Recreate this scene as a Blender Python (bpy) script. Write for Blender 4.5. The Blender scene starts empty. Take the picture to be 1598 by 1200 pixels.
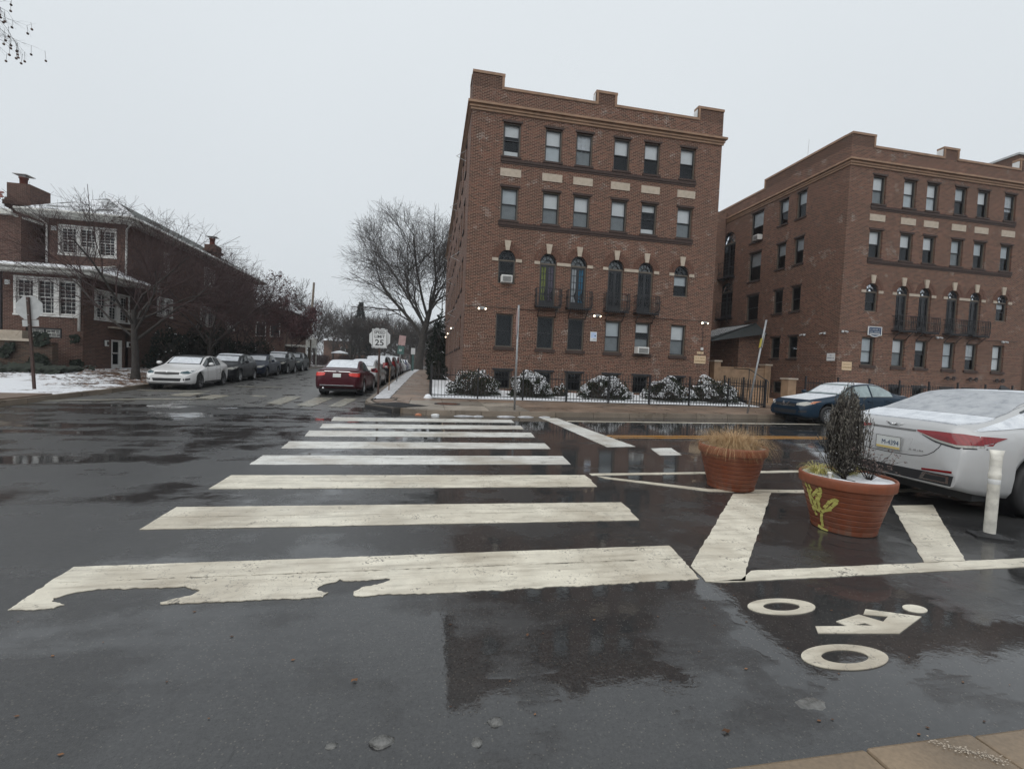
import bpy, bmesh, math, random
from mathutils import Vector, Matrix, noise
from mathutils.bvhtree import BVHTree
from mathutils.geometry import tessellate_polygon
R = math.radians
PI = math.pi
scene = bpy.context.scene
C = scene.collection
random.seed(11)

# ------------------------------------------------------------------ camera, light, exposure
cam_d = bpy.data.cameras.new('camera')
cam = bpy.data.objects.new('camera', cam_d)
C.objects.link(cam)
scene.camera = cam
yaw, pitch, roll = R(10.513), R(-2.1757), R(2.416)
fw = Vector((math.sin(yaw) * math.cos(pitch), math.cos(yaw) * math.cos(pitch), math.sin(pitch)))
rt = Vector((math.cos(yaw), -math.sin(yaw), 0))
up = rt.cross(fw)
rt2 = rt * math.cos(roll) + up * math.sin(roll)
up2 = -rt * math.sin(roll) + up * math.cos(roll)
cam.matrix_world = Matrix(((rt2.x, up2.x, -fw.x, 0), (rt2.y, up2.y, -fw.y, 0), (rt2.z, up2.z, -fw.z, 1.52), (0, 0, 0, 1)))
cam_d.sensor_width = 36
cam_d.lens = 698.5 / 1598 * 36
cam_d.clip_start = 0.05
cam_d.clip_end = 2000

SUN_EL, SUN_ROT = R(52), R(215)
world = bpy.data.worlds.new('World')
scene.world = world
world.use_nodes = True
wn = world.node_tree.nodes
wl = world.node_tree.links
wn.clear()
sky = wn.new('ShaderNodeTexSky')
sky.sky_type = 'NISHITA'
sky.sun_disc = False
sky.sun_elevation = SUN_EL
sky.sun_rotation = SUN_ROT
sky.dust_density = 6
mixs = wn.new('ShaderNodeMixRGB')
mixs.inputs[0].default_value = 0.955          # overcast: a grey cloud deck over the blue

bg = wn.new('ShaderNodeBackground')
bg.inputs[1].default_value = 0.1
wo = wn.new('ShaderNodeOutputWorld')
wtc = wn.new('ShaderNodeTexCoord')
wsep = wn.new('ShaderNodeSeparateXYZ')
wl.new(wtc.outputs['Generated'], wsep.inputs[0])
wcl = wn.new('ShaderNodeTexNoise'); wcl.inputs['Scale'].default_value = 2.2; wcl.inputs['Detail'].default_value = 4
wl.new(wtc.outputs['Generated'], wcl.inputs[0])
wadd = wn.new('ShaderNodeMath'); wadd.operation = 'MULTIPLY_ADD'; wadd.inputs[1].default_value = .28
wl.new(wcl.outputs[0], wadd.inputs[0]); wl.new(wsep.outputs[2], wadd.inputs[2])
wr = wn.new('ShaderNodeValToRGB')
wr.color_ramp.elements[0].position = .12; wr.color_ramp.elements[0].color = (.69, .735, .77, 1)
wr.color_ramp.elements[1].position = .85; wr.color_ramp.elements[1].color = (.80, .85, .885, 1)
wl.new(wadd.outputs[0], wr.inputs[0])
wsc = wn.new('ShaderNodeMixRGB'); wsc.blend_type = 'MULTIPLY'; wsc.inputs[0].default_value = 1; wsc.inputs[2].default_value = (10, 10, 10, 1)
wl.new(wr.outputs[0], wsc.inputs[1]); wl.new(wsc.outputs[0], mixs.inputs[2])
wl.new(sky.outputs[0], mixs.inputs[1])
wl.new(mixs.outputs[0], bg.inputs[0])
wl.new(bg.outputs[0], wo.inputs[0])

sun_d = bpy.data.lights.new('sun', 'SUN')
sun_d.energy = 1.45
sun_d.angle = R(75)
sun_d.color = (1, 0.97, 0.93)
sun = bpy.data.objects.new('sun', sun_d)
C.objects.link(sun)
sd = Vector((math.sin(SUN_ROT) * math.cos(SUN_EL), math.cos(SUN_ROT) * math.cos(SUN_EL), math.sin(SUN_EL)))
sun.rotation_euler = sd.to_track_quat('Z', 'Y').to_euler()
scene.view_settings.view_transform = 'Standard'
scene.view_settings.look = 'None'
scene.view_settings.gamma = 1
scene.view_settings.exposure = 0
scene.view_settings.use_curve_mapping = False
scene.cycles.max_bounces = 6
scene.cycles.transparent_max_bounces = 12

# ------------------------------------------------------------------ helpers
ORG = {}


def props(o, label=None, cat=None, group=None, kind=None):
    if label: o['label'] = label
    if cat: o['category'] = cat
    if group: o['group'] = group
    if kind: o['kind'] = kind
    return o


def thing(name, label, cat, loc=(0, 0, 0), rz=0, group=None, kind=None):
    o = bpy.data.objects.new(name, None)
    o.empty_display_size = 0.2
    C.objects.link(o)
    o.location = loc
    o.rotation_euler = (0, 0, rz)
    ORG[o.name] = Vector(loc)
    return props(o, label, cat, group, kind)


def copy_tree(o, parent=None):
    c = o.copy()
    C.objects.link(c)
    if parent: c.parent = parent
    for ch in list(o.children): copy_tree(ch, c)
    return c


def link_copy(o, parent, loc, rz=None, sc=None):
    """a copy of a part (with its sub-parts) under another thing"""
    c = copy_tree(o, parent)
    c.location = loc
    if rz is not None: c.rotation_euler = (0, 0, rz)
    if sc is not None: c.scale = sc
    return c


class MB:
    """collects faces, builds ONE mesh object"""
    def __init__(self): self.v, self.f, self.m, self.s = [], [], [], []

    def add(self, vs, fs, mi=0, smooth=False):
        b = len(self.v)
        self.v += [tuple(q) for q in vs]
        for f in fs:
            self.f.append(tuple(i + b for i in f)); self.m.append(mi); self.s.append(smooth)
        return self

    def box(self, a, b, mi=0):
        x0, y0, z0 = a; x1, y1, z1 = b
        return self.add([(x0, y0, z0), (x1, y0, z0), (x1, y1, z0), (x0, y1, z0), (x0, y0, z1), (x1, y0, z1), (x1, y1, z1), (x0, y1, z1)],
                        [(0, 3, 2, 1), (4, 5, 6, 7), (0, 1, 5, 4), (1, 2, 6, 5), (2, 3, 7, 6), (3, 0, 4, 7)], mi)

    def quad(self, *p, mi=0): return self.add(p, [tuple(range(len(p)))], mi)

    def prism(self, poly, z0, z1, mi=0, holes=()):
        """polygon (xy) extruded between z0 and z1"""
        loops = [list(poly)] + [list(h) for h in holes]
        flat = [q for l in loops for q in l]
        tris = tessellate_polygon([[Vector((q[0], q[1], 0)) for q in l] for l in loops])
        n = len(flat)
        vs = [(q[0], q[1], z0) for q in flat] + [(q[0], q[1], z1) for q in flat]
        fs = []
        for t in tris:
            a, b, c = t
            ar = (flat[b][0] - flat[a][0]) * (flat[c][1] - flat[a][1]) - (flat[b][1] - flat[a][1]) * (flat[c][0] - flat[a][0])
            if ar < 0: a, c = c, a
            fs.append((a + n, b + n, c + n)); fs.append((c, b, a))
        o = 0
        for l in loops:
            k = len(l)
            for i in range(k):
                j = (i + 1) % k
                fs.append((o + i, o + j, o + j + n, o + i + n))
            o += k
        return self.add(vs, fs, mi)

    def tube(self, pts, rad, k=6, mi=0, cap=True, smooth=True):
        pts = [Vector(p) for p in pts]
        if not hasattr(rad, '__len__'): rad = [rad] * len(pts)
        vs, fs = [], []
        n = len(pts)
        for i, p in enumerate(pts):
            d = (pts[min(i + 1, n - 1)] - pts[max(i - 1, 0)])
            if d.length < 1e-9: d = Vector((0, 0, 1))
            d.normalize()
            a = d.cross(Vector((0, 0, 1)) if abs(d.z) < .9 else Vector((1, 0, 0))).normalized()
            b = d.cross(a)
            for j in range(k):
                t = 2 * PI * j / k
                vs.append(p + (a * math.cos(t) + b * math.sin(t)) * rad[i])
        for i in range(n - 1):
            for j in range(k):
                j2 = (j + 1) % k
                fs.append((i * k + j, i * k + j2, (i + 1) * k + j2, (i + 1) * k + j))
        if cap:
            fs.append(tuple(range(k))[::-1]); fs.append(tuple(range((n - 1) * k, n * k)))
        return self.add(vs, fs, mi, smooth)

    def bar(self, a, b, w, h=None, mi=0):
        """square bar from a to b"""
        h = h or w
        a, b = Vector(a), Vector(b)
        d = (b - a).normalized()
        s = d.cross(Vector((0, 0, 1)) if abs(d.z) < .95 else Vector((0, 1, 0))).normalized()
        u = s.cross(d)
        vs = []
        for p in (a, b):
            for q in ((-1, -1), (1, -1), (1, 1), (-1, 1)):
                vs.append(p + s * q[0] * w / 2 + u * q[1] * h / 2)
        return self.add(vs, [(0, 1, 2, 3)[::-1], (4, 5, 6, 7), (0, 1, 5, 4), (1, 2, 6, 5), (2, 3, 7, 6), (3, 0, 4, 7)], mi)

    def lathe(self, prof, k=24, mi=0, c=(0, 0, 0), axis='z', smooth=True):
        vs, fs = [], []
        for (r, z) in prof:
            for j in range(k):
                t = 2 * PI * j / k
                x, y = r * math.cos(t), r * math.sin(t)
                if axis == 'z': vs.append((c[0] + x, c[1] + y, c[2] + z))
                elif axis == 'y': vs.append((c[0] + x, c[1] + z, c[2] + y))
                else: vs.append((c[0] + z, c[1] + x, c[2] + y))
        n = len(prof)
        for i in range(n - 1):
            for j in range(k):
                j2 = (j + 1) % k
                fs.append((i * k + j, i * k + j2, (i + 1) * k + j2, (i + 1) * k + j))
        return self.add(vs, fs, mi, smooth)

    def build(self, name, mat, parent=None, world=False):
        me = bpy.data.meshes.new(name)
        vs = self.v
        if world and parent is not None:
            p = parent
            while p.parent: p = p.parent
            o = ORG[p.name]
            vs = [(q[0] - o.x, q[1] - o.y, q[2] - o.z) for q in vs]
        me.from_pydata(vs, [], self.f)
        for mm in (mat if isinstance(mat, (list, tuple)) else [mat]): me.materials.append(mm)
        if any(self.m): me.polygons.foreach_set('material_index', self.m)
        if any(self.s): me.polygons.foreach_set('use_smooth', self.s)
        me.update()
        ob = bpy.data.objects.new(name, me)
        C.objects.link(ob)
        if parent: ob.parent = parent
        return ob


def fixn(o):
    bm = bmesh.new(); bm.from_mesh(o.data)
    bmesh.ops.recalc_face_normals(bm, faces=bm.faces)
    bm.to_mesh(o.data); bm.free()
    return o


def bevel(o, w, seg=2):
    bm = bmesh.new(); bm.from_mesh(o.data)
    bmesh.ops.bevel(bm, geom=bm.edges[:], offset=w, segments=seg, affect='EDGES', profile=.5, clamp_overlap=True)
    bm.to_mesh(o.data); bm.free()
    return o


def text(name, s, size, mat, parent, M, depth=.003, align='CENTER', sx=1.0, bold=0):
    cu = bpy.data.curves.new(name, 'FONT')
    cu.body = s; cu.size = size; cu.align_x = align; cu.align_y = 'CENTER'; cu.extrude = depth; cu.offset = bold
    cu.resolution_u = 3
    t = bpy.data.objects.new('tmp_text', cu); C.objects.link(t)
    dg = bpy.context.evaluated_depsgraph_get(); dg.update()
    me = bpy.data.meshes.new_from_object(t.evaluated_get(dg))
    bpy.data.objects.remove(t)
    me.name = name
    me.transform(Matrix.Diagonal((sx, 1, 1, 1)))
    me.transform(M)
    me.materials.clear(); me.materials.append(mat)
    o = bpy.data.objects.new(name, me); C.objects.link(o)
    if parent: o.parent = parent
    return o


def worn_print(w, h, mat, parent, Mx, seed=1, name='lettering'):
    """print too small or worn to read: a row of uneven strokes"""
    rn = random.Random(seed)
    mb = MB(); x = -w / 2
    while x < w / 2 - h * .2:
        k = rn.choice((0, 1, 1, 2, 3))
        cw = h * rn.uniform(.45, .7); t = h * .16
        if k: mb.box((x, -h / 2, 0), (x + t, h / 2, .002))
        if k in (1, 3): mb.box((x + cw - t, -h / 2, 0), (x + cw, h / 2, .002))
        if k in (2, 3): mb.box((x + t, h / 2 - t, 0), (x + cw - t, h / 2, .002))
        if k in (1, 2): mb.box((x + t, -t / 2, 0), (x + cw - t, t / 2, .002))
        x += cw + h * .22
    o = mb.build(name, mat, parent)
    o['kind'] = 'stuff'
    o.data.transform(Mx)
    return o


FRONT = Matrix(((1, 0, 0, 0), (0, 0, -1, 0), (0, 1, 0, 0), (0, 0, 0, 1)))   # text facing -Y


def sstep(a, b, x):
    t = min(max((x - a) / (b - a), 0), 1)
    return t * t * (3 - 2 * t)


def lerp(a, b, t): return a + (b - a) * t


def interp(tab, x):
    if x <= tab[0][0]: return tab[0][1]
    for (a, b), (c, d) in zip(tab, tab[1:]):
        if x <= c: return b + (d - b) * (x - a) / (c - a)
    return tab[-1][1]


def sinterp(tab, x):
    """monotone-ish cubic through the table"""
    n = len(tab)
    if x <= tab[0][0]: return tab[0][1]
    if x >= tab[-1][0]: return tab[-1][1]
    sl = [(tab[i + 1][1] - tab[i][1]) / (tab[i + 1][0] - tab[i][0]) for i in range(n - 1)]
    mt = [sl[0]] + [0 if sl[i - 1] * sl[i] <= 0 else 2 * sl[i - 1] * sl[i] / (sl[i - 1] + sl[i]) for i in range(1, n - 1)] + [sl[-1]]
    for i in range(n - 1):
        if x <= tab[i + 1][0]:
            h = tab[i + 1][0] - tab[i][0]; t = (x - tab[i][0]) / h
            return ((2 * t ** 3 - 3 * t * t + 1) * tab[i][1] + (t ** 3 - 2 * t * t + t) * h * mt[i]
                    + (-2 * t ** 3 + 3 * t * t) * tab[i + 1][1] + (t ** 3 - t * t) * h * mt[i + 1])


def nz(x, y, z=0.0): return noise.noise(Vector((x, y, z)))


def gz(x, y):
    """the side street climbs gently"""
    return .43 * min(max((y - 18) / 28, 0), 1)


# ------------------------------------------------------------------ materials
def nt(name):
    m = bpy.data.materials.new(name); m.use_nodes = True
    n, l = m.node_tree.nodes, m.node_tree.links
    return m, n, l, n['Principled BSDF']


def mth(n, l, op, a, b=None, clamp=False):
    x = n.new('ShaderNodeMath'); x.operation = op; x.use_clamp = clamp
    for i, q in enumerate((a, b)):
        if q is None: continue
        if isinstance(q, (int, float)): x.inputs[i].default_value = q
        else: l.new(q, x.inputs[i])
    return x.outputs[0]


def noise_n(n, l, vec, scale, detail=3, rough=.55):
    x = n.new('ShaderNodeTexNoise'); x.inputs['Scale'].default_value = scale
    x.inputs['Detail'].default_value = detail; x.inputs['Roughness'].default_value = rough
    if vec is not None: l.new(vec, x.inputs['Vector'])
    return x.outputs[0]


def ramp(n, l, fac, stops):
    x = n.new('ShaderNodeValToRGB')
    e = x.color_ramp.elements
    while len(e) < len(stops): e.new(.5)
    for q, (p, c) in zip(e, stops):
        q.position = p; q.color = (*c, 1) if len(c) == 3 else c
    l.new(fac, x.inputs[0])
    return x.outputs[0]


def mixc(n, l, fac, a, b, mode='MIX'):
    x = n.new('ShaderNodeMixRGB'); x.blend_type = mode
    for i, q in enumerate((fac, a, b)):
        if isinstance(q, (int, float)): x.inputs[i].default_value = q
        elif isinstance(q, tuple): x.inputs[i].default_value = (*q, 1)
        else: l.new(q, x.inputs[i])
    return x.outputs[0]


def maprange(n, l, v, a, b, c=0., d=1.):
    x = n.new('ShaderNodeMapRange'); l.new(v, x.inputs[0])
    for i, q in zip((1, 2, 3, 4), (a, b, c, d)): x.inputs[i].default_value = q
    return x.outputs[0]


def bump(n, l, h, st=.3, dist=.01):
    x = n.new('ShaderNodeBump'); x.inputs['Strength'].default_value = st; x.inputs['Distance'].default_value = dist
    l.new(h, x.inputs['Height'])
    return x.outputs[0]


def pos(n): return n.new('ShaderNodeNewGeometry').outputs['Position']


def objc(n): return n.new('ShaderNodeTexCoord').outputs['Object']


def simple(name, col, rough=.6, var=.15, scale=8, metal=0., coat=0., bmp=0., spec=None, local=True):
    m, n, l, b = nt(name)
    v = objc(n) if local else pos(n)
    f = noise_n(n, l, v, scale, 4)
    lo = tuple(c * (1 - var) for c in col); hi = tuple(min(c * (1 + var), 1) for c in col)
    l.new(ramp(n, l, f, [(.3, lo), (.7, hi)]), b.inputs['Base Color'])
    b.inputs['Roughness'].default_value = rough
    b.inputs['Metallic'].default_value = metal
    b.inputs['Coat Weight'].default_value = coat
    if spec is not None: b.inputs['Specular IOR Level'].default_value = spec
    if bmp:
        l.new(bump(n, l, noise_n(n, l, v, scale * 6, 3), bmp, .01), b.inputs['Normal'])
    return m


def emit(name, col, st):
    m, n, l, b = nt(name)
    b.inputs['Base Color'].default_value = (*col, 1)
    b.inputs['Emission Color'].default_value = (*col, 1)
    b.inputs['Emission Strength'].default_value = st
    return m


def brick_mat(name, c1, c2, c3, mortar, courses=False, white=.5, mortar_w=.0105):
    m, n, l, b = nt(name)
    p = pos(n)
    s = n.new('ShaderNodeSeparateXYZ'); l.new(p, s.inputs[0])
    u = mth(n, l, 'ADD', s.outputs[0], s.outputs[1])
    cmb = n.new('ShaderNodeCombineXYZ'); l.new(u, cmb.inputs[0]); l.new(s.outputs[2], cmb.inputs[1])
    big = noise_n(n, l, cmb.outputs[0], .45, 3, .6)

    def bt(w, h, off):
        t = n.new('ShaderNodeTexBrick'); l.new(cmb.outputs[0], t.inputs['Vector'])
        t.inputs['Scale'].default_value = 1; t.inputs['Brick Width'].default_value = w; t.inputs['Row Height'].default_value = h
        t.inputs['Mortar Size'].default_value = mortar_w; t.inputs['Mortar Smooth'].default_value = .15
        t.offset = off; t.inputs['Bias'].default_value = 0
        t.inputs['Color1'].default_value = (0, 0, 0, 1); t.inputs['Color2'].default_value = (1, 1, 1, 1); t.inputs['Mortar'].default_value = (.5, .5, .5, 1)
        return t
    t1 = bt(.212, .068, .5)
    col, fac = t1.outputs['Color'], t1.outputs['Fac']
    if courses:
        t2 = bt(.080, .136, .0)
        z = mth(n, l, 'FRACT', mth(n, l, 'DIVIDE', s.outputs[2], .476))
        band = mth(n, l, 'MULTIPLY', mth(n, l, 'LESS_THAN', z, .2857), mth(n, l, 'LESS_THAN', s.outputs[2], 4.2))
        col = mixc(n, l, band, col, t2.outputs['Color'])
        x = n.new('ShaderNodeMix'); l.new(band, x.inputs[0]); l.new(fac, x.inputs[2]); l.new(t2.outputs['Fac'], x.inputs[3]); fac = x.outputs[0]
    bc = ramp(n, l, col, [(0, c1), (.45, c2), (1, c3)])
    bc = mixc(n, l, maprange(n, l, big, .35, .7, 0, .5), bc, tuple(q * .62 for q in c2))
    # lime-repointed and efflorescent zones
    n2 = noise_n(n, l, cmb.outputs[0], 1.1, 5, .7)
    lime = maprange(n, l, n2, .585, .64, 0, 1)
    mo = mixc(n, l, mth(n, l, 'MULTIPLY', lime, white), mortar, (.42, .38, .33))
    cc = mixc(n, l, fac, bc, mo)
    fine = noise_n(n, l, p, 40, 2)
    cc = mixc(n, l, .25, cc, ramp(n, l, fine, [(.3, (.25, .25, .25)), (.7, (.75, .75, .75))]), 'OVERLAY')
    l.new(cc, b.inputs['Base Color'])
    b.inputs['Roughness'].default_value = .82
    b.inputs['Specular IOR Level'].default_value = .3
    h = mth(n, l, 'SUBTRACT', fine, mth(n, l, 'MULTIPLY', fac, 1.5))
    l.new(bump(n, l, h, .5, .008), b.inputs['Normal'])
    return m


M = {}
M['brick'] = brick_mat('apartment_brick', (.036, .014, .010), (.090, .034, .023), (.165, .064, .041), (.26, .185, .14), True, .95)
M['brick_dark'] = brick_mat('dark_brick', (.036, .016, .012), (.068, .028, .02), (.105, .044, .029), (.19, .13, .095), False, .3)
M['brick_house'] = brick_mat('house_brick', (.048, .023, .018), (.082, .037, .028), (.12, .055, .041), (.15, .11, .09), False, .15)
M['brick_old'] = brick_mat('old_brick', (.04, .025, .018), (.075, .043, .03), (.115, .063, .04), (.1, .085, .07), False, .3)
M['sillbrick'] = simple('dark_sill_brick', (.045, .027, .022), .8, .4, 14, bmp=.4)
M['terra'] = simple('terracotta_trim', (.25, .15, .092), .6, .22, 3, bmp=.1)
M['lime'] = simple('limestone', (.42, .36, .29), .8, .12, 6, bmp=.15)
M['tan'] = simple('tan_stone', (.30, .20, .125), .75, .2, 3, bmp=.2)
M['frame'] = simple('taupe_window_frame', (.10, .084, .066), .55, .12, 6)
M['sash'] = simple('dark_bronze_sash', (.018, .02, .024), .4, .15, 6)
M['white_trim'] = simple('white_painted_trim', (.62, .62, .6), .55, .1, 5, bmp=.05)
M['white_wood'] = simple('weathered_white_wood', (.5, .5, .47), .65, .25, 4, bmp=.1)
M['iron'] = simple('black_iron', (.012, .012, .014), .45, .2, 20)
M['dark_in'] = simple('unlit_room_shade', (.018, .018, .02), .9, .3, 2)  # near-black colour stands in for shade inside rooms and doorways
M['blind'] = simple('pale_blind', (.84, .85, .85), .8, .05, 3)
M['blind2'] = simple('grey_blind', (.62, .66, .68), .8, .08, 3)
M['screen'] = simple('grey_screen', (.27, .29, .30), .8, .1, 3)
M['ac'] = simple('white_appliance', (.6, .6, .58), .5, .06, 6)
M['ac_dark'] = simple('appliance_grille', (.12, .12, .12), .6, .1, 30)
M['curt_green'] = simple('green_curtain', (.30, .34, .07), .85, .25, 9)
M['curt_purple'] = simple('mauve_curtain', (.17, .135, .19), .85, .25, 9)
M['curt_blue'] = simple('blue_curtain', (.02, .20, .36), .85, .25, 9)
M['curt_white'] = simple('white_curtain', (.62, .64, .66), .85, .15, 6)
M['lamp_on'] = emit('lit_floodlight', (1.0, .82, .58), 5)
M['tube_on'] = emit('lit_tube', (.9, .95, 1), 5)
M['galv'] = simple('galvanised_steel', (.30, .31, .32), .45, .2, 12, metal=.6)
M['alu'] = simple('sheet_aluminium', (.42, .43, .43), .5, .12, 6, metal=.35)
M['alu_white'] = simple('white_reflective_sheet', (.62, .63, .63), .45, .06, 5)
M['brown_steel'] = simple('brown_painted_post', (.045, .022, .016), .6, .25, 10)
M['black'] = simple('black_print', (.012, .012, .013), .6, .1, 8)
M['rust'] = simple('rusty_iron', (.10, .038, .02), .75, .3, 12, bmp=.3)
M['redsign'] = simple('faded_red_sheet', (.40, .27, .26), .5, .15, 5)
M['greensign'] = simple('green_sheet', (.055, .12, .11), .5, .15, 5)
M['yellow_sheet'] = simple('yellow_sheet', (.6, .5, .08), .5, .1, 5)
M['cream'] = simple('cream_sign_board', (.58, .44, .29), .6, .08, 4)
M['sign_ink'] = simple('faded_brown_ink', (.26, .18, .09), .7, .1, 5)
M['sign_blue'] = simple('pale_blue_print', (.42, .52, .72), .5, .1, 5)
M['navy'] = simple('navy_print', (.02, .05, .11), .5, .1, 5)
M['wood_pole'] = simple('weathered_pole', (.13, .105, .08), .85, .3, 4, bmp=.3)
M['plastic_white'] = simple('white_plastic', (.60, .585, .53), .5, .3, 9)
M['rubber'] = simple('black_rubber', (.014, .014, .015), .65, .2, 10)
M['chrome'] = simple('chrome', (.62, .63, .64), .2, .05, 8, metal=1)
M['rim'] = simple('alloy_wheel', (.36, .37, .38), .35, .1, 8, metal=.7)
M['rim_dark'] = simple('dark_alloy_wheel', (.12, .12, .125), .35, .1, 8, metal=.7)
M['caps'] = simple('black_trim', (.015, .015, .017), .5, .1, 8)
M['plate'] = simple('number_plate', (.55, .57, .56), .45, .06, 5)
M['plate_y'] = simple('plate_yellow_band', (.55, .43, .16), .45, .06, 5)
M['plate_b'] = simple('plate_blue_band', (.03, .06, .2), .45, .06, 5)
M['amber'] = simple('amber_lens', (.38, .13, .05), .25, .1, 6, coat=.6)


def lens(name, col, rough=.15):
    m, n, l, b = nt(name)
    w = n.new('ShaderNodeTexWave'); w.inputs['Scale'].default_value = 9; w.inputs['Distortion'].default_value = 1.5
    l.new(objc(n), w.inputs['Vector'])
    l.new(ramp(n, l, w.outputs[0], [(.2, tuple(c * .8 for c in col)), (.8, col)]), b.inputs['Base Color'])
    b.inputs['Roughness'].default_value = rough
    b.inputs['Coat Weight'].default_value = .25
    return m


M['tail'] = lens('red_tail_lens', (.20, .006, .010))
M['tail_bright'] = lens('bright_red_lens', (.62, .03, .02))  # stronger red than the other tail lenses
M['head'] = lens('clear_head_lens', (.36, .36, .33))
M['head_dark'] = lens('smoked_head_lens', (.03, .07, .085))


def paint(name, col, metal=.25, rough=.32, dirt=.12):
    m, n, l, b = nt(name)
    v = objc(n)
    f = noise_n(n, l, v, 2.2, 5, .65)
    sp = n.new('ShaderNodeSeparateXYZ'); l.new(v, sp.inputs[0])
    low = maprange(n, l, sp.outputs[2], .2, .75, 1, 0)        # road spray on the lower panels
    d = mth(n, l, 'MULTIPLY', maprange(n, l, f, .38, .72, 0, 1), mth(n, l, 'ADD', mth(n, l, 'MULTIPLY', low, .7), .12), True)
    l.new(mixc(n, l, mth(n, l, 'MULTIPLY', d, dirt * 4), col, (.2, .19, .175)), b.inputs['Base Color'])
    l.new(maprange(n, l, d, 0, 1, rough, .6), b.inputs['Roughness'])
    b.inputs['Metallic'].default_value = metal
    dark = max(col) < .1
    b.inputs['Coat Weight'].default_value = .03 if dark else .45
    b.inputs['Specular IOR Level'].default_value = .16 if dark else .5
    b.inputs['Coat Roughness'].default_value = .12
    l.new(bump(n, l, noise_n(n, l, v, 60, 2), .06, .004), b.inputs['Normal'])
    return m


M['p_white'] = paint('white_car_paint', (.70, .70, .70), 0, .3)
M['p_pearl'] = paint('pearl_car_paint', (.43, .435, .44), .1, .32, .10)
M['p_black'] = paint('black_car_paint', (.012, .013, .016), 0, .28, .015)
M['p_navy'] = paint('navy_car_paint', (.012, .02, .04), 0, .28, .015)
M['p_blue'] = paint('blue_car_paint', (.007, .022, .042), 0, .28, .015)
M['p_grey'] = paint('grey_green_car_paint', (.055, .065, .07), 0, .28, .015)
M['p_maroon'] = paint('maroon_car_paint', (.05, .007, .012), 0, .28, .015)
M['p_silver'] = paint('silver_car_paint', (.36, .37, .37), .5)
M['p_brown'] = paint('brown_car_paint', (.06, .03, .024), 0, .28, .015)
M['p_deepblue'] = paint('deep_blue_car_paint', (.01, .02, .09), 0, .28, .015)


def glass_car():
    m, n, l, b = nt('car_glass')
    f = noise_n(n, l, objc(n), 3, 5, .7)
    l.new(ramp(n, l, f, [(.4, (.02, .026, .028)), (.75, (.06, .075, .078))]), b.inputs['Base Color'])
    b.inputs['Roughness'].default_value = .07
    b.inputs['Specular IOR Level'].default_value = .7
    return m


M['cglass'] = glass_car()
M['cglass_frost'] = simple('frosted_car_glass', (.24, .30, .31), .35, .25, 5, coat=.4)


def glass_window():
    m, n, l, b = nt('window_glass')
    b.inputs['Base Color'].default_value = (.02, .022, .026, 1)
    b.inputs['Roughness'].default_value = .04
    l.new(bump(n, l, noise_n(n, l, pos(n), 1.6, 2), .12, .02), b.inputs['Normal'])
    tr = n.new('ShaderNodeBsdfTransparent'); tr.inputs[0].default_value = (.93, .95, .96, 1)
    mx = n.new('ShaderNodeMixShader')
    fr = n.new('ShaderNodeFresnel'); fr.inputs[0].default_value = 1.45
    f2 = mth(n, l, 'ADD', mth(n, l, 'MULTIPLY', fr.outputs[0], .85), .0, True)
    gl = n.new('ShaderNodeBsdfGlossy'); gl.inputs['Roughness'].default_value = .03; gl.inputs[0].default_value = (.9, .95, 1, 1)
    l.new(f2, mx.inputs[0]); l.new(tr.outputs[0], mx.inputs[1]); l.new(gl.outputs[0], mx.inputs[2])
    l.new(mx.outputs[0], n['Material Output'].inputs[0])
    return m


M['glass'] = glass_window()


def snow_mat(name='snow', base=(.78, .80, .83), dirt=0.):
    m, n, l, b = nt(name)
    p = pos(n)
    f = noise_n(n, l, p, 5, 6, .65)
    l.new(ramp(n, l, f, [(.3, tuple(c * (.78 - dirt) for c in base)), (.62, base)]), b.inputs['Base Color'])
    b.inputs['Roughness'].default_value = .75
    b.inputs['Subsurface Weight'].default_value = 0
    l.new(bump(n, l, noise_n(n, l, p, 28, 5, .7), .7, .02), b.inputs['Normal'])
    return m


M['snow'] = snow_mat()
M['snow_dirty'] = snow_mat('slushy_snow', (.60, .61, .63), .25)
M['ice'] = simple('wet_ice', (.13, .13, .125), .12, .45, 25, bmp=.6)


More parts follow.
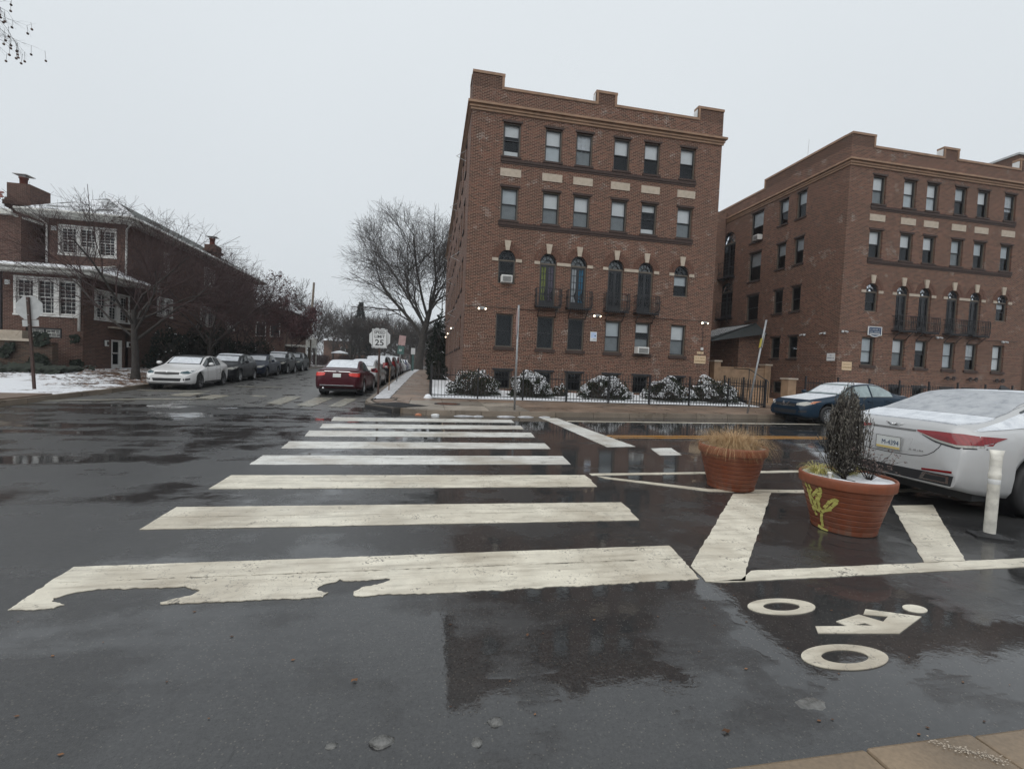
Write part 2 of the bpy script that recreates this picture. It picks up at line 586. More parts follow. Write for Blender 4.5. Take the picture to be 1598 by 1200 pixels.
def road_mat(name, old=False):
    m, n, l, b = nt(name)
    p = pos(n)
    s = n.new('ShaderNodeSeparateXYZ'); l.new(p, s.inputs[0])
    x, y = s.outputs[0], s.outputs[1]
    fine = noise_n(n, l, p, 130, 3, .7)
    mid = noise_n(n, l, p, 18, 4, .65)
    low = noise_n(n, l, p, .7, 5, .6)
    st = n.new('ShaderNodeMapping'); st.inputs['Scale'].default_value = (.12, 1.3, 1) if not old else (1.1, .12, 1)
    l.new(p, st.inputs[0])
    streak = noise_n(n, l, st.outputs[0], 1.0, 5, .6)
    if old:
        c = ramp(n, l, mid, [(.25, (.062, .062, .060)), (.75, (.095, .094, .09))])
        c = mixc(n, l, maprange(n, l, low, .4, .65), c, (.075, .072, .068))
        c = mixc(n, l, mth(n, l, 'MULTIPLY', maprange(n, l, streak, .56, .7), .45), c, (.035, .034, .033))
    else:
        c = ramp(n, l, mid, [(.25, (.022, .022, .023)), (.75, (.038, .038, .038))])
        c = mixc(n, l, mth(n, l, 'MULTIPLY', maprange(n, l, low, .42, .68), .6), c, (.052, .052, .052))
    agg = noise_n(n, l, p, 55, 3, .75)
    c = mixc(n, l, .75, c, ramp(n, l, mth(n, l, 'ADD', mth(n, l, 'MULTIPLY', fine, .5), mth(n, l, 'MULTIPLY', agg, .5)), [(.32, (.15, .15, .15)), (.66, (.85, .85, .85))]), 'OVERLAY')
    vo = n.new('ShaderNodeTexVoronoi'); vo.inputs['Scale'].default_value = 95; l.new(p, vo.inputs[0])
    sx = n.new('ShaderNodeSeparateXYZ'); l.new(vo.outputs['Color'], sx.inputs[0])
    grit = mth(n, l, 'MULTIPLY', mth(n, l, 'GREATER_THAN', sx.outputs[0], .90), mth(n, l, 'LESS_THAN', vo.outputs['Distance'], .36))
    c = mixc(n, l, mth(n, l, 'MULTIPLY', grit, .7), c, (.105, .098, .085))
    # cracks
    cr = n.new('ShaderNodeTexVoronoi'); cr.feature = 'DISTANCE_TO_EDGE'; cr.inputs['Scale'].default_value = .55
    wv = n.new('ShaderNodeVectorMath'); wv.operation = 'ADD'
    nn = n.new('ShaderNodeTexNoise'); nn.inputs['Scale'].default_value = 2.5; nn.inputs['Detail'].default_value = 5; l.new(p, nn.inputs[0])
    l.new(p, wv.inputs[0]); l.new(nn.outputs['Color'], wv.inputs[1]); l.new(wv.outputs[0], cr.inputs[0])
    crack = mth(n, l, 'MULTIPLY', mth(n, l, 'LESS_THAN', cr.outputs['Distance'], .0025 if not old else .01), maprange(n, l, low, .45, .55))
    c = mixc(n, l, mth(n, l, 'MULTIPLY', crack, .7), c, (.012, .012, .012))
    l.new(c, b.inputs['Base Color'])
    # standing water: where the ground is wet and smooth
    lowp = noise_n(n, l, p, 1.5, 4, .55)
    wet = mth(n, l, 'ADD', maprange(n, l, low, .35, .65, -.35, .35), maprange(n, l, lowp, .3, .7, -.55, .55))
    wet = mth(n, l, 'ADD', wet, maprange(n, l, streak, .35, .65, -.45, .45))
    if old:
        wet = mth(n, l, 'ADD', wet, -.25)
    else:
        wet = mth(n, l, 'ADD', wet, maprange(n, l, y, 3.4, 2.3, 0, .34))         # water stands in the gutter lane
        wet = mth(n, l, 'ADD', wet, maprange(n, l, y, 5.5, 7.5, 0, .3))
        wet = mth(n, l, 'ADD', wet, maprange(n, l, x, -1.5, 2.0, -.18, .3))
        wet = mth(n, l, 'ADD', wet, maprange(n, l, y, 1.9, 1.4, 0, .2))
    wf = maprange(n, l, wet, -.2, .40)
    l.new(maprange(n, l, wf, 0, 1, .42 if old else .34, .018), b.inputs['Roughness'])
    b.inputs['IOR'].default_value = 1.62
    b.inputs['Specular IOR Level'].default_value = .5
    rip = noise_n(n, l, p, 14, 4, .6)
    dry = mth(n, l, 'SUBTRACT', 1.0, wf)
    h = mth(n, l, 'ADD', mth(n, l, 'MULTIPLY', fine, mth(n, l, 'ADD', mth(n, l, 'MULTIPLY', dry, .9), .006)), mth(n, l, 'MULTIPLY', mid, mth(n, l, 'ADD', mth(n, l, 'MULTIPLY', dry, .7), .012)))
    h = mth(n, l, 'ADD', h, mth(n, l, 'MULTIPLY', rip, .19))
    l.new(bump(n, l, h, .35, .007), b.inputs['Normal'])
    return m


M['road'] = road_mat('wet_asphalt')
M['road_old'] = road_mat('old_asphalt', True)


def marking_mat(name, col, wear=.35, faded=False):
    m, n, l, b = nt(name)
    p = pos(n)
    f1 = noise_n(n, l, p, 3.5, 6, .7)
    f2 = noise_n(n, l, p, 45, 3, .7)
    mp = n.new('ShaderNodeMapping'); mp.inputs['Scale'].default_value = (.6, 5, 1); l.new(p, mp.inputs[0])
    f3 = noise_n(n, l, mp.outputs[0], 2.5, 5, .65)
    c = ramp(n, l, f1, [(.3, tuple(q * .72 for q in col)), (.65, col)])
    c = mixc(n, l, mth(n, l, 'MULTIPLY', maprange(n, l, f3, .47, .70), .55), c, tuple(q * .5 for q in (.42, .36, .28)))
    f4 = noise_n(n, l, p, .8, 4, .6)
    c = mixc(n, l, mth(n, l, 'MULTIPLY', maprange(n, l, f4, .45, .66), .62), c, (.30, .25, .185))
    lo, hi = (.50, .60) if faded else (.60, .66)
    w = maprange(n, l, mth(n, l, 'ADD', mth(n, l, 'MULTIPLY', f2, .5), mth(n, l, 'MULTIPLY', f1, .55)), lo, hi, 0, 1 if faded else wear)
    c = mixc(n, l, w, c, (.07, .068, .065) if faded else (.12, .11, .1))
    cr = n.new('ShaderNodeTexVoronoi'); cr.feature = 'DISTANCE_TO_EDGE'; cr.inputs['Scale'].default_value = 2.2
    wv = n.new('ShaderNodeVectorMath'); wv.operation = 'ADD'
    nn = n.new('ShaderNodeTexNoise'); nn.inputs['Scale'].default_value = 6; nn.inputs['Detail'].default_value = 4; l.new(p, nn.inputs[0])
    l.new(p, wv.inputs[0]); l.new(nn.outputs['Color'], wv.inputs[1]); l.new(wv.outputs[0], cr.inputs[0])
    crk = mth(n, l, 'MULTIPLY', mth(n, l, 'LESS_THAN', cr.outputs['Distance'], .008), maprange(n, l, noise_n(n, l, p, .9, 2), .48, .56))
    c = mixc(n, l, mth(n, l, 'MULTIPLY', crk, .6), c, (.1, .095, .09))
    l.new(c, b.inputs['Base Color'])
    l.new(maprange(n, l, f1, .3, .7, .22, .5), b.inputs['Roughness'])
    b.inputs['Specular IOR Level'].default_value = .35
    l.new(bump(n, l, mth(n, l, 'ADD', f2, f1), .4, .006), b.inputs['Normal'])
    return m


M['mark'] = marking_mat('thermoplastic_marking', (.76, .715, .60), 1)
M['mark_bright'] = marking_mat('fresh_white_marking', (.76, .765, .73), .6)
M['mark_faded'] = marking_mat('faded_marking', (.40, .39, .33), .6, True)
M['mark_yellow'] = marking_mat('yellow_marking', (.50, .22, .02), .3)


def slab_mat(name, col, var=.25, wetr=(.25, .6)):
    m, n, l, b = nt(name)
    p = pos(n)
    f = noise_n(n, l, p, 1.3, 5, .6)
    f2 = noise_n(n, l, p, 60, 3)
    oi = n.new('ShaderNodeObjectInfo')
    c = ramp(n, l, f, [(.3, tuple(q * (1 - var) for q in col)), (.7, tuple(q * (1 + var) for q in col))])
    c = mixc(n, l, .35, c, ramp(n, l, f2, [(.3, (.3, .3, .3)), (.7, (.7, .7, .7))]), 'OVERLAY')
    hv = n.new('ShaderNodeHueSaturation'); l.new(c, hv.inputs['Color'])
    l.new(maprange(n, l, oi.outputs['Random'], 0, 1, .78, 1.2), hv.inputs['Value'])
    l.new(hv.outputs[0], b.inputs['Base Color'])
    l.new(maprange(n, l, f, .35, .65, *wetr), b.inputs['Roughness'])
    l.new(bump(n, l, f2, .3, .004), b.inputs['Normal'])
    return m


M['slab_tan'] = slab_mat('tan_concrete', (.19, .135, .10))
M['slab_grey'] = slab_mat('grey_concrete', (.235, .205, .17))
M['kerb'] = slab_mat('kerb_stone', (.185, .15, .115))
M['kerb_near'] = slab_mat('worn_kerb_stone', (.225, .168, .112), .3, (.35, .6))
M['joint'] = simple('joint_dirt', (.05, .045, .04), .9, .3, 4, local=False)


def terrain_mat():
    m, n, l, b = nt('leaf_and_snow_ground')
    p = pos(n)
    s = n.new('ShaderNodeSeparateXYZ'); l.new(p, s.inputs[0])
    f = noise_n(n, l, p, 1.6, 6, .7)
    f2 = noise_n(n, l, p, 16, 5, .75)
    c = ramp(n, l, f2, [(.3, (.035, .022, .014)), (.5, (.09, .05, .03)), (.68, (.16, .10, .06))])
    k = mth(n, l, 'ADD', mth(n, l, 'MULTIPLY', f, .7), mth(n, l, 'MULTIPLY', f2, .45))
    k = mth(n, l, 'ADD', k, maprange(n, l, s.outputs[0], -16, -11.5, .10, -.06))
    k = mth(n, l, 'ADD', k, maprange(n, l, s.outputs[1], 17.5, 24, .10, -.10))
    l.new(mixc(n, l, maprange(n, l, k, .53, .60), c, (.72, .74, .77)), b.inputs['Base Color'])
    b.inputs['Roughness'].default_value = .8
    l.new(bump(n, l, f2, .9, .04), b.inputs['Normal'])
    return m


M['terrain'] = terrain_mat()
M['earth'] = simple('winter_ground', (.075, .06, .045), .9, .4, .4, local=False)
M['bark'] = simple('dark_wet_bark', (.030, .025, .022), .85, .4, 7, bmp=.5)
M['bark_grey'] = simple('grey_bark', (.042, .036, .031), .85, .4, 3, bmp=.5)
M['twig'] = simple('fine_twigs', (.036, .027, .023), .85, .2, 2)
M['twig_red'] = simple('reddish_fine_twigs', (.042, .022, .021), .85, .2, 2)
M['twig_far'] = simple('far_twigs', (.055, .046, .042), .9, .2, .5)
M['berry'] = simple('dull_red_fruit', (.062, .020, .022), .8, .4, 2)
M['oakleaf'] = simple('rust_brown_leaves', (.17, .065, .032), .8, .4, 2)


def leaf_mat(name, a, b_):
    m, n, l, b = nt(name)
    g = n.new('ShaderNodeNewGeometry')
    l.new(ramp(n, l, g.outputs['Random Per Island'], [(0, a), (1, b_)]), b.inputs['Base Color'])
    b.inputs['Roughness'].default_value = .65
    b.inputs['Specular IOR Level'].default_value = .25
    return m


M['box_leaf'] = leaf_mat('boxwood_leaves', (.012, .018, .010), (.042, .048, .028))
M['yew_leaf'] = leaf_mat('yew_needles', (.006, .010, .007), (.018, .026, .016))
M['conifer_leaf'] = leaf_mat('winter_conifer_needles', (.05, .046, .04), (.19, .175, .15))
M['pine_leaf'] = leaf_mat('far_conifer_needles', (.012, .02, .018), (.03, .042, .038))
M['grass_dry'] = leaf_mat('dry_sedge_blades', (.27, .16, .075), (.56, .40, .23))
M['grass_yellow'] = leaf_mat('pale_yellow_blades', (.36, .33, .10), (.55, .50, .22))
M['litter'] = leaf_mat('fallen_leaves', (.05, .025, .015), (.24, .12, .06))
M['seed'] = leaf_mat('dry_seed_heads', (.05, .036, .034), (.17, .125, .11))

def pot_mat(name, col):
    m, n, l, b = nt(name)
    v = objc(n)
    mp = n.new('ShaderNodeMapping'); mp.inputs['Scale'].default_value = (9, 9, 1.2); l.new(v, mp.inputs[0])
    f = noise_n(n, l, mp.outputs[0], 1.6, 5, .65)
    f2 = noise_n(n, l, v, 7, 5, .7)
    c = ramp(n, l, f2, [(.3, tuple(q * .8 for q in col)), (.7, tuple(q * 1.15 for q in col))])
    sp = n.new('ShaderNodeSeparateXYZ'); l.new(v, sp.inputs[0])
    low = maprange(n, l, sp.outputs[2], .0, .22, .75, .12)
    c = mixc(n, l, mth(n, l, 'MULTIPLY', maprange(n, l, f, .45, .68), low), c, (.12, .095, .075))
    l.new(c, b.inputs['Base Color'])
    l.new(maprange(n, l, f, .35, .65, .35, .65), b.inputs['Roughness'])
    l.new(bump(n, l, f2, .12, .006), b.inputs['Normal'])
    return m


M['pot'] = pot_mat('terracotta_plastic', (.165, .047, .021))
M['pot_rim'] = pot_mat('terracotta_rim', (.21, .062, .028))
M['soil'] = simple('wet_soil', (.03, .022, .016), .9, .4, 20, bmp=.6)
M['spray'] = simple('yellow_spray_paint', (.40, .37, .10), .6, .12, 12)
M['tile'] = simple('red_clay_tile', (.17, .055, .04), .7, .35, 3)


def shingle_mat(name, base, k_snow):
    m, n, l, b = nt(name)
    p = pos(n)
    s = n.new('ShaderNodeSeparateXYZ'); l.new(p, s.inputs[0])
    t = n.new('ShaderNodeTexBrick')
    cmb = n.new('ShaderNodeCombineXYZ')
    l.new(mth(n, l, 'ADD', s.outputs[0], s.outputs[1]), cmb.inputs[0]); l.new(mth(n, l, 'MULTIPLY', s.outputs[2], 2.2), cmb.inputs[1])
    l.new(cmb.outputs[0], t.inputs[0]); t.inputs['Scale'].default_value = 1; t.inputs['Brick Width'].default_value = .3; t.inputs['Row Height'].default_value = .16
    t.inputs['Mortar Size'].default_value = .012
    t.inputs['Color1'].default_value = (*[q * .75 for q in base], 1); t.inputs['Color2'].default_value = (*[q * 1.25 for q in base], 1); t.inputs['Mortar'].default_value = (*[q * .4 for q in base], 1)
    f = noise_n(n, l, p, 1.1, 5, .65); f2 = noise_n(n, l, p, 9, 4, .7)
    k = mth(n, l, 'ADD', mth(n, l, 'MULTIPLY', f, .55), mth(n, l, 'MULTIPLY', f2, .45))
    k = mth(n, l, 'SUBTRACT', k, mth(n, l, 'MULTIPLY', t.outputs['Fac'], .08))
    l.new(mixc(n, l, maprange(n, l, k, k_snow, k_snow + .10), t.outputs['Color'], (.72, .74, .77)), b.inputs['Base Color'])
    b.inputs['Roughness'].default_value = .8
    l.new(bump(n, l, k, .4, .02), b.inputs['Normal'])
    return m


M['roof_snowy'] = shingle_mat('snowy_shingles', (.065, .072, .068), .44)
M['roof_bare'] = shingle_mat('grey_green_shingles', (.075, .085, .08), .60)
M['roof_full'] = shingle_mat('snow_covered_roof', (.1, .1, .1), .30)
M['awning'] = simple('painted_sheet_awning', (.028, .034, .036), .4, .3, 3, coat=.3)


# ------------------------------------------------------------------ ground, roads, pavements
def st(name, mb, mat, parent=None, kind='structure'):
    o = mb.build(name, mat, parent)
    if not parent: o['kind'] = kind
    return o


st('ground', MB().quad((-225, -65, -.12), (225, -65, -.12), (225, 315, -.12), (-225, 315, -.12)), M['earth'])
road = st('road', MB().quad((-120, 1.2, 0), (160, 1.2, 0), (160, 19, 0), (-120, 19, 0)), M['road'])
# side street (older, lighter asphalt)
mb = MB()
BND = [(-11.5, 13.9), (-9.24, 14.55), (-6.69, 14.89), (-4.11, 14.5), (-2.0, 13.95), (-1.0, 13.7)]
rows = []
ys = [0] + [17 + i * 1.5 for i in range(21)] + [50, 60, 80, 120, 200, 300]
for i, Y in enumerate(ys):
    row = []
    for j in range(13):
        x = lerp(-14.5 if i else -11.6, -1.2, j / 12)
        y = interp(BND, x) if i == 0 else Y
        row.append((x, y, .004 + gz(x, y)))
    rows.append(row)
vs = [p for r in rows for p in r]
mb.add(vs, [(i * 13 + j, i * 13 + j + 1, (i + 1) * 13 + j + 1, (i + 1) * 13 + j) for i in range(len(rows) - 1) for j in range(12)])
side_street = st('side_street', mb, M['road_old'])

# painted markings, thin sheets of thermoplastic on the road
ZM = .004


def ragged(pts, amp=.012, step=.06, seed=1):
    out = []
    n = len(pts)
    for i in range(n):
        a, b = Vector((*pts[i], 0)), Vector((*pts[(i + 1) % n], 0))
        L = (b - a).length
        k = max(1, int(L / step))
        d = (b - a).normalized(); nn = Vector((-d.y, d.x, 0))
        for j in range(k):
            q = a + (b - a) * (j / k)
            if j: q += nn * amp * (nz(q.x * 7 + seed, q.y * 7) + .8 * nz(q.x * 31, q.y * 31, seed))
            out.append((q.x, q.y))
    return out


def mark(name, pts, mat='mark', amp=.012, step=.06, holes=(), z=ZM, parent=None):
    mb = MB()
    mb.prism(ragged(pts, amp, step) if amp else pts, z - .003, z + .002, 0, holes)
    return mb.build(name, M[mat], parent or road)


ZB = [[(-2.34, 3.0), (-2.39, 3.56), (2.14, 3.58), (2.06, 2.97)],
      [(-2.39, 4.28), (-2.41, 4.89), (2.25, 4.84), (2.18, 4.24)],
      [(-2.41, 5.55), (-2.43, 6.18), (2.27, 6.14), (2.22, 5.52)],
      [(-2.44, 6.8), (-2.48, 7.44), (2.35, 7.51), (2.29, 6.86)],
      [(-2.4, 8.03), (-2.47, 8.72), (2.36, 8.8), (2.32, 8.2)],
      [(-2.36, 9.31), (-2.46, 10.05), (2.40, 10.24), (2.34, 9.58)],
      [(-2.34, 10.45), (-2.43, 11.15), (2.41, 11.45), (2.35, 10.82)],
      [(-2.36, 11.75), (-2.45, 12.5), (2.38, 12.7), (2.35, 12.05)]]
# the nearest bar is worn through in two places: its outline dips into the bar
b1 = [(-2.34, 3.0), (-2.39, 3.56), (2.14, 3.58), (2.04, 2.97), (.6, 2.95), (-.42, 2.965),
      (-.44, 3.02), (-.40, 3.07), (-.30, 3.10), (-.22, 3.16), (-.24, 3.19), (-.34, 3.185), (-.52, 3.18), (-.56, 3.21), (-.58, 3.17), (-.66, 3.13), (-.68, 3.08), (-.60, 3.03), (-.62, 2.975),
      (-1.0, 2.975), (-1.55, 2.985), (-1.56, 3.0), (-1.5, 3.04), (-1.42, 3.08), (-1.40, 3.13), (-1.47, 3.17), (-1.52, 3.20), (-1.75, 3.205), (-2.0, 3.21), (-2.13, 3.18),
      (-2.2, 3.12), (-2.18, 3.08), (-2.12, 3.055), (-2.08, 3.03), (-2.11, 2.995)]
# each near bar was laid as two strips with a fine joint between them
lo1 = [(-2.375, 3.32)] + [(2.10, 3.315)] + b1[3:]
lo1 = [q for q in lo1 if q != (-2.34, 3.0)] + [(-2.34, 3.0)]
bar = mark('crosswalk_bar', [(-2.377, 3.327), (-2.39, 3.56), (2.14, 3.58), (2.105, 3.323)], 'mark', .007, .05)
mark('strip', lo1, 'mark', .015, .012, parent=bar)
for i, q in enumerate(ZB[1:]):
    if i < 2:
        m0 = lerp(q[0][0], q[1][0], .5), lerp(q[0][1], q[1][1], .5)
        m1 = lerp(q[3][0], q[2][0], .5), lerp(q[3][1], q[2][1], .5)
        bar = mark('crosswalk_bar', [(m0[0], m0[1] + .004), q[1], (q[2][0], q[2][1]), (m1[0] + .02, m1[1] + .004)], 'mark', .007)
        mark('strip', [q[0], (m0[0], m0[1] - .004), (m1[0], m1[1] - .004), q[3]], 'mark', .007, parent=bar)
    else:
        mark('crosswalk_bar', q, 'mark_bright', .012)
mark('stop_line', [(3.42, 13.35), (3.95, 13.4), (4.05, 11.6), (4.22, 8.53), (3.57, 8.45), (3.5, 11.3)], 'mark_bright')
mark('lane_dash', [(4.45, 8.33), (4.95, 8.42), (4.75, 7.69), (4.27, 7.62)], 'mark_bright')
mark('lane_line', [(2.37, 6.12), (2.37, 6.23), (4.3, 6.32), (9, 6.6), (20, 7.2), (40, 8.1), (40, 7.9), (20, 7.05), (9, 6.47), (4.3, 6.2)], 'mark', .01, .15)
mark('lane_line', [(2.44, 6.08), (3.75, 5.36), (5.2, 5.26), (9.5, 5.3), (9.5, 5.18), (5.2, 5.13), (3.68, 5.24), (2.5, 5.95)], 'mark', .01, .1)
mark('buffer_bar', [(3.92, 5.12), (4.52, 5.16), (2.50, 3.06), (2.37, 2.9), (2.06, 2.93), (2.1, 3.18)], 'mark', .01)
mark('buffer_bar', [(5.72, 4.55), (6.34, 4.55), (4.66, 3.06), (4.22, 3.06)], 'mark', .01)
mark('bike_lane_line', [(2.06, 2.925), (2.2, 2.895), (2.7, 2.90), (5.0, 2.9), (14, 2.93), (14, 3.08), (5.36, 3.05), (2.54, 3.052), (2.36, 2.93)], 'mark', .008)
mark('yellow_line', [(4.16, 9.98), (8.6, 10.25), (30, 11.4), (60, 13), (60, 12.86), (30, 11.28), (8.6, 10.13), (4.16, 9.87)], 'mark_yellow', .008, .2)
mark('yellow_line', [(4.2, 9.73), (8.6, 9.98), (30, 11.1), (60, 12.7), (60, 12.56), (30, 10.98), (8.6, 9.86), (4.2, 9.62)], 'mark_yellow', .008, .2)
mark('parking_line', [(4.05, 12.72), (9.3, 13.05), (9.3, 12.93), (4.05, 12.6)], 'mark', .008, .2)
mark('parking_line', [(9.3, 13.05), (16, 13.5), (16, 13.4), (9.3, 12.93)], 'mark', .008, .2)
# worn crosswalk and stop bar over the side street
ZSS = .010
for q in ([(-6.67, 18.5), (-6.95, 20.6), (-6.5, 20.9), (-6.1, 18.3)], [(-5.2, 15.8), (-5.6, 19.9), (-5.05, 20.0), (-4.65, 15.5)],
          [(-4.16, 15.3), (-4.35, 18.7), (-3.72, 18.6), (-3.6, 15.1)], [(-3.17, 15.15), (-3.25, 18.7), (-2.78, 18.55), (-2.75, 15.2)]):
    mark('crosswalk_bar', q, 'mark_faded', .04, .15, z=ZSS + .006, parent=side_street)
for q in ([(-11.2, 14.35), (-11.1, 14.75), (-8.9, 16.4), (-7.2, 16.9), (-7.4, 16.5), (-9.0, 15.9)], [(-9.0, 17.6), (-9.3, 19.4), (-8.6, 19.4), (-8.3, 17.7)],
          [(-7.8, 16.6), (-8.0, 18.6), (-7.3, 18.5), (-7.2, 16.5)], [(-10.9, 19.2), (-8.6, 19.6), (-8.6, 19.95), (-10.9, 19.6)], [(-8.9, 22.6), (-6.9, 22.9), (-6.9, 23.3), (-8.9, 23.1)]):
    mark('old_road_line', q, 'mark_faded', .05, .15, z=ZSS + .008 + (gz(0, q[0][1] + .8)), parent=side_street)

# bike symbol lying along the near lane
def ring(cx, cy, rx, ry, k=.54, n=40):
    o = [(cx + rx * math.cos(2 * PI * i / n), cy + ry * math.sin(2 * PI * i / n)) for i in range(n)]
    h = [(cx + rx * k * math.cos(2 * PI * i / n), cy + ry * k * math.sin(2 * PI * i / n)) for i in range(n)]
    return o, h


sym = MB()
for a in ((2.31, 2.03, .262, .105), (2.365, 2.545, .245, .098)):
    o, h = ring(*a); sym.prism(o, .001, .006, 0, [h])
sym.prism([(2.397, 2.31), (2.351, 2.245), (2.867, 2.184), (3.225, 2.329), (2.925, 2.451), (2.85, 2.398), (2.995, 2.357), (2.895, 2.306), (2.811, 2.398), (2.583, 2.344), (2.609, 2.289)], .001, .006, 0, [[(2.655, 2.294), (2.759, 2.309), (2.784, 2.272)]])
o, h = ring(3.29, 2.42, .082, .05)
sym.prism(o, .001, .006)
bs = sym.build('bike_symbol', M['mark'], road)

# far pavement: kerb, slabs
KB = [(-2.45, 80), (-2.42, 46), (-2.38, 30), (-2.3, 22), (-2.2, 16.6), (-1.95, 15.55), (-1.4, 14.6), (-.75, 13.85), (-.05, 13.45), (.8, 13.42), (1.6, 13.5), (4, 13.72), (8, 14.18), (12, 14.62), (17, 15.0), (40, 15.6), (110, 16)]


def pav_z(x, y): return .15 + (gz(x, y) if x < .3 else 0)


def resample(pl, step):
    out = [Vector((*pl[0], 0))]
    for a, b in zip(pl, pl[1:]):
        a, b = Vector((*a, 0)), Vector((*b, 0))
        k = max(1, round((b - a).length / step))
        for i in range(1, k + 1): out.append(a.lerp(b, i / k))
    return out


kerb = st('kerb', MB().box((-2.35, 84, -.05), (-2.2, 85, .1)), M['kerb'])


def kerb_run(pl, parent, side, w=.16, step=1.5, z=None, name='kerb_stone', mat='kerb', zoff=0.0):
    P = resample(pl, step)
    offs = []
    for i, p in enumerate(P):
        d = (P[min(i + 1, len(P) - 1)] - P[max(i - 1, 0)]).normalized()
        offs.append(p + Vector((-d.y, d.x, 0)) * w * side)
    for i in range(len(P) - 1):
        a, b, c, d = P[i], P[i + 1], offs[i + 1], offs[i]
        e = .006
        a2, b2 = a.lerp(b, e), b.lerp(a, e); d2, c2 = d.lerp(c, e), c.lerp(d, e)
        f = z or pav_z
        zs = [f(q.x, q.y) + zoff + random.uniform(-.004, .004) for q in (a2, b2, c2, d2)]
        tip = (a2 - d2).normalized() * .012
        vs = [(q.x, q.y, -.1 + gz(q.x, q.y) * (q.x < .3)) for q in (a2 + tip, b2 + tip, c2, d2)] + [(q.x, q.y, zz) for q, zz in zip((a2, b2, c2, d2), zs)]
        m2 = MB().add(vs, [(4, 5, 6, 7), (0, 1, 5, 4), (1, 2, 6, 5), (3, 0, 4, 7)])
        o = fixn(m2.build(name, M[mat], parent))


kerb_run(KB[:-2], kerb, 1)
KBI = [(-2.29, 80), (-2.26, 46), (-2.22, 30), (-2.14, 22), (-2.04, 16.65), (-1.81, 15.63), (-1.28, 14.72), (-.66, 14), (-.02, 13.61), (.8, 13.58), (1.6, 13.66), (4, 13.88), (8, 14.34), (12, 14.78), (17, 15.16), (40, 15.76), (110, 16.2)]
base = KBI[:5] + KBI[5:] + [(110, 24), (14, 26), (14, 34), (22, 34), (22, 22), (.3, 22), (.3, 80)]
mb = MB()
mb.prism([q for q in KBI[4:]] + [(110, 21), (.3, 21), (-1.5, 18)], .02, .128)
pavement = st('pavement', mb, M['joint'])
mb = MB()
for a, b in [(17 + i * 4, 17 + (i + 1) * 4) for i in range(16)]:
    mb.quad((-2.05, a, .128 + gz(0, a)), (.3, a, .128 + gz(0, a)), (.3, b, .128 + gz(0, b)), (-2.05, b, .128 + gz(0, b)))
side_pavement = st('side_pavement', mb, M['joint'])


def slab(quad, mat, parent, zt=None, name='paving_slab', g=.008):
    c = Vector((sum(q[0] for q in quad) / 4, sum(q[1] for q in quad) / 4, 0))
    z0 = random.uniform(-.006, .006)
    pts = []
    for q in quad:
        v = Vector((q[0], q[1], 0)); v += (c - v).normalized() * g * 1.4
        pts.append((v.x, v.y))
    zz = [(pav_z(*p) if zt is None else zt(*p)) + z0 + random.uniform(-.003, .003) for p in pts]
    vs = [(p[0], p[1], z - .03) for p, z in zip(pts, zz)] + [(p[0], p[1], z) for p, z in zip(pts, zz)]
    o = fixn(MB().add(vs, [(4, 5, 6, 7), (0, 1, 5, 4), (1, 2, 6, 5), (2, 3, 7, 6), (3, 0, 4, 7), (0, 3, 2, 1)]).build(name, M[mat], parent))
    return o


# main-street slabs: three rows between kerb and fence
KX = [(-.66, 14.0), (-.02, 13.61), (.8, 13.58), (1.6, 13.66), (4, 13.88), (8, 14.34), (12, 14.78), (17, 15.16), (40, 15.76)]
FX = [(-2, 18.55), (.1, 18.5), (15.2, 18.0), (17.5, 18.5), (40, 18.6)]
xs = [-.66, .5, 1.9, 3.2, 4.7, 6.2, 7.8, 9.4, 11, 12.6, 14.2, 15.8, 17.4, 19, 21, 23, 25.5, 28, 31, 35]
for a, b in zip(xs, xs[1:]):
    for k, (u, v) in enumerate(((0, .34), (.34, .68), (.68, 1))):
        f = lambda x, t: (x, lerp(interp(KX, x), interp(FX, x), t))
        slab([f(a, u), f(b, u), f(b, v), f(a, v)], 'slab_grey' if (b < 3.3 and k < 2) else 'slab_tan', pavement)
slab([(-1.72, 15.75), (-.67, 14.05), (-.67, 15.5), (-1.2, 16.7)], 'slab_tan', pavement)
slab([(-1.98, 16.7), (-1.75, 15.8), (-1.25, 16.75), (-1.2, 17.7)], 'slab_tan', pavement)
slab([(-1.15, 16.75), (-.67, 15.55), (-.67, 17.0), (-1.15, 17.75)], 'slab_tan', pavement)
slab([(-.66, 15.6), (-.66, 17.05), (-.66, 18.5), (-1.15, 17.8)], 'slab_tan', pavement)
y = 18.0
while y < 78:
    d = 1.5 if y < 40 else 3
    slab([(-1.45, y), (.02, y), (.02, y + d), (-1.45, y + d)], 'slab_tan', side_pavement)
    y += d
# snowy verge beside the side-street kerb
mb = MB()
N = 90
rows = []
for i in range(N + 1):
    y = 17.2 + (78 - 17.2) * (i / N) ** 1.35
    x0 = interp([(q[1], q[0]) for q in KBI[:5]][::-1], y) + .02
    x1 = -1.47 + .07 * nz(y * 1.7, 3)
    if i == 0: x0, x1 = -1.98, -1.90
    if i == 1: x1 = -1.7
    r = []
    for j in range(7):
        t = j / 6
        r.append((lerp(x0, x1, t), y, pav_z(-1.5, y) + .002 + .045 * math.sin(PI * t) ** .5 * (.65 + .5 * nz(y * 2.3, j * 1.3))))
    rows.append(r)
mb.add([p for r in rows for p in r], [(i * 7 + j, i * 7 + j + 1, (i + 1) * 7 + j + 1, (i + 1) * 7 + j) for i in range(N) for j in range(6)], 0, True)
st('snowy_verge', mb, M['snow_dirty'])
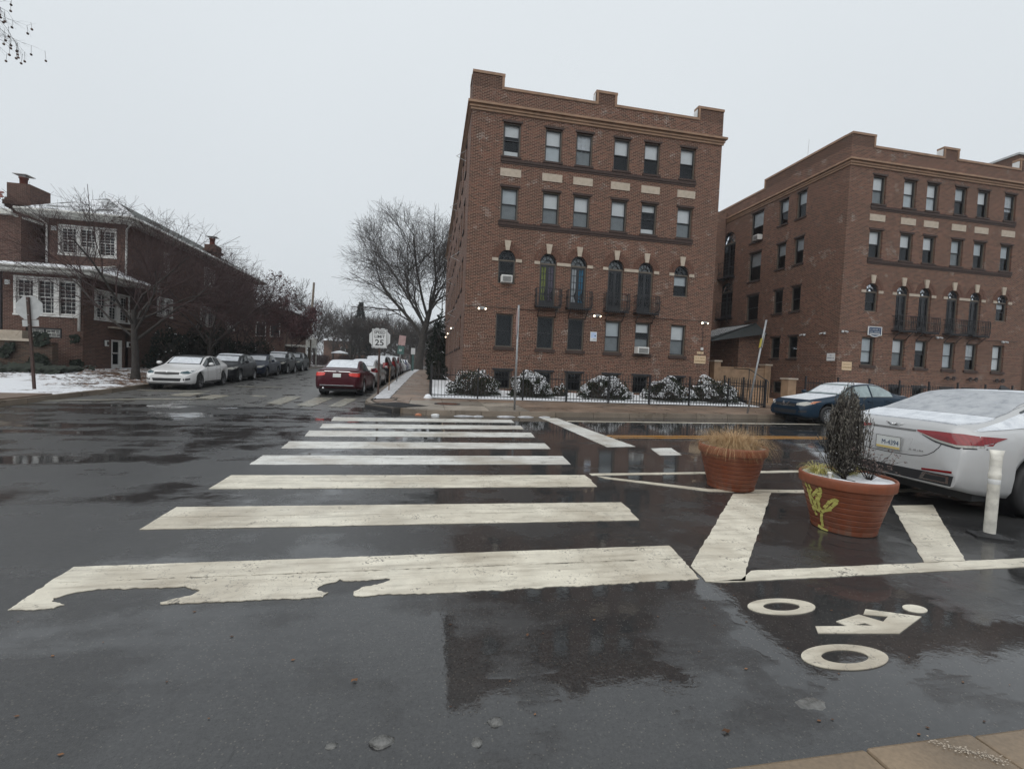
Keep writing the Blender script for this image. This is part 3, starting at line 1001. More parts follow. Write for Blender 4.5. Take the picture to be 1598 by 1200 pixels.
# near kerb under the camera
st('near_pavement', MB().box((-60, -30, -.1), (90, 1.06, .085)), M['slab_tan'])
near_kerb = st('near_kerb', MB().box((-60, 1.065, -.1), (-20, 1.40, .10)), M['kerb_near'])
xk = -20
for w in (2, 2, 2, 2, 2, 2, 2, 2, 2, 2, 1.72, .52, 1.05, 1.3, 1.4, 2, 2, 2, 2, 2, 2, 2, 2, 2, 2, 2):
    o = MB().box((xk + .004, 1.065 + random.uniform(-.004, .004), -.1), (xk + w - .004, 1.40 + random.uniform(-.01, .01), .10 + random.uniform(-.006, .006))).build('kerb_stone', M['kerb_near'], near_kerb)
    bevel(o, .012, 2)
    xk += w

sc = MB()
rnd = random.Random(17)
for _ in range(190):
    t = rnd.random() ** .8; x = lerp(2.02, 2.2, t) + rnd.gauss(0, .014); y = lerp(1.385, 1.27, t) + rnd.gauss(0, .012); w = rnd.uniform(.001, .0042)
    sc.add([(x + w * math.cos(a) * rnd.uniform(.6, 1.6), y + w * math.sin(a) * rnd.uniform(.5, 1.1), .1075) for a in (0, 1.1, 2.3, 3.3, 4.4, 5.4)], [(0, 1, 2, 3, 4, 5)])
o = sc.build('paint_scuff', M['lime'], near_kerb)
o['kind'] = 'stuff'

# snowy front yards
def yard(name, x0, x1, y0, y1, z0, z1, mat, nx=50, ny=14, amp=.03):
    mb = MB()
    vs = []
    for j in range(ny + 1):
        for i in range(nx + 1):
            x = lerp(x0, x1, i / nx); y = lerp(y0, y1, j / ny)
            z = lerp(z0, z1, j / ny) + amp * (nz(x * 1.3, y * 1.3) + .5 * nz(x * 4, y * 4)) * (j > 0)
            vs.append((x, y, z))
    mb.add(vs, [(j * (nx + 1) + i, j * (nx + 1) + i + 1, (j + 1) * (nx + 1) + i + 1, (j + 1) * (nx + 1) + i) for j in range(ny) for i in range(nx)], 0, True)
    return st(name, mb, mat)


yard('snowy_yard', .14, 15.15, 18.28, 21.2, .17, .42, M['snow'], 120, 20)
yard('snowy_side_yard', .10, 1.6, 21.0, 52, .36, .5, M['snow'], 6, 50)
yard('snowy_yard', 17.7, 36, 18.7, 21.2, .2, .42, M['snow'], 90, 14)
st('courtyard_path', MB().box((15.2, 17.9, .0), (17.65, 30, .19)), M['slab_tan'])

# left lot
KL = [(-10.5, 13.0), (-10.62, 14.2), (-10.85, 15.6), (-11.3, 19.7), (-11.6, 22), (-12.0, 30), (-12.6, 45), (-13.4, 80)]


def lot_z(x, y):
    b = .15 + gz(x, y)
    t = sstep(18.3, 24.5, y) * sstep(-12.6, -15.5, x)
    b2 = max(b, .15 + .33 * t + gz(x, y) * .5)
    return b2 + .035 * (nz(x * 1.5, y * 1.5) + .6 * nz(x * 4, y * 4)) * sstep(-11.4, -12.5, x)


mb = MB()
vs = []
ny, nx = 110, 70
for j in range(ny + 1):
    y = 13.2 + (80 - 13.2) * (j / ny) ** 1.7
    xe = interp([(q[1], q[0]) for q in KL], y) - .15
    for i in range(nx + 1):
        x = xe - (45) * (i / nx) ** 2.0
        vs.append((x, y, lot_z(x, y) if i else .148 + gz(x, y)))
mb.add(vs, [(j * (nx + 1) + i, (j + 1) * (nx + 1) + i, (j + 1) * (nx + 1) + i + 1, j * (nx + 1) + i + 1) for j in range(ny) for i in range(nx)], 0, True)
st('terrain', mb, M['terrain'])
kerb_run(KL, st('left_kerb', MB().box((-13.6, 81, -.1), (-13.4, 82, .1)), M['kerb']), 1, z=lambda x, y: .15 + gz(x, y))
st('corner_ramp', MB().prism([(-10.66, 13.1), (-10.7, 14.2), (-10.9, 15.4), (-12.4, 15.2), (-16, 14.4), (-30, 14), (-30, 13.0)], .05, .185), M['slab_tan'])

# ------------------------------------------------------------------ buildings
def frame_T(o, rz):
    """wall frame: x along the wall seen from outside, y into the wall, z up"""
    return Matrix.Translation(Vector(o)) @ Matrix.Rotation(rz, 4, 'Z')


def wall(mb, T, u0, u1, z0, z1, ops, depth=.22, mi=0, rmi=None):
    """a wall face with rectangular or arched openings (u0,u1,z0,z1,arch height) and their reveals"""
    rmi = mi if rmi is None else rmi
    us = sorted({u0, u1, *[o[0] for o in ops], *[o[1] for o in ops]})
    zs = sorted({z0, z1, *[o[2] for o in ops], *[o[3] + (o[4] if len(o) > 4 else 0) for o in ops]})
    P = lambda u, d, z: T @ Vector((u, d, z))
    for a, b in zip(us, us[1:]):
        for c, d in zip(zs, zs[1:]):
            uc, zc = (a + b) / 2, (c + d) / 2
            if any(o[0] < uc < o[1] and o[2] < zc < o[3] + (o[4] if len(o) > 4 else 0) for o in ops): continue
            mb.add([P(a, 0, c), P(b, 0, c), P(b, 0, d), P(a, 0, d)], [(0, 1, 2, 3)], mi)
    for o in ops:
        a, b, c, d = o[:4]
        h = o[4] if len(o) > 4 else 0
        if h:
            n = 12
            arc = [(lerp(a, b, .5) - (b - a) / 2 * math.cos(PI * i / n), d + h * math.sin(PI * i / n)) for i in range(n + 1)]
            for i in range(n):
                (x0, y0), (x1, y1) = arc[i], arc[i + 1]
                mb.add([P(x0, 0, y0), P(x1, 0, y1), P(x1, 0, d + h), P(x0, 0, d + h)], [(0, 1, 2, 3)], mi)
            out = [(a, c)] + arc + [(b, c)]
        else:
            out = [(a, c), (a, d), (b, d), (b, c)]
        for p, q in zip(out, out[1:] + out[:1]):
            mb.add([P(p[0], 0, p[1]), P(q[0], 0, q[1]), P(q[0], depth, q[1]), P(p[0], depth, p[1])], [(0, 1, 2, 3)], rmi)


def put(o, T):
    o.location = T.translation
    o.rotation_euler = (0, 0, T.to_euler().z)
    return o


def local(root, T):
    """T in the coordinates of an unrotated root"""
    return Matrix.Translation(-ORG[root.name]) @ T


# a sash window in its own frame: x from -w/2 to w/2, y into the wall, z from the sill
WIN = {}


def sash_window(root, T, u, z, w, h, blind=0, bmat='blind', extra=None, d=.09, arch=0, ac=False, frame_mat='frame', sash_mat='sash', muntin=None):
    key = (round(w, 3), round(h, 3), blind, bmat, extra, arch, frame_mat, sash_mat, muntin)
    TT = local(root, T @ Matrix.Translation((u, d, z)))
    if key in WIN:
        c = copy_tree(WIN[key], root)
        return put(c, TT)
    f = .055
    mb = MB()
    mb.box((-w / 2, 0, 0), (-w / 2 + f, .11, h)).box((w / 2 - f, 0, 0), (w / 2, .11, h)).box((-w / 2 + f, 0, 0), (w / 2 - f, .11, f))
    if not arch:
        mb.box((-w / 2 + f, 0, h - f), (w / 2 - f, .11, h))
    else:
        mb.box((-w / 2 + f, 0, h - .05), (w / 2 - f, .11, h + .02))
    fr = mb.build('window', M[frame_mat], root)
    iw, g = w / 2 - f, .04
    m = h * .5
    for (a, b, y) in ((m - .02, h - f, .035), (f, m + .02, .07)):
        s = MB().box((-iw, y, a), (-iw + g, y + .03, b)).box((iw - g, y, a), (iw, y + .03, b)).box((-iw + g, y, a), (iw - g, y + .03, a + g)).box((-iw + g, y, b - g), (iw - g, y + .03, b))
        if muntin:
            for k in range(1, muntin[0]):
                x = -iw + 2 * iw * k / muntin[0]; s.box((x - .008, y + .002, a + g), (x + .008, y + .028, b - g))
            for k in range(1, muntin[1]):
                zz = lerp(a, b, k / muntin[1]); s.box((-iw + g, y + .004, zz - .008), (iw - g, y + .026, zz + .008))
        s.build('sash', M[sash_mat], fr)
        MB().quad((-iw + g * .5, y + .015, a + g * .5), (iw - g * .5, y + .015, a + g * .5), (iw - g * .5, y + .015, b - g * .5), (-iw + g * .5, y + .015, b - g * .5)).build('pane', M['glass'], fr)
    if arch:
        n = 14
        fan = MB()
        aw = w / 2
        for i in range(n):
            t0, t1 = PI * i / n, PI * (i + 1) / n
            for (r0, r1) in ((1.0, .86), (.45, .36)):
                q = [(-aw * r0 * math.cos(t0), h + arch * r0 * math.sin(t0)), (-aw * r0 * math.cos(t1), h + arch * r0 * math.sin(t1)), (-aw * r1 * math.cos(t1), h + arch * r1 * math.sin(t1)), (-aw * r1 * math.cos(t0), h + arch * r1 * math.sin(t0))]
                fan.add([(x, 0, y) for x, y in q] + [(x, .08, y) for x, y in q], [(0, 1, 2, 3), (3, 2, 6, 7), (1, 0, 4, 5)])
        for k in (1, 2, 3, 4):
            t = PI * k / 5
            fan.bar((-aw * .4 * math.cos(t), .03, h + arch * .4 * math.sin(t)), (-aw * .9 * math.cos(t), .03, h + arch * .9 * math.sin(t)), .022)
        fan.build('fanlight', M[sash_mat], fr)
        pv = [(-aw * .9 * math.cos(PI * i / n), .06, h + arch * .9 * math.sin(PI * i / n)) for i in range(n + 1)]
        MB().add(pv, [tuple(range(n + 1))]).build('pane', M['glass'], fr)
    if blind:
        mb = MB()
        n = 10
        zb = h - f - blind * (h - 2 * f)
        for k in range(n):
            x0, x1 = -iw + 2 * iw * k / n, -iw + 2 * iw * (k + 1) / n
            fy = lambda x: .14 + (.02 * math.sin(x * 30) if 'curt' in bmat else 0)
            mb.quad((x0, fy(x0), zb), (x1, fy(x1), zb), (x1, fy(x1), h - .02), (x0, fy(x0), h - .02))
        mb.build('blind' if 'curt' not in bmat else 'curtain', M[bmat], fr)
    if extra == 'low_white':
        MB().box((-iw, .13, f), (iw, .15, h * .2)).build('blind', M['blind'], fr)
    if extra == 'screen':
        MB().quad((-iw, .135, f), (iw, .135, f), (iw, .135, m), (-iw, .135, m)).build('screen', M['screen'], fr)
    if extra == 'frost':
        MB().quad((-iw, .135, f), (iw, .135, f), (iw, .135, m), (-iw, .135, m)).build('screen', M['blind2'], fr)
    WIN[key] = fr
    return put(fr, TT)


def build_ac(T, u, z, label, w=.55, h=.36, out=.28, group=None):
    """a window air conditioner, a thing of its own"""
    p = T @ Vector((u, 0, z))
    t = thing('air_conditioner', label, 'air conditioner', p, T.to_euler().z, group)
    b = MB().box((-w / 2, -out, 0), (w / 2, .1, h)).build('case', M['ac'], t); bevel(b, .02, 2)
    g = MB()
    for k in range(7):
        z0 = h * .12 + k * h * .105
        g.box((-w * .40, -out - .012, z0), (w * .40, -out - .002, z0 + h * .055))
    g.build('grille', M['ac_dark'], t)
    return t


def floodlight(root, T, u, z, lit, name='wall_lamp', labels=None):
    """twin floodlights on a small bracket"""
    TT = local(root, T @ Matrix.Translation((u, 0, z)))
    b = MB().box((-.07, -.05, -.05), (.07, 0, .07))
    b.tube([(0, -.05, .02), (0, -.10, .03)], .02, 6)
    o = b.build(name, M['alu'], root)
    put(o, TT)
    for s in (-1, 1):
        d = Vector((s * .75, -.6, -.45)).normalized()
        p0 = Vector((s * .05, -.10, .03)); p1 = p0 + d * .15
        MB().tube([p0, p0 + d * .05, p1], [.025, .04, .056], 10).build('lamp_housing', M['alu'], o)
        c = p1 + d * .004
        hd = MB()
        hd.lathe([(0.001, .025), (.036, .018), (.048, .004), (.048, -.004)], 12)
        hd2 = hd.build('lamp_bulb', M['lamp_on'] if lit else M['blind2'], o)
        hd2.data.transform(Matrix.Translation(c) @ d.to_track_quat('Z', 'Y').to_matrix().to_4x4())
    return o


def balcony(root, T, u, z, w, hh=.80, d=.42, key='b'):
    TT = local(root, T @ Matrix.Translation((u, 0, z)))
    if key in WIN:
        return put(copy_tree(WIN[key], root), TT)
    mb = MB().box((-w / 2, -d, -.05), (w / 2, 0, 0))
    for k in range(12):
        x = -w / 2 + .04 + (w - .08) * k / 11
        mb.box((x - .02, -d - .02, -.11 - .02 * (k % 2)), (x + .02, -d + .03, -.05))
    for s in (-1, 1):
        mb.tube([(s * w * .36, -.02, -.5), (s * w * .36, -.12, -.34), (s * w * .36, -.32, -.16), (s * w * .36, -.36, -.06)], .018, 5)
    o = mb.build('balcony', M['iron'], root)
    r = MB()
    for zz in (.08, hh * .62, hh):
        r.bar((-w / 2, -d, zz), (w / 2, -d, zz), .022); r.bar((-w / 2, -d, zz), (-w / 2, 0, zz), .022); r.bar((w / 2, -d, zz), (w / 2, 0, zz), .022)
    n = 11
    for k in range(n):
        x = -w / 2 + w * k / (n - 1)
        if abs(x) > .13: r.bar((x, -d, 0), (x, -d, hh), .016 if 0 < k < n - 1 else .03)
        r.bar((x, -d, hh * .62), (x, -d, hh), .012)
    for k in range(1, 4):
        for s in (-1, 1): r.bar((s * w / 2, -d * k / 4, 0), (s * w / 2, -d * k / 4, hh), .014)
    # scrolls
    for s in (-1, 1):
        for c, rr in ((.26, .09), (.42, .06)):
            r.tube([(s * (rr * .9 + .0) + s * rr * math.cos(t), -d, c + rr * math.sin(t)) for t in [PI * 2 * q / 12 for q in range(13)]], .011, 4)
    for s in (-1, 1):
        for q in range(2):
            r.tube([(s * (w / 2) + s * .05 * math.sin(t), -d + .0, .2 + .3 * q + .1 * math.cos(t)) for t in [PI * 2 * k / 10 for k in range(8)]], .012, 4)
    r.build('railing', M['iron'], o)
    WIN[key] = o
    return put(o, TT)


def trim_box(mb, T, a, b):
    """a box given in the wall frame"""
    x0, y0, z0 = a; x1, y1, z1 = b
    vs = [T @ Vector(q) for q in [(x0, y0, z0), (x1, y0, z0), (x1, y1, z0), (x0, y1, z0), (x0, y0, z1), (x1, y0, z1), (x1, y1, z1), (x0, y1, z1)]]
    mb.add(vs, [(0, 3, 2, 1), (4, 5, 6, 7), (0, 1, 5, 4), (1, 2, 6, 5), (2, 3, 7, 6), (3, 0, 4, 7)])


def part_box(root, T, name, mat, a, b):
    mb = MB(); trim_box(mb, T, a, b)
    return mb.build(name, mat, root, world=True)


COLS = [1.91, 3.92, 5.45, 7.37, 8.96, 10.90]


def apartment(x0, k, W, depth, label, blinds, acs, second):
    """one of the two brick apartment blocks; k stretches its bay spacing"""
    Y = 21.0
    root = thing('apartment_building', label, 'apartment building', (x0, Y, .3), 0)
    T = frame_T((x0, Y, 0), 0)
    TL = frame_T((x0, Y, 0), R(-90))                 # the side that faces the street: x runs towards -Y
    cols = [c * k for c in COLS]
    ww = .84 * (k if k > 1 else 1)
    ops = []
    for i, c in enumerate(cols):
        a, b = c - ww / 2, c + ww / 2
        ops += [(a, b, .47, 1.38), (a, b, 2.47, 4.04), (a, b, 8.40, 9.92), (a, b, 11.33, 12.87)]
        aw = .41 * k
        ops.append((c - aw, c + aw, 4.52 if 0 < i < 5 else 5.45, 6.56, .47))
    side = []
    if second:
        for (a, b) in ((3.55, 2.80), (5.0, 4.2)):
            side += [(-a, -b, 2.82, 4.18), (-a, -b, 5.72, 7.24), (-a, -b, 8.6, 10.22), (-a, -b, 11.42, 13.0)]
        side += [(-7.55, -6.35, 5.5, 7.28), (-7.55, -6.35, 8.25, 10.22), (-7.55, -6.35, 10.97, 13.0), (-10.7, -9.1, 5.9, 7.95, .65), (-10.7, -9.1, 8.92, 11.6, .85), (-4.6, -3.9, .6, 1.35), (-6.6, -5.8, .6, 1.35)]
    else:
        y = 2.2
        while y < depth - 2:
            for z0, z1 in ((2.47, 4.04), (5.45, 6.95), (8.4, 9.92), (11.33, 12.87)):
                side.append((-y - .85, -y, z0, z1))
            y += 3.1 if int(y * 3) % 2 else 2.1
    mb = MB()
    wall(mb, T, 0, W, 0, 14.30, ops)
    wall(mb, TL, -depth, 0, 0, 14.30, side)
    w_ = mb.build('wall', M['brick'], root, world=True)
    # right, rear, roof and a box coloured as the shade of unlit rooms
    mb = MB().quad((x0 + W, Y, 0), (x0 + W, Y + depth, 0), (x0 + W, Y + depth, 14.3), (x0 + W, Y, 14.3)).quad((x0, Y + depth, 0), (x0 + W, Y + depth, 0), (x0 + W, Y + depth, 14.3), (x0, Y + depth, 14.3))
    mb.build('rear_wall', M['brick'], root, world=True)
    MB().quad((x0 + .3, Y + .3, 13.9), (x0 + W - .3, Y + .3, 13.9), (x0 + W - .3, Y + depth, 13.9), (x0 + .3, Y + depth, 13.9)).build('roof', M['snow_dirty'], root, world=True)
    MB().box((x0 + .9, Y + .9, 0), (x0 + W - .9, Y + depth - .9, 13.5)).build('room_shade', M['dark_in'], root, world=True)
    # parapets: brick with raised corner and middle pieces
    S = W / 12.74
    m1 = (5.93 * S, 6.98 * S)
    segs = [(0, 1.46 * S, 15.0), (1.46 * S, m1[0], 14.42), (*m1, 14.97), (m1[1], W - 1.42 * S, 14.42), (W - 1.42 * S, W, 15.0)]
    mb = MB(); cp = MB()
    for (a, b, z) in segs:
        trim_box(mb, T, (a, 0, 14.30), (b, .32, z - .12))
        trim_box(cp, T, (a - .02, -.04, z - .12), (b + .02, .36, z))
    for u, s in ((1.46 * S, -1), (m1[0], 1), (m1[1], -1), (W - 1.42 * S, 1)):
        trim_box(cp, T, (u - (.11 if s < 0 else -.0), -.035, 14.30), (u + (.11 if s > 0 else 0.0), .30, 14.88 if abs(u - 6.4 * S) > 2 else 14.85))
    hi = 6.45
    segL = [(-hi, -.33, 15.0), (-depth, -hi, 14.42)] if second else [(-1.2, -.33, 15.0), (-depth, -1.2, 14.42)]
    for (a, b, z) in segL:
        trim_box(mb, TL, (a, 0, 14.30), (b, .32, z - .12))
        trim_box(cp, TL, (a, -.04, z - .12), (b - (.04 if b > -1 else 0), .36, z))
    trim_box(cp, TL, (segL[0][0], -.035, 14.30), (segL[0][0] + .11, .30, 14.88))
    mb.build('parapet', M['brick_dark'], root, world=True)
    cp.build('coping', M['terra'], root, world=True)
    # flashed sides of the raised pieces
    # moulded cornice round the front and the side
    co = MB()
    for (z0, z1, p) in ((13.22, 13.33, .06), (13.332, 13.40, .11), (13.402, 13.47, .08), (13.472, 13.58, .19)):
        trim_box(co, T, (-p, -p, z0), (W + p, 0, z1))
        trim_box(co, TL, (-depth, -p + .0, z0), (0, 0, z1))
    co.build('cornice', M['terra'], root, world=True)
    # dark brick sill bands and soldier lintels
    for z in (11.08, 8.16):
        part_box(root, T, 'string_course', M['sillbrick'], (cols[0] - .5, -.05, z), (cols[5] + .5, .0, z + .13))
        part_box(root, T, 'string_course', M['sillbrick'], (cols[0] - .46, -.025, z - .10), (cols[5] + .46, .0, z - .004))
    for i, c in enumerate(cols):
        for z0, z1 in ((8.40, 9.92), (11.33, 12.87)):
            part_box(root, T, 'lintel', M['sillbrick'], (c - ww / 2 - .07, -.03, z1), (c + ww / 2 + .07, .05, z1 + .10))
            part_box(root, T, 'sill', M['sillbrick'], (c - ww / 2 - .06, -.06, z0 - .09), (c + ww / 2 + .06, .05, z0))
        part_box(root, T, 'sill', M['sillbrick'], (c - ww / 2 - .08, -.07, 2.33), (c + ww / 2 + .08, .05, 2.47))
        part_box(root, T, 'lintel', M['sash'], (c - ww / 2 - .08, -.05, 1.38), (c + ww / 2 + .10, .1, 1.46))
        part_box(root, T, 'panel', M['lime'], (c - .49 * k, -.025, 10.40), (c + .49 * k, .0, 10.76))
        # keystone and impost blocks
        kb = MB()
        vs = [T @ Vector(q) for q in [(c - .085, -.07, 7.0), (c + .085, -.07, 7.0), (c + .15, -.07, 7.45), (c - .15, -.07, 7.45), (c - .085, 0, 7.0), (c + .085, 0, 7.0), (c + .15, 0, 7.45), (c - .15, 0, 7.45)]]
        kb.add(vs, [(0, 1, 2, 3), (3, 2, 6, 7), (1, 0, 4, 5), (2, 1, 5, 6), (0, 3, 7, 4)])
        kb.build('keystone', M['lime'], root, world=True)
        # two brick rings of voussoirs round the arch
        for r0, r1, nn in ((.425, .58, 17), (.60, .74, 21)):
            vm = MB()
            for q in range(nn):
                t0, t1 = PI * (q + .08) / nn, PI * (q + .92) / nn
                if abs((t0 + t1) / 2 - PI / 2) < .16: continue
                ee = 1.12
                pts = [(c - r * k * math.cos(t), 6.55 + r * ee * math.sin(t)) for r, t in ((r0, t0), (r0, t1), (r1, t1), (r1, t0))]
                vs = [T @ Vector((x, -.015, z)) for x, z in pts] + [T @ Vector((x, .01, z)) for x, z in pts]
                vm.add(vs, [(0, 1, 2, 3), (0, 4, 5, 1), (1, 5, 6, 2), (2, 6, 7, 3), (3, 7, 4, 0)])
            vm.build('arch_ring', M['brick_arch'], root, world=True)['kind'] = 'stuff'
    aw = .41 * k
    for a, b in ((cols[0] - aw - .30, cols[0] - aw - .01), (cols[0] + aw + .01, cols[0] + aw + .30), (cols[1] - aw - .28, cols[1] - aw - .01), (cols[1] + aw + .01, cols[2] - aw - .01), (cols[2] + aw + .01, cols[2] + aw + .30),
                 (cols[3] - aw - .28, cols[3] - aw - .01), (cols[3] + aw + .01, cols[4] - aw - .01), (cols[4] + aw + .01, cols[4] + aw + .28), (cols[5] - aw - .28, cols[5] - aw - .01), (cols[5] + aw + .01, cols[5] + aw + .28)):
        part_box(root, T, 'impost_block', M['lime'], (a, -.04, 6.48), (b, .0, 6.62))
    # windows
    for i, c in enumerate(cols):
        for row, (z0, h) in {4: (11.33, 1.54), 3: (8.40, 1.52), 1: (2.47, 1.57)}.items():
            sash_window(root, T, c, z0, ww, h, *blinds[row][i])
        sash_window(root, T, c, .47, ww, .91, 0)
        if i in (0, 5):
            sash_window(root, T, c, 5.45, .82 * k, 1.11, *blinds[2][i], arch=.47)
        else:
            french(root, T, c, 4.52, .82 * k, 2.04, .47, blinds[2][i])
            balcony(root, T, c, 4.5, 1.2, key=('balc', x0))
    for (a, b, z0, z1, *h) in side:
        if h:
            w = b - a
            french(root, TL, (a + b) / 2, z0, w, z1 - z0, h[0], (None, None))
            balcony(root, TL, (a + b) / 2, z0 - .02, 1.9, 1.15, .6, key='sidebalc')
        elif z0 > 2:
            sash_window(root, TL, (a + b) / 2, z0, b - a, z1 - z0, .5 if (z0 > 8 and second) else 0, 'blind2')
            part_box(root, TL, 'sill', M['sillbrick'], (a - .06, -.06, z0 - .1), (b + .06, .05, z0))
            part_box(root, TL, 'lintel', M['sillbrick'], (a - .06, -.02, z1), (b + .06, .05, z1 + .1))
        else:
            sash_window(root, TL, (a + b) / 2, z0, b - a, z1 - z0, 0)
    return root, T, TL


M['brick_arch'] = simple('arch_brick', (.115, .055, .036), .8, .35, 9, bmp=.4)


def french(root, T, u, z, w, h, arch, cont):
    """a pair of glazed doors under a fanlight"""
    TT = local(root, T @ Matrix.Translation((u, .1, z)))
    key = ('french', round(w, 3), round(h, 3), cont)
    if key in WIN: return put(copy_tree(WIN[key], root), TT)
    f = .06
    mb = MB().box((-w / 2, 0, 0), (-w / 2 + f, .12, h)).box((w / 2 - f, 0, 0), (w / 2, .12, h)).box((-w / 2 + f, 0, h - .06), (w / 2 - f, .12, h + .03))
    o = mb.build('french_window', M['frame'], root)
    iw = w / 2 - f
    for s in (-1, 1):
        a, b = (0.005, iw) if s > 0 else (-iw, -.005)
        l = MB().box((a, .03, .02), (a + .06, .07, h - .06)).box((b - .06, .03, .02), (b, .07, h - .06)).box((a + .06, .03, .02), (b - .06, .07, .3)).box((a + .06, .03, h - .14), (b - .06, .07, h - .06))
        for kk in range(1, 5):
            zz = lerp(.3, h - .14, kk / 5); l.box((a + .06, .04, zz - .012), (b - .06, .06, zz + .012))
        l.box(((a + b) / 2 - .012, .038, .3), ((a + b) / 2 + .012, .062, h - .14))
        lf = l.build('door_leaf', M['sash'], o)
        MB().quad((a + .03, .05, .28), (b - .03, .05, .28), (b - .03, .05, h - .1), (a + .03, .05, h - .1)).build('pane', M['glass'], o)
    n = 14
    fan = MB(); aw = w / 2
    for i in range(n):
        t0, t1 = PI * i / n, PI * (i + 1) / n
        for (r0, r1) in ((1.0, .87), (.45, .37)):
            q = [(-aw * r * math.cos(t), h + arch * r * math.sin(t)) for r, t in ((r0, t0), (r0, t1), (r1, t1), (r1, t0))]
            fan.add([(x, 0, y) for x, y in q] + [(x, .08, y) for x, y in q], [(0, 1, 2, 3), (3, 2, 6, 7), (1, 0, 4, 5)])
    for kk in (1, 2, 3, 4):
        t = PI * kk / 5
        fan.bar((-aw * .4 * math.cos(t), .03, h + arch * .4 * math.sin(t)), (-aw * .9 * math.cos(t), .03, h + arch * .9 * math.sin(t)), .024)
    fan.build('fanlight', M['sash'], o)
    MB().add([(-aw * .9 * math.cos(PI * i / n), .06, h + arch * .9 * math.sin(PI * i / n)) for i in range(n + 1)], [tuple(range(n + 1))]).build('pane', M['glass'], o)
    MB().add([(-aw * .8 * math.cos(PI * i / n), .14, h + arch * .8 * math.sin(PI * i / n)) for i in range(n + 1)], [tuple(range(n + 1))]).build('blind', M['screen'], o)
    for s, cm in ((-1, cont[0]), (1, cont[1])):
        if not cm: continue
        c = MB()
        nx, nzz = 16, 12
        vs = []
        for j in range(nzz + 1):
            t = j / nzz
            pinch = 1 - .35 * math.exp(-((t - .30) / .14) ** 2)
            for i in range(nx + 1):
                q = i / nx
                x = lerp(0.0, iw * .98, q) * pinch if s > 0 else -iw * .98 + lerp(0, iw * .98, q) * pinch
                vs.append((x, .10 + .025 * math.sin(q * 26 + t * 2), lerp(.05, h - .12, t)))
        c.add(vs, [(j * (nx + 1) + i, j * (nx + 1) + i + 1, (j + 1) * (nx + 1) + i + 1, (j + 1) * (nx + 1) + i) for j in range(nzz) for i in range(nx)], 0, True)
        c.build('curtain', M[cm], o)
    WIN[key] = o
    return put(o, TT)


N0 = (0,)
BL1 = {4: [(.35, 'blind', 'low_white'), (.5, 'blind', 'frost'), (.52, 'curt_white', 'screen'), (.5, 'blind'), (.5, 'blind'), (.5, 'blind')],
       3: [(.5, 'blind2', 'screen'), (.52, 'blind', 'screen'), (.5, 'blind', 'screen'), (.5, 'blind', 'screen'), (.22, 'blind', 'low_white'), (.5, 'blind', 'screen')],
       2: [(0,), ('curt_green', 'curt_purple'), ('curt_white', 'curt_blue'), (None, None), (None, None), (.5, 'blind2')],
       1: [(0,), (0,), (0,), (.5, 'blind2', 'screen'), (.30, 'blind', 'screen'), (.5, 'blind', 'screen')]}
BL2 = {4: [(.5, 'blind', 'screen'), (.55, 'blind', 'frost'), (.5, 'blind', 'frost'), (.42, 'blind2'), (.5, 'blind'), (.62, 'curt_white')],
       3: [(.5, 'blind'), (.5, 'blind'), (.5, 'blind'), (.5, 'blind2', 'screen'), (.5, 'blind2'), (.5, 'blind2')],
       2: [(0,), (None, None), (None, None), (None, None), (None, None), (.3, 'blind2')],
       1: [(.9, 'blind2'), (.5, 'blind', 'screen'), (.35, 'blind2'), (.95, 'blind2'), (.6, 'curt_white'), (.95, 'blind')]}
A1, T1, TL1 = apartment(1.5, 1.0, 12.74, 30, 'four storey brown brick apartment building on the corner with lit floodlights', BL1, None, False)
A2, T2, TL2 = apartment(22.0, 1.025, 13.1, 22, 'four storey brick apartment building behind the blue sedan with a porch on its side', BL2, None, True)
build_ac(T1, 1.9, 5.47, 'white air conditioner in the arched window left of the green curtain', .52, .34)
build_ac(T1, 8.85, 2.47, 'white air conditioner propped in a ground floor window of the corner building', .6, .33, .4)
build_ac(frame_T((22.0, 21, 0), R(-90)), -6.7, 10.97, 'small air conditioner in the upper side window of the second apartment building', .5, .36)
for u, lit in ((.81, 1), (6.45, 1), (12.25, 1)): floodlight(A1, T1, u, 4.22, lit)
for y in (9.5, 15.0, 19.5): floodlight(A1, TL1, -y, 4.0, 1)
for u in (.2, 6.6, 11.4): floodlight(A2, T2, u, 4.25, 0)
for y in (.9, 2.3): floodlight(A2, TL2, -y, 4.2, 0)
# cable along the front at the first-floor line, with a drop to the sign
for r_, T_, W_ in ((A1, T1, 12.7), (A2, T2, 13)):
    mb = MB()
    mb.tube([T_ @ Vector((x, -.03, 4.30 + .015 * math.sin(x * 1.7))) for x in [i * .6 for i in range(int(W_ / .6) + 1)]], .011, 4)
    if r_ is A1: mb.tube([T_ @ Vector((12.25, -.03, z)) for z in (4.2, 3.6, 3.2, 2.85)], .011, 4)
    mb.build('cable', M['iron'], r_, world=True)
part_box(A1, T1, 'junction_box', M['ac'], (12.19, -.07, 2.82), (12.31, 0, 2.95))
# angled wire brackets high on the side wall
for i in range(10):
    y = 3 + i * 2.6; z = (12.2, 7.6, 4.6)[i % 3]
    mb = MB()
    a, b, c = (TL1 @ Vector(q) for q in ((-y, 0, z), (-y, 0, z + .55), (-y, -.5, z + .2)))
    for p, q in ((a, c), (b, c)): mb.bar(p, q, .02)
    mb.build('bracket', M['alu'], A1, world=True)
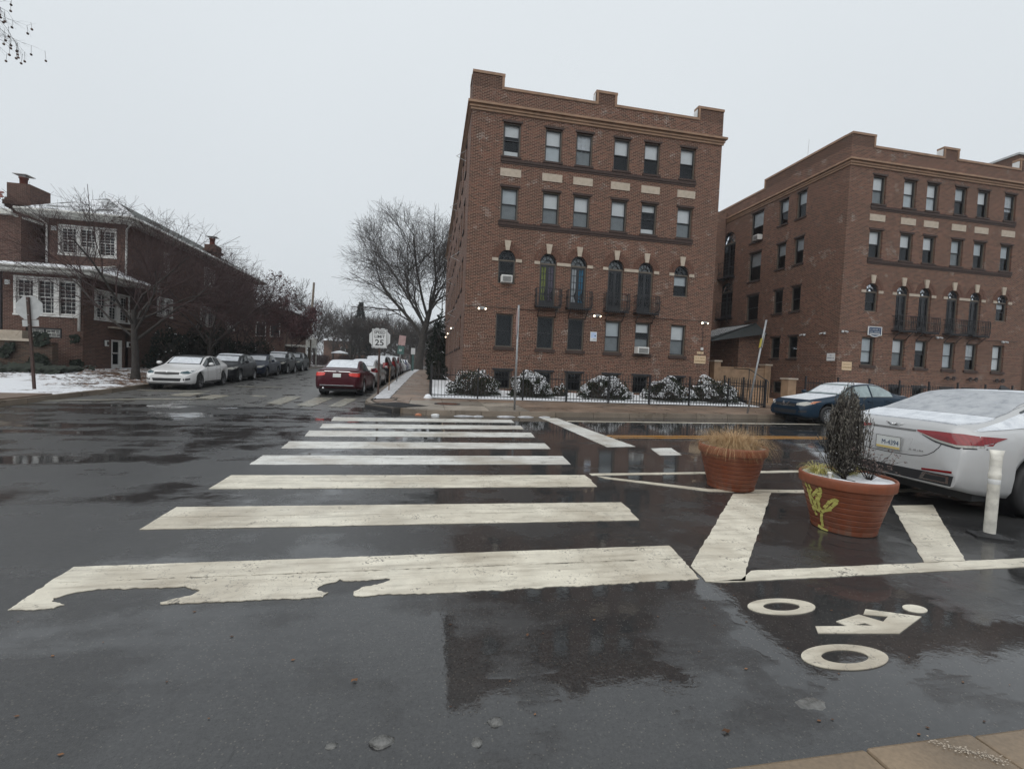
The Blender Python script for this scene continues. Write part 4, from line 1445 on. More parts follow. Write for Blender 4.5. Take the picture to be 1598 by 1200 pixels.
# the taller third block beyond, its side wall above the second one's roof
A3 = thing('apartment_building', 'taller dark brick building whose roofline rises behind the second block', 'apartment building', (43, 27, 0))
MB().box((43, 27, 0), (56, 62, 19.1)).build('wall', M['brick_dark'], A3, world=True)
mb = MB(); mb.box((42.94, 26.9, 19.1), (56, 62, 19.25)); mb.build('coping', M['alu'], A3, world=True)
mb = MB()
for z0, z1, p in ((17.0, 17.14, .1), (17.142, 17.25, .2), (17.252, 17.36, .3)): mb.box((43 - p, 26.9, z0), (43, 62, z1))
mb.build('cornice', M['terra'], A3, world=True)
MB().box((35.7, 23.2, 0), (42.9, 45, 9)).build('wing', M['brick_dark'], A3, world=True)
# white flashed cheek of the raised parapet pieces
for root, x in ((A1, 1.5 + 5.93), (A2, 22 + 5.93 * 13.1 / 12.74), (A1, 1.5 + 12.74 - 1.42), (A2, 22 + 13.1 - 1.46)):
    MB().box((x - .05, 20.99, 14.425), (x - .0435, 21.33, 14.84)).build('flashing', M['alu_white'], root, world=True)
# thin aerial
tag_ = MB().tube([(22.3, 24.3, 14.4), (22.35, 24.3, 16.2)], .012, 5).build('aerial', M['alu'], None)
props(tag_, 'thin whip aerial standing on the roof edge of the second apartment building', 'aerial')
mb = MB()
for w in (2.05, ):
    pass

# wall signs
def sign_board(name, label, cat, T, u, z, w, h, mat, rows, ink, frame=None, depth=.03):
    p = T @ Vector((u, 0, z))
    t = thing(name, label, cat, p, T.to_euler().z)
    b = MB().box((-w / 2, -depth, -h / 2), (w / 2, -.002, h / 2)).build('board', M[mat], t)
    if frame:
        f = .03
        MB().box((-w / 2 - f, -depth - .01, -h / 2 - f), (w / 2 + f, -.001, -h / 2)).box((-w / 2 - f, -depth - .01, h / 2), (w / 2 + f, -.001, h / 2 + f)).box((-w / 2 - f, -depth - .01, -h / 2), (-w / 2, -.001, h / 2)).box((w / 2, -depth - .01, -h / 2), (w / 2 + f, -.001, h / 2)).build('frame', M[frame], t)
    for (s, sz, dx, dz, mm, sx) in rows:
        if s.startswith('~'): worn_print(float(s[1:]), sz * .7, M[mm], t, Matrix.Translation((dx, -depth - .0005, dz)) @ FRONT, int(w * 1000 + dz * 100))
        else: text('lettering', s, sz, M[mm], t, Matrix.Translation((dx, -depth - .002, dz)) @ FRONT, .001, sx=sx, bold=.004)
    return t


sign_board('wall_sign', 'cream name board low on the right end of the corner building', 'sign', T1, 12.18, 2.33, .64, .40, 'cream', [('~.5', .115, 0, .075, 'sign_ink', 1.0), ('GARDENS', .115, 0, -.085, 'sign_ink', 1.1)], None)
sign_board('house_number_plate', 'small pale number plate above the cream board of the corner building', 'number plate', T1, 12.18, 2.68, .36, .12, 'cream', [('~.28', .09, 0, 0, 'sign_ink', 1.1)], None)
sign_board('wall_sign', 'cream name board on the corner of the second apartment building', 'sign', T2, .62, 2.38, .62, .46, 'cream', [('~.5', .115, 0, .085, 'sign_ink', 1.0), ('GARDENS', .115, 0, -.085, 'sign_ink', 1.1)], None)
t = sign_board('wall_sign', 'upright white notice with pale blue print between ground floor windows', 'sign', T1, 6.36, 3.2, .33, .46, 'alu_white', [('~.16', .06, .03, -.12, 'navy', 1.0), ('~.25', .045, 0, -.18, 'navy', 1.0)], None)
MB().box((-.13, -.034, -.07), (.13, -.031, .19)).build('blue_field', M['sign_blue'], t)
MB().lathe([(.001, -.036), (.035, -.036), (.035, -.0345)], 14, axis='y', c=(.08, 0, .04)).build('camera_mark', M['navy'], t)
t = sign_board('wall_sign', 'white notice with dark print on the side wall of the second building', 'sign', TL2, -.3 + .55, 2.85, .5, .42, 'alu_white', [('~.10', .10, 0, .09, 'navy', 1.2), ('~.38', .075, 0, -.05, 'navy', 1.1)], None)
t.location = TL2 @ Vector((-.40, 0, 2.85))
# hanging dark name board above the ground floor of the second building
t = thing('wall_sign', 'dark name board with white rim over a ground floor window of the second building', 'sign', T2 @ Vector((2.25, -.05, 4.34)))
pl = [(-.42, -.17), (-.42, .26), (.42, .26), (.42, -.17), (.3, -.17), (.16, -.235), (0, -.255), (-.16, -.235), (-.3, -.17)]
o = MB().prism([(x, z) for x, z in pl], 0, .03).build('board', M['navy'], t); o.data.transform(FRONT)
o = MB().prism([(x * 1.08, z * 1.12) for x, z in pl], -.004, .04, 0, [[(x * .97, z * .95) for x, z in pl]]).build('rim', M['alu_white'], t); o.data.transform(FRONT)
for w_, dz, sz in ((.62, .13, .085), (.6, .0, .08)):
    worn_print(w_, sz, M['alu'], t, Matrix.Translation((0, -.0305, dz)) @ FRONT, int(sz * 1000))
MB().box((-.34, -.034, -.16), (.34, -.0305, -.07)).build('light_strip', M['alu'], t)
# flower-box brackets under the second building's windows
for i, c in enumerate(COLS[3:]):
    for s in (-1, 1):
        mb = MB()
        for k in range(2):
            mb.tube([T2 @ Vector((c * 1.025 + s * .22 + .12 * math.cos(t_) * (1 - .3 * k), -.2, 1.95 + .10 * math.sin(t_))) for t_ in [PI * q / 6 + PI * k for q in range(8)]], .03, 5)
        mb.bar(T2 @ Vector((c * 1.025 + s * .22, -.02, 1.9)), T2 @ Vector((c * 1.025 + s * .22, -.25, 2.0)), .04)
        mb.build('bracket', M['iron'], A2, world=True)

# porch and canopy on the side of the second building
P = thing('porch', 'brick entrance porch with a sloping sheet metal canopy and stone pillars between the blocks', 'porch', (20.6, 27, .2))
MB().box((20.4, 26.95, .2), (21.99, 30.6, 4.45)).build('wall', M['brick'], P, world=True)
mb = MB()
for (a, b) in ((26.4, 31.0),):
    mb.add([(21.98, a + 1.0, 5.25), (21.98, b, 5.25), (18.1, b, 3.95), (18.1, a + .4, 3.95), (21.98, a - .1, 4.45), (18.1, a + .4, 3.80), (18.1, b, 3.80), (21.98, b, 4.3)],
           [(0, 1, 2, 3), (0, 3, 5, 4), (3, 2, 6, 5), (1, 7, 6, 2), (4, 5, 6, 7)])
fixn(mb.build('canopy', M['awning'], P, world=True))
mb = MB()
for k in range(14):
    y = 26.9 + k * .3
    mb.bar((21.95, max(y, 27.35), 5.27), (18.12, y, 3.97), .04)
mb.build('canopy_seam', M['awning'], P, world=True)
mb = MB()
for k in range(9):
    a = .12 + .1 * k
    mb.quad((lerp(21.9, 18.2, a), 27.3, lerp(5.25, 3.98, a) + .02), (lerp(21.9, 18.2, a), 30.9, lerp(5.25, 3.98, a) + .02), (lerp(21.9, 18.2, a + .05), 30.9, lerp(5.25, 3.98, a + .05) + .02), (lerp(21.9, 18.2, a + .05), 27.3, lerp(5.25, 3.98, a + .05) + .02))
mb.build('snow', M['snow'], P, world=True)['kind'] = 'stuff'
MB().box((14.6, 31.2, .2), (21.9, 31.5, 14.0)).build('back_wall', M['brick'], P, world=True)
MB().box((18.4, 31.12, 1.3), (19.9, 31.19, 3.7)).build('doorway', M['dark_in'], P, world=True)  # dark sheet, the shade of the recess is put into its colour
dr = MB().box((18.9, 31.0, 1.3), (19.6, 31.1, 3.5)).build('door', M['frame'], P, world=True)
MB().box((19.0, 30.98, 1.9), (19.5, 30.999, 3.3)).build('pane', M['curt_white'], dr, world=True)
mb = MB(); mb.box((17.2, 28.5, 3.75), (18.3, 28.56, 3.80)); mb.build('tube_lamp', M['tube_on'], P, world=True)
MB().box((18.95, 30.7, 3.6), (19.4, 30.76, 3.66)).build('tube_lamp', M['tube_on'], P, world=True)
for x, z1 in ((17.75, 2.42), (21.35, 2.32)):
    p_ = MB().box((x - .22, 25.3, .2), (x + .22, 25.74, z1)).build('pillar', M['tan'], P, world=True)
    MB().box((x - .28, 25.24, z1), (x + .28, 25.8, z1 + .1)).build('cap', M['lime'], p_, world=True)
MB().box((17.97, 25.4, .2), (21.13, 25.64, 2.05)).build('landing_wall', M['tan'], P, world=True)
MB().box((17.97, 25.36, 2.052), (21.13, 25.68, 2.14)).build('cap', M['tan'], P, world=True)
MB().box((15.5, 25.68, .2), (21.9, 31.1, 1.25)).build('landing', M['tan'], P, world=True)
for k in range(5):
    MB().box((15.7, 19.6 + .34 * k, .15), (17.25, 26, .36 + .15 * k)).build('step', M['tan'], P, world=True)
pp = MB().box((17.3, 19.1, .15), (17.75, 19.55, 1.5)).build('pillar', M['tan'], P, world=True)
MB().box((17.25, 19.05, 1.5), (17.8, 19.6, 1.58)).build('cap', M['lime'], pp, world=True)
hr = MB()
for x in (16.45, ):
    hr.tube([(x, 19.4, .3), (x, 19.4, 1.35), (x, 20.8, 1.95), (x, 22, 2.0)], .022, 6)
    hr.tube([(x, 20.8, .8), (x, 20.8, 1.95)], .02, 6)
hr.build('handrail', M['iron'], P, world=True)


# iron fences
PICK = None


def fence(label, runs, group=None, h=1.16, panel=1.9, gap=.135):
    global PICK
    a0 = runs[0][0]
    t = thing('iron_fence', label, 'fence', (a0[0], a0[1], 0), group=group)
    o0 = Vector((a0[0], a0[1], 0))
    if PICK is None:
        w = .0085
        PICK = MB().add([(-w, -w, 0), (w, -w, 0), (w, w, 0), (-w, w, 0), (-w, -w, h), (w, -w, h), (w, w, h), (-w, w, h), (0, 0, h + .05)],
                        [(0, 1, 5, 4), (1, 2, 6, 5), (2, 3, 7, 6), (3, 0, 4, 7), (4, 5, 8), (5, 6, 8), (6, 7, 8), (7, 4, 8)]).build('picket', M['iron'], t)
        first = True
    else: first = False
    pm = PICK.data
    cnt = 0
    for (a, b, za, zb, gap_) in runs:
        A, B = Vector((*a, za)), Vector((*b, zb))
        L = (B - A).length
        for zz in (.12, h - .22): 
            MB().bar(A + Vector((0, 0, zz)) - o0, B + Vector((0, 0, zz)) - o0, .022, .034).build('rail', M['iron'], t)
        n = max(1, round(L / panel))
        for k in range(n + 1):
            p = A.lerp(B, k / n) - o0
            s = .03
            po = MB().box((p.x - s, p.y - s, p.z - .08), (p.x + s, p.y + s, p.z + h + .08)).box((p.x - s - .008, p.y - s - .008, p.z + h + .08), (p.x + s + .008, p.y + s + .008, p.z + h + .11)).build('post', M['iron'], t)
        m = int(L / gap_)
        for k in range(1, m):
            p = A.lerp(B, k / m) - o0
            if first and cnt == 0: o = PICK
            else:
                o = bpy.data.objects.new('picket', pm); C.objects.link(o); o.parent = t
            o.location = (p.x, p.y, p.z + .03)
            cnt += 1
    return t


fence('black iron picket fence round the snowy yard of the corner building', [((.1, 18.42), (15.18, 18.05), .17, .17, .135), ((.1, 18.5), (.1, 31), .2, .35, .16), ((15.18, 18.1), (15.18, 21), .2, .3, .16)])
fence('black iron picket fence behind the parked blue sedan', [((17.75, 18.55), (36, 18.6), .3, .25, .15)], h=1.3)

# ------------------------------------------------------------------ the brick corner house on the left
HX, HY, PY = -17.0, 29.0, 25.85
H = thing('brick_house', 'dark red brick corner house with snowy hipped roof and enclosed front porch', 'house', (-17, 29, .3))
Ts = frame_T((HX, 0, 0), R(90))        # side wall: u = Y
Tf = frame_T((0, HY, 0), 0)            # upper front: u = X
Tp = frame_T((0, PY, 0), 0)            # porch front
side_w = [(32.0, 33.6, 3.9, 4.95), (37.4, 39.6, 3.75, 5.05), (37.9, 39.5, 6.85, 8.05), (32.6, 33.4, 6.7, 8.0), (34.9, 35.5, 1.4, 2.3), (41.7, 43.2, 3.8, 4.7), (42, 43.4, 6.9, 8.0)]
porch_side = [(26.65, 29.25, 3.15, 4.55), (27.87, 28.80, .35, 2.12)]
mb = MB()
wall(mb, Ts, HY, 47.5, 0, 8.62, side_w)
wall(mb, Ts, PY, HY, 0, 5.35, porch_side[:1] + porch_side[1:], .18)
wall(mb, Tf, -20.72, HX, 5.0, 8.62, [(-20.2, -17.5, 6.75, 8.2)])
wall(mb, Tp, -20.35, HX, 0, 5.3, [(-19.84, -17.25, 3.15, 4.85), (-19.42, -17.9, 2.02, 2.5)])
mb.quad((-20.35, PY, 0), (-20.35, HY, 0), (-20.35, HY, 5.3), (-20.35, PY, 5.3))
mb.quad((-20.72, HY, 0), (-20.72, 47.5, 0), (-20.72, 47.5, 8.6), (-20.72, HY, 8.6))
mb.quad((-20.72, 47.5, 0), (HX, 47.5, 0), (HX, 47.5, 8.6), (-20.72, 47.5, 8.6))
mb.build('wall', M['brick_house'], H, world=True)
MB().box((-20.3, PY + .6, 0), (HX - .5, HY + .4, 5.0)).box((-20.6, HY + .6, 0), (HX - .6, 47, 8.3)).build('room_shade', M['dark_in'], H, world=True)  # solid boxes whose dark colour stands in for unlit rooms


def hip(mb, x0, x1, y0, y1, z, zr, rx0, ry0, ry1, th=.12):
    """hipped roof, ridge at x = rx0 from ry0 to ry1"""
    v = [(x0, y0, z), (x1, y0, z), (x1, y1, z), (x0, y1, z), (rx0, ry0, zr), (rx0, ry1, zr)]
    mb.add(v, [(0, 1, 4)], 0); mb.add(v, [(1, 2, 5, 4)], 1); mb.add(v, [(2, 3, 5)], 0); mb.add(v, [(3, 0, 4, 5)], 0)
    return mb


EX = -16.2
roof = hip(MB(), -21.6, EX, HY - .9, 48.4, 8.80, 11.15, -20.3, 33.0, 44.0).build('roof', [M['roof_snowy'], M['roof_bare']], H, world=True)
fx = MB().box((-21.6, HY - .9, 8.64), (EX, HY - .84, 8.79)).box((EX - .06, HY - .84, 8.64), (EX, 48.4, 8.79)).box((-21.6, HY - .84, 8.60), (EX - .06, 48.4, 8.64))
fx.build('eaves', M['white_wood'], H, world=True)
gt = MB().tube([(-21.6, HY - .96, 8.76), (EX + .05, HY - .96, 8.76), (EX + .06, HY - .8, 8.76), (EX + .06, 48.3, 8.74)], .07, 6)
gt.build('gutter', M['white_wood'], H, world=True)
rs = MB().tube([(-20.3, 33, 11.17), (EX, HY - .9, 8.84)], .11, 5)
rs.build('ridge_cap', M['snow'], H, world=True)
sn = MB()
sn.add([(EX + .02, HY - .85, 8.83), (EX + .02, 48, 8.83), (EX - .75, 47.5, 9.27), (EX - .75, 30.0, 9.27)], [(0, 1, 2, 3)])
sn.build('eave_snow', M['roof_snowy'], H, world=True)
for pl_, r_ in (([(EX, HY - .8, 8.62), (-16.9, HY - .12, 8.3), (-16.93, HY - .12, 6.2), (-16.93, HY - .12, 5.5)], .05), ([(-20.9, HY - .8, 8.6), (-20.74, HY - .1, 8.25), (-20.74, HY - .1, 6.2)], .045), ([(-17.1, PY - .08, 5.2), (-17.12, PY - .08, 2.4)], .055)):
    MB().tube(pl_, r_, 7).build('downspout', M['white_trim'], H, world=True)
# porch roof: a low snowy hip against the upper wall
pr = MB()
z0 = 5.38
v = [(-27, PY - .7, z0), (EX, PY - .7, z0), (EX, HY + 1.9, z0), (-27, HY, 6.15), (-17.5, HY, 6.15), (-17.0, HY + 1.4, 5.75)]
pr.add(v, [(0, 1, 4, 3), (1, 2, 5, 4)])
pr.build('porch_roof', M['roof_full'], H, world=True)
pe = MB().box((-27, PY - .7, z0 - .24), (EX, PY - .66, z0 - .004)).box((EX - .04, PY - .66, z0 - .24), (EX, HY + 1.9, z0 - .004)).box((-27, PY - .66, z0 - .28), (EX - .04, HY, z0 - .24))
pe.tube([(-27, PY - .76, z0 - .06), (EX + .05, PY - .76, z0 - .06), (EX + .05, HY + 1.9, z0 - .06)], .06, 6)
pe.build('porch_eaves', M['white_wood'], H, world=True)
MB().bar((-17.45, HY - .15, 6.2), (EX + .05, PY - .6, 5.46), .16, .05).build('ridge_cap', M['white_wood'], H, world=True)


def triple(T, u0, u1, z, h, n, muntin=(3, 4)):
    """a row of white sash windows with wide mullions in one opening"""
    w = (u1 - u0) / n
    for i in range(n):
        sash_window(H, T, u0 + w * (i + .5), z, w, h, .0, 'blind', None, .02, 0, False, 'white_trim', 'white_trim', muntin)
    mb = MB()
    for i in range(n + 1):
        trim_box(mb, T, (u0 + w * i - (.11 if 0 < i < n else .05), -.045, z - .02), (u0 + w * i + (.11 if 0 < i < n else .05), .018, z + h + .02))
    trim_box(mb, T, (u0 - .08, -.06, z - .10), (u1 + .08, .018, z - .022))
    trim_box(mb, T, (u0 - .06, -.05, z + h + .022), (u1 + .06, .018, z + h + .11))
    mb.build('window_surround', M['white_trim'], H, world=True)


triple(Tf, -20.2, -17.5, 6.75, 1.45, 3)
triple(Tp, -19.84, -17.25, 3.15, 1.70, 3)
triple(Ts, 26.65, 29.25, 3.15, 1.40, 3)
triple(Ts, 37.4, 39.6, 3.75, 1.3, 2)
triple(Ts, 32.0, 33.6, 3.9, 1.05, 2)
triple(Ts, 37.9, 39.5, 6.85, 1.2, 2)
triple(Ts, 41.7, 43.2, 3.8, .9, 2)
triple(Ts, 42.0, 43.4, 6.9, 1.1, 2)
sash_window(H, Ts, 33.0, 6.7, .8, 1.3, .6, 'blind', None, .05, 0, False, 'white_trim', 'white_trim', (3, 4))
sash_window(H, Ts, 35.2, 1.4, .6, .9, .0, 'blind', None, .05, 0, False, 'white_trim', 'white_trim')
for u in (-19.0, -18.33): sash_window(H, Tp, u, 2.02, .72, .46, 0, 'blind', None, .05, 0, False, 'sash', 'white_wood', (3, 2))
build_ac(Tf, -18.85, 6.78, 'white air conditioner in the middle upper window of the corner house', .75, .36, .3)
# basement door with its lamps and little hood
dt = local(H, Ts @ Matrix.Translation((28.335, .04, .35)))
d_ = MB().box((-.46, 0, 0), (-.33, .1, 1.76)).box((.33, 0, 0), (.46, .1, 1.76)).box((-.33, 0, 1.66), (.33, .1, 1.76)).box((-.33, .03, 0), (.33, .08, .42)).box((-.33, .03, .42), (-.24, .08, 1.66)).box((.24, .03, .42), (.33, .08, 1.66)).box((-.24, .03, 1.0), (.24, .08, 1.07)).build('door', M['white_trim'], H)
put(d_, dt)
MB().quad((-.24, .05, .42), (.24, .05, .42), (.24, .05, 1.66), (-.24, .05, 1.66)).build('pane', M['glass'], d_)
MB().box((-.28, .012, .93), (-.25, .028, 1.02)).build('handle', M['iron'], d_)
for u in (27.45, 29.2):
    l_ = MB(); 
    trim_box(l_, Ts, (u - .16, -.03, 1.75), (u + .16, .0, 2.06))
    o = l_.build('wall_lamp', M['iron'], H, world=True)
    l2 = MB()
    for (a, b) in (((u - .13, 1.99), (u + .10, 2.05)), ((u - .13, 1.74), (u + .10, 1.80)), ((u - .13, 1.80), (u - .05, 1.99))):
        trim_box(l2, Ts, (a[0], -.09, a[1]), (b[0], -.032, b[1]))
    l2.build('lamp_glass', M['white_trim'], o, world=True)
hd = MB(); trim_box(hd, Ts, (27.6, -.35, 2.72), (29.4, .0, 2.80)); hd.build('door_hood', M['lime'], H, world=True)
vb = MB(); trim_box(vb, Tf, (-20.6, -.03, 7.95), (-20.35, 0, 8.2)); trim_box(vb, Tp, (-20.26, -.03, 4.5), (-20.05, 0, 4.72)); vb.build('vent', M['alu'], H, world=True)
# chimneys
def chimney(parent, x0, x1, y0, y1, z0, z1, pot, mats=('brick_house',)):
    h = z1 - z0
    c = MB().box((x0, y0, z0), (x1, y1, z0 + h * .45)).box((x0 - .12, y0 - .12, z0 + h * .45), (x1 + .12, y1 + .12, z0 + h * .66)).box((x0 - .05, y0 - .05, z0 + h * .66), (x1 + .05, y1 + .05, z1))
    c.box((x0 - .18, y0 - .18, z0 + h * .5), (x1 + .18, y1 + .18, z0 + h * .6))
    o = c.build('chimney', M['brick_house'], parent, world=True)
    cx, cy = lerp(x0, x1, pot), (y0 + y1) / 2
    p = MB().lathe([(.17, z1 - .02), (.19, z1 + .5), (.22, z1 + .5), (.22, z1 + .58), (.001, z1 + .58)], 14, c=(cx, cy, 0)).build('chimney_pot', M['tile'], o, world=True)
    MB().box((cx - .34, cy - .34, z1 + .68), (cx + .38, cy + .34, z1 + .72)).box((cx - .16, cy - .16, z1 + .56), (cx + .16, cy + .16, z1 + .685)).build('cowl', M['alu'], o, world=True)
    return o


chimney(H, -18.0, -17.3, 40.2, 41.2, 9.2, 10.35, .4)
# the neighbouring half with a clay tile roof
H2 = thing('brick_house', 'brick house at the left edge with snowy red clay roof tiles and thick chimney', 'house', (-26, 29.5, .3))
MB().box((-30, 28.6, 0), (-23.0, 46, 8.35)).build('wall', M['brick_house'], H2, world=True)
MB().box((-22.95, 28.2, 0), (-21.4, 40, 8.45)).build('bay', M['brick_house'], H2, world=True)
MB().box((-21.38, 30.6, 0), (-20.75, 40, 8.4)).build('recess', M['brick_dark'], H2, world=True)
MB().box((-30.5, 27.9, 8.36), (-21.6, 28.0, 8.62)).box((-30.5, 28.0, 8.36), (-21.6, 30, 8.46)).build('eaves', M['white_wood'], H2, world=True)
MB().add([(-30.5, 27.9, 8.65), (-22.6, 27.9, 8.65), (-24.6, 31.3, 10.3), (-30.5, 31.3, 10.3)], [(0, 1, 2, 3)]).build('roof', M['tile'], H2, world=True)
tm = None
for j in range(6):
    for i in range(16):
        y = 27.95 + .55 * j; z = 8.70 + (y - 27.9) * .49
        x = -26.9 + .28 * i
        if x > -22.8 - .58 * (y - 27.9): continue
        if tm is None:
            b = MB(); vs = []
            for yy, r in ((0, .13), (.6, .11)):
                for k in range(6):
                    a = PI * k / 5; vs.append((r * math.cos(a), yy, r * .8 * math.sin(a) + yy * .49))
            b.add(vs, [(k, k + 1, k + 7, k + 6) for k in range(5)] + [tuple(range(6))[::-1]], 0, False)
            o = b.build('roof_tile', M['tile'], H2); tm = o.data
        else:
            o = bpy.data.objects.new('roof_tile', tm); C.objects.link(o); o.parent = H2
        o.location = Vector((x, y, z)) - ORG[H2.name]
mb = MB()
for j in range(6):
    for i in range(16):
        y = 27.95 + .55 * j; z = 8.70 + (y - 27.9) * .49; x = -26.76 + .28 * i
        if x > -23.0 - .58 * (y - 27.9): continue
        if random.random() < .75:
            w = random.uniform(.06, .12)
            mb.add([(x - w, y + .02, z + .09), (x + w, y + .02, z + .09), (x + w, y + .42, z + .27), (x - w, y + .42, z + .27)], [(0, 1, 2, 3)])
mb.build('roof_snow', M['snow'], H2, world=True)['kind'] = 'stuff'
chimney(H2, -24.9, -23.85, 32.0, 33.4, 8.6, 11.2, .22)
mb = MB().tube([(-22.6, 27.85, 8.6), (-21.9, 28.0, 8.45), (-21.3, 28.4, 8.3), (-20.9, 28.9, 8.2)], .07, 6)
mb.build('gutter', M['white_wood'], H2, world=True)
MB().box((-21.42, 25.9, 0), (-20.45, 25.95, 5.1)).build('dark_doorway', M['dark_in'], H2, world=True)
# retaining wall in front
RW = thing('retaining_wall', 'old brick garden wall with stone coping in front of the corner house', 'wall', (-20, 24.6, .3))
MB().box((-40, 24.5, 0), (-17.35, 24.85, 1.78)).build('brickwork', M['brick_old'], RW, world=True)
xk = -40.
while xk < -18.2:
    MB().box((xk, 24.4, 1.782), (xk + 1.36, 24.95, 1.90)).build('coping_stone', M['lime'] if xk < -19.2 else M['brick_dark'], RW, world=True); xk += 1.37
MB().box((-26, 25.5, 1.9), (-19.3, 25.84, 2.30)).build('stone_base', M['lime'], H, world=True)

# ------------------------------------------------------------------ cars
class CarShape:
    """a lofted car body: x runs from the nose (0) to the tail (L), y across, z up"""
    def __init__(s, L, W, top, belt, wheels, r, zb=.22, roofw=.70, rf=.75, rr=.6, nose=.30, tail=.22, track=.06, bot=None):
        s.L, s.W, s.top, s.belt, s.wheels, s.r, s.zb, s.roofw = L, W, top, belt, wheels, r, zb, roofw
        s.rf, s.rr, s.nose, s.tail = rf, rr, nose, tail
        s.bot = bot or [(0, .30), (.25, .22), (L - .5, .24), (L, .36)]
        xs = set()
        for i in range(61): xs.add(round(L * i / 60, 3))
        for q in (.012, .03, .055, .09, .13, .18): xs.add(q); xs.add(round(L - q, 3))
        for w in wheels:
            for i in range(-11, 12): xs.add(round(w + (r + .07) * math.sin(PI / 2 * i / 11), 3))
        s.xs = sorted(xs)
        s.verts, s.faces, s.n = [], [], 0
        for x in s.xs:
            h = s.half(x)
            full = h + [(-y, z) for y, z in h[-2::-1]]
            s.n = len(full)
            s.verts += [(x, y, z) for y, z in full]
        n = s.n
        for i in range(len(s.xs) - 1):
            for j in range(n):
                j2 = (j + 1) % n
                s.faces.append((i * n + j, i * n + j2, (i + 1) * n + j2, (i + 1) * n + j))
        s.faces.append(tuple(range(n))[::-1]); s.faces.append(tuple(range((len(s.xs) - 1) * n, len(s.xs) * n)))
        s.bvh = BVHTree.FromPolygons(s.verts, s.faces)

    def w(s, x):
        w = s.W / 2
        f = max(0, 1 - x / s.rf); r = max(0, 1 - (s.L - x) / s.rr)
        return w * (1 - s.nose * f ** 2.6) * (1 - s.tail * r ** 2.8)

    def zt(s, x): return sinterp(s.top, x)
    def zs(s, x): return min(interp(s.belt, x), s.zt(x) - .025)

    def zbot(s, x):
        z = sinterp(s.bot, x)
        for wx in s.wheels:
            R_ = s.r + .065
            d = abs(x - wx)
            if d < R_: z = max(z, s.r + math.sqrt(R_ * R_ - d * d))
        return min(z, s.zs(x) - .05)

    def wr(s, x):
        g = s.zt(x) - s.zs(x)
        return s.w(x) * lerp(.80, s.roofw, min(max(g / .4, 0), 1))

    def half(s, x):
        w, zb, zs, zt, wr = s.w(x), s.zbot(x), s.zs(x), s.zt(x), s.wr(x)
        h, g, a = zs - zb, zt - zs, w * .955
        return [(w * .93, zb), (w * .975, zb + .10 * h), (w * .995, zb + .3 * h), (w, zb + .52 * h), (w * .992, zb + .72 * h), (w * .982, zb + .86 * h), (w * .955, zs),
                (lerp(a, wr, .06), zs + .03 * g), (lerp(a, wr, .36), zs + .35 * g), (lerp(a, wr, .70), zs + .70 * g), (lerp(a, wr, .93), zs + .90 * g), (wr * .90, zs + .955 * g), (wr * .68, zs + .982 * g), (wr * .36, zs + .996 * g), (0, zt)]

    def cast(s, axis, a, b):
        """project a point of a side, front, rear or top drawing onto the body"""
        if axis in ('L', 'R'):
            sg = 1 if axis == 'L' else -1
            o, d = Vector((a, sg * 3, b)), Vector((0, -sg, 0))
        elif axis == 'F': o, d = Vector((-2, a, b)), Vector((1, 0, 0))
        elif axis == 'B': o, d = Vector((s.L + 2, a, b)), Vector((-1, 0, 0))
        else: o, d = Vector((a, b, 4)), Vector((0, 0, -1))
        hit = s.bvh.ray_cast(o, d)
        return hit[0], d

    def patch(s, name, axis, lo, hi, mat, parent, n=10, m=5, off=.006, skirt=.012, smooth=True):
        """a piece lying on the body, ruled between the polylines lo and hi of a projection"""
        def along(pl, t):
            if len(pl) == 1: return pl[0]
            ln = [0]
            for p, q in zip(pl, pl[1:]): ln.append(ln[-1] + math.hypot(q[0] - p[0], q[1] - p[1]) + 1e-9)
            d = t * ln[-1]
            for i in range(len(pl) - 1):
                if d <= ln[i + 1] + 1e-12:
                    k = (d - ln[i]) / (ln[i + 1] - ln[i])
                    return (lerp(pl[i][0], pl[i + 1][0], k), lerp(pl[i][1], pl[i + 1][1], k))
            return pl[-1]
        g = []
        for j in range(m + 1):
            row = []
            for i in range(n + 1):
                p, q = along(lo, i / n), along(hi, i / n)
                c, d = s.cast(axis, lerp(p[0], q[0], j / m), lerp(p[1], q[1], j / m))
                row.append((c, d))
            g.append(row)
        fl = [c for r in g for c in r]
        good = [c[0] for c in fl if c[0] is not None]
        if not good: return None
        vs = []
        for c, d in fl:
            if c is None: c = min(good, key=lambda q: (q - good[0]).length)
            vs.append(c - d * off)
        W_ = n + 1
        fs = [(j * W_ + i, j * W_ + i + 1, (j + 1) * W_ + i + 1, (j + 1) * W_ + i) for j in range(m) for i in range(n)]
        loop = [i for i in range(W_)] + [j * W_ + n for j in range(1, m + 1)] + [m * W_ + i for i in range(n - 1, -1, -1)] + [j * W_ for j in range(m - 1, 0, -1)]
        d = fl[0][1]
        b = len(vs)
        vs += [vs[i] + d * (off + skirt) for i in loop]
        k = len(loop)
        fs2 = [(loop[i], loop[(i + 1) % k], b + (i + 1) % k, b + i) for i in range(k)]
        mb = MB().add(vs, fs, 0, smooth)
        mb.add([vs[i] for i in range(len(vs))], fs2)
        return fixn(mb.build(name, M[mat] if isinstance(mat, str) else mat, parent))


WHEELS = {}


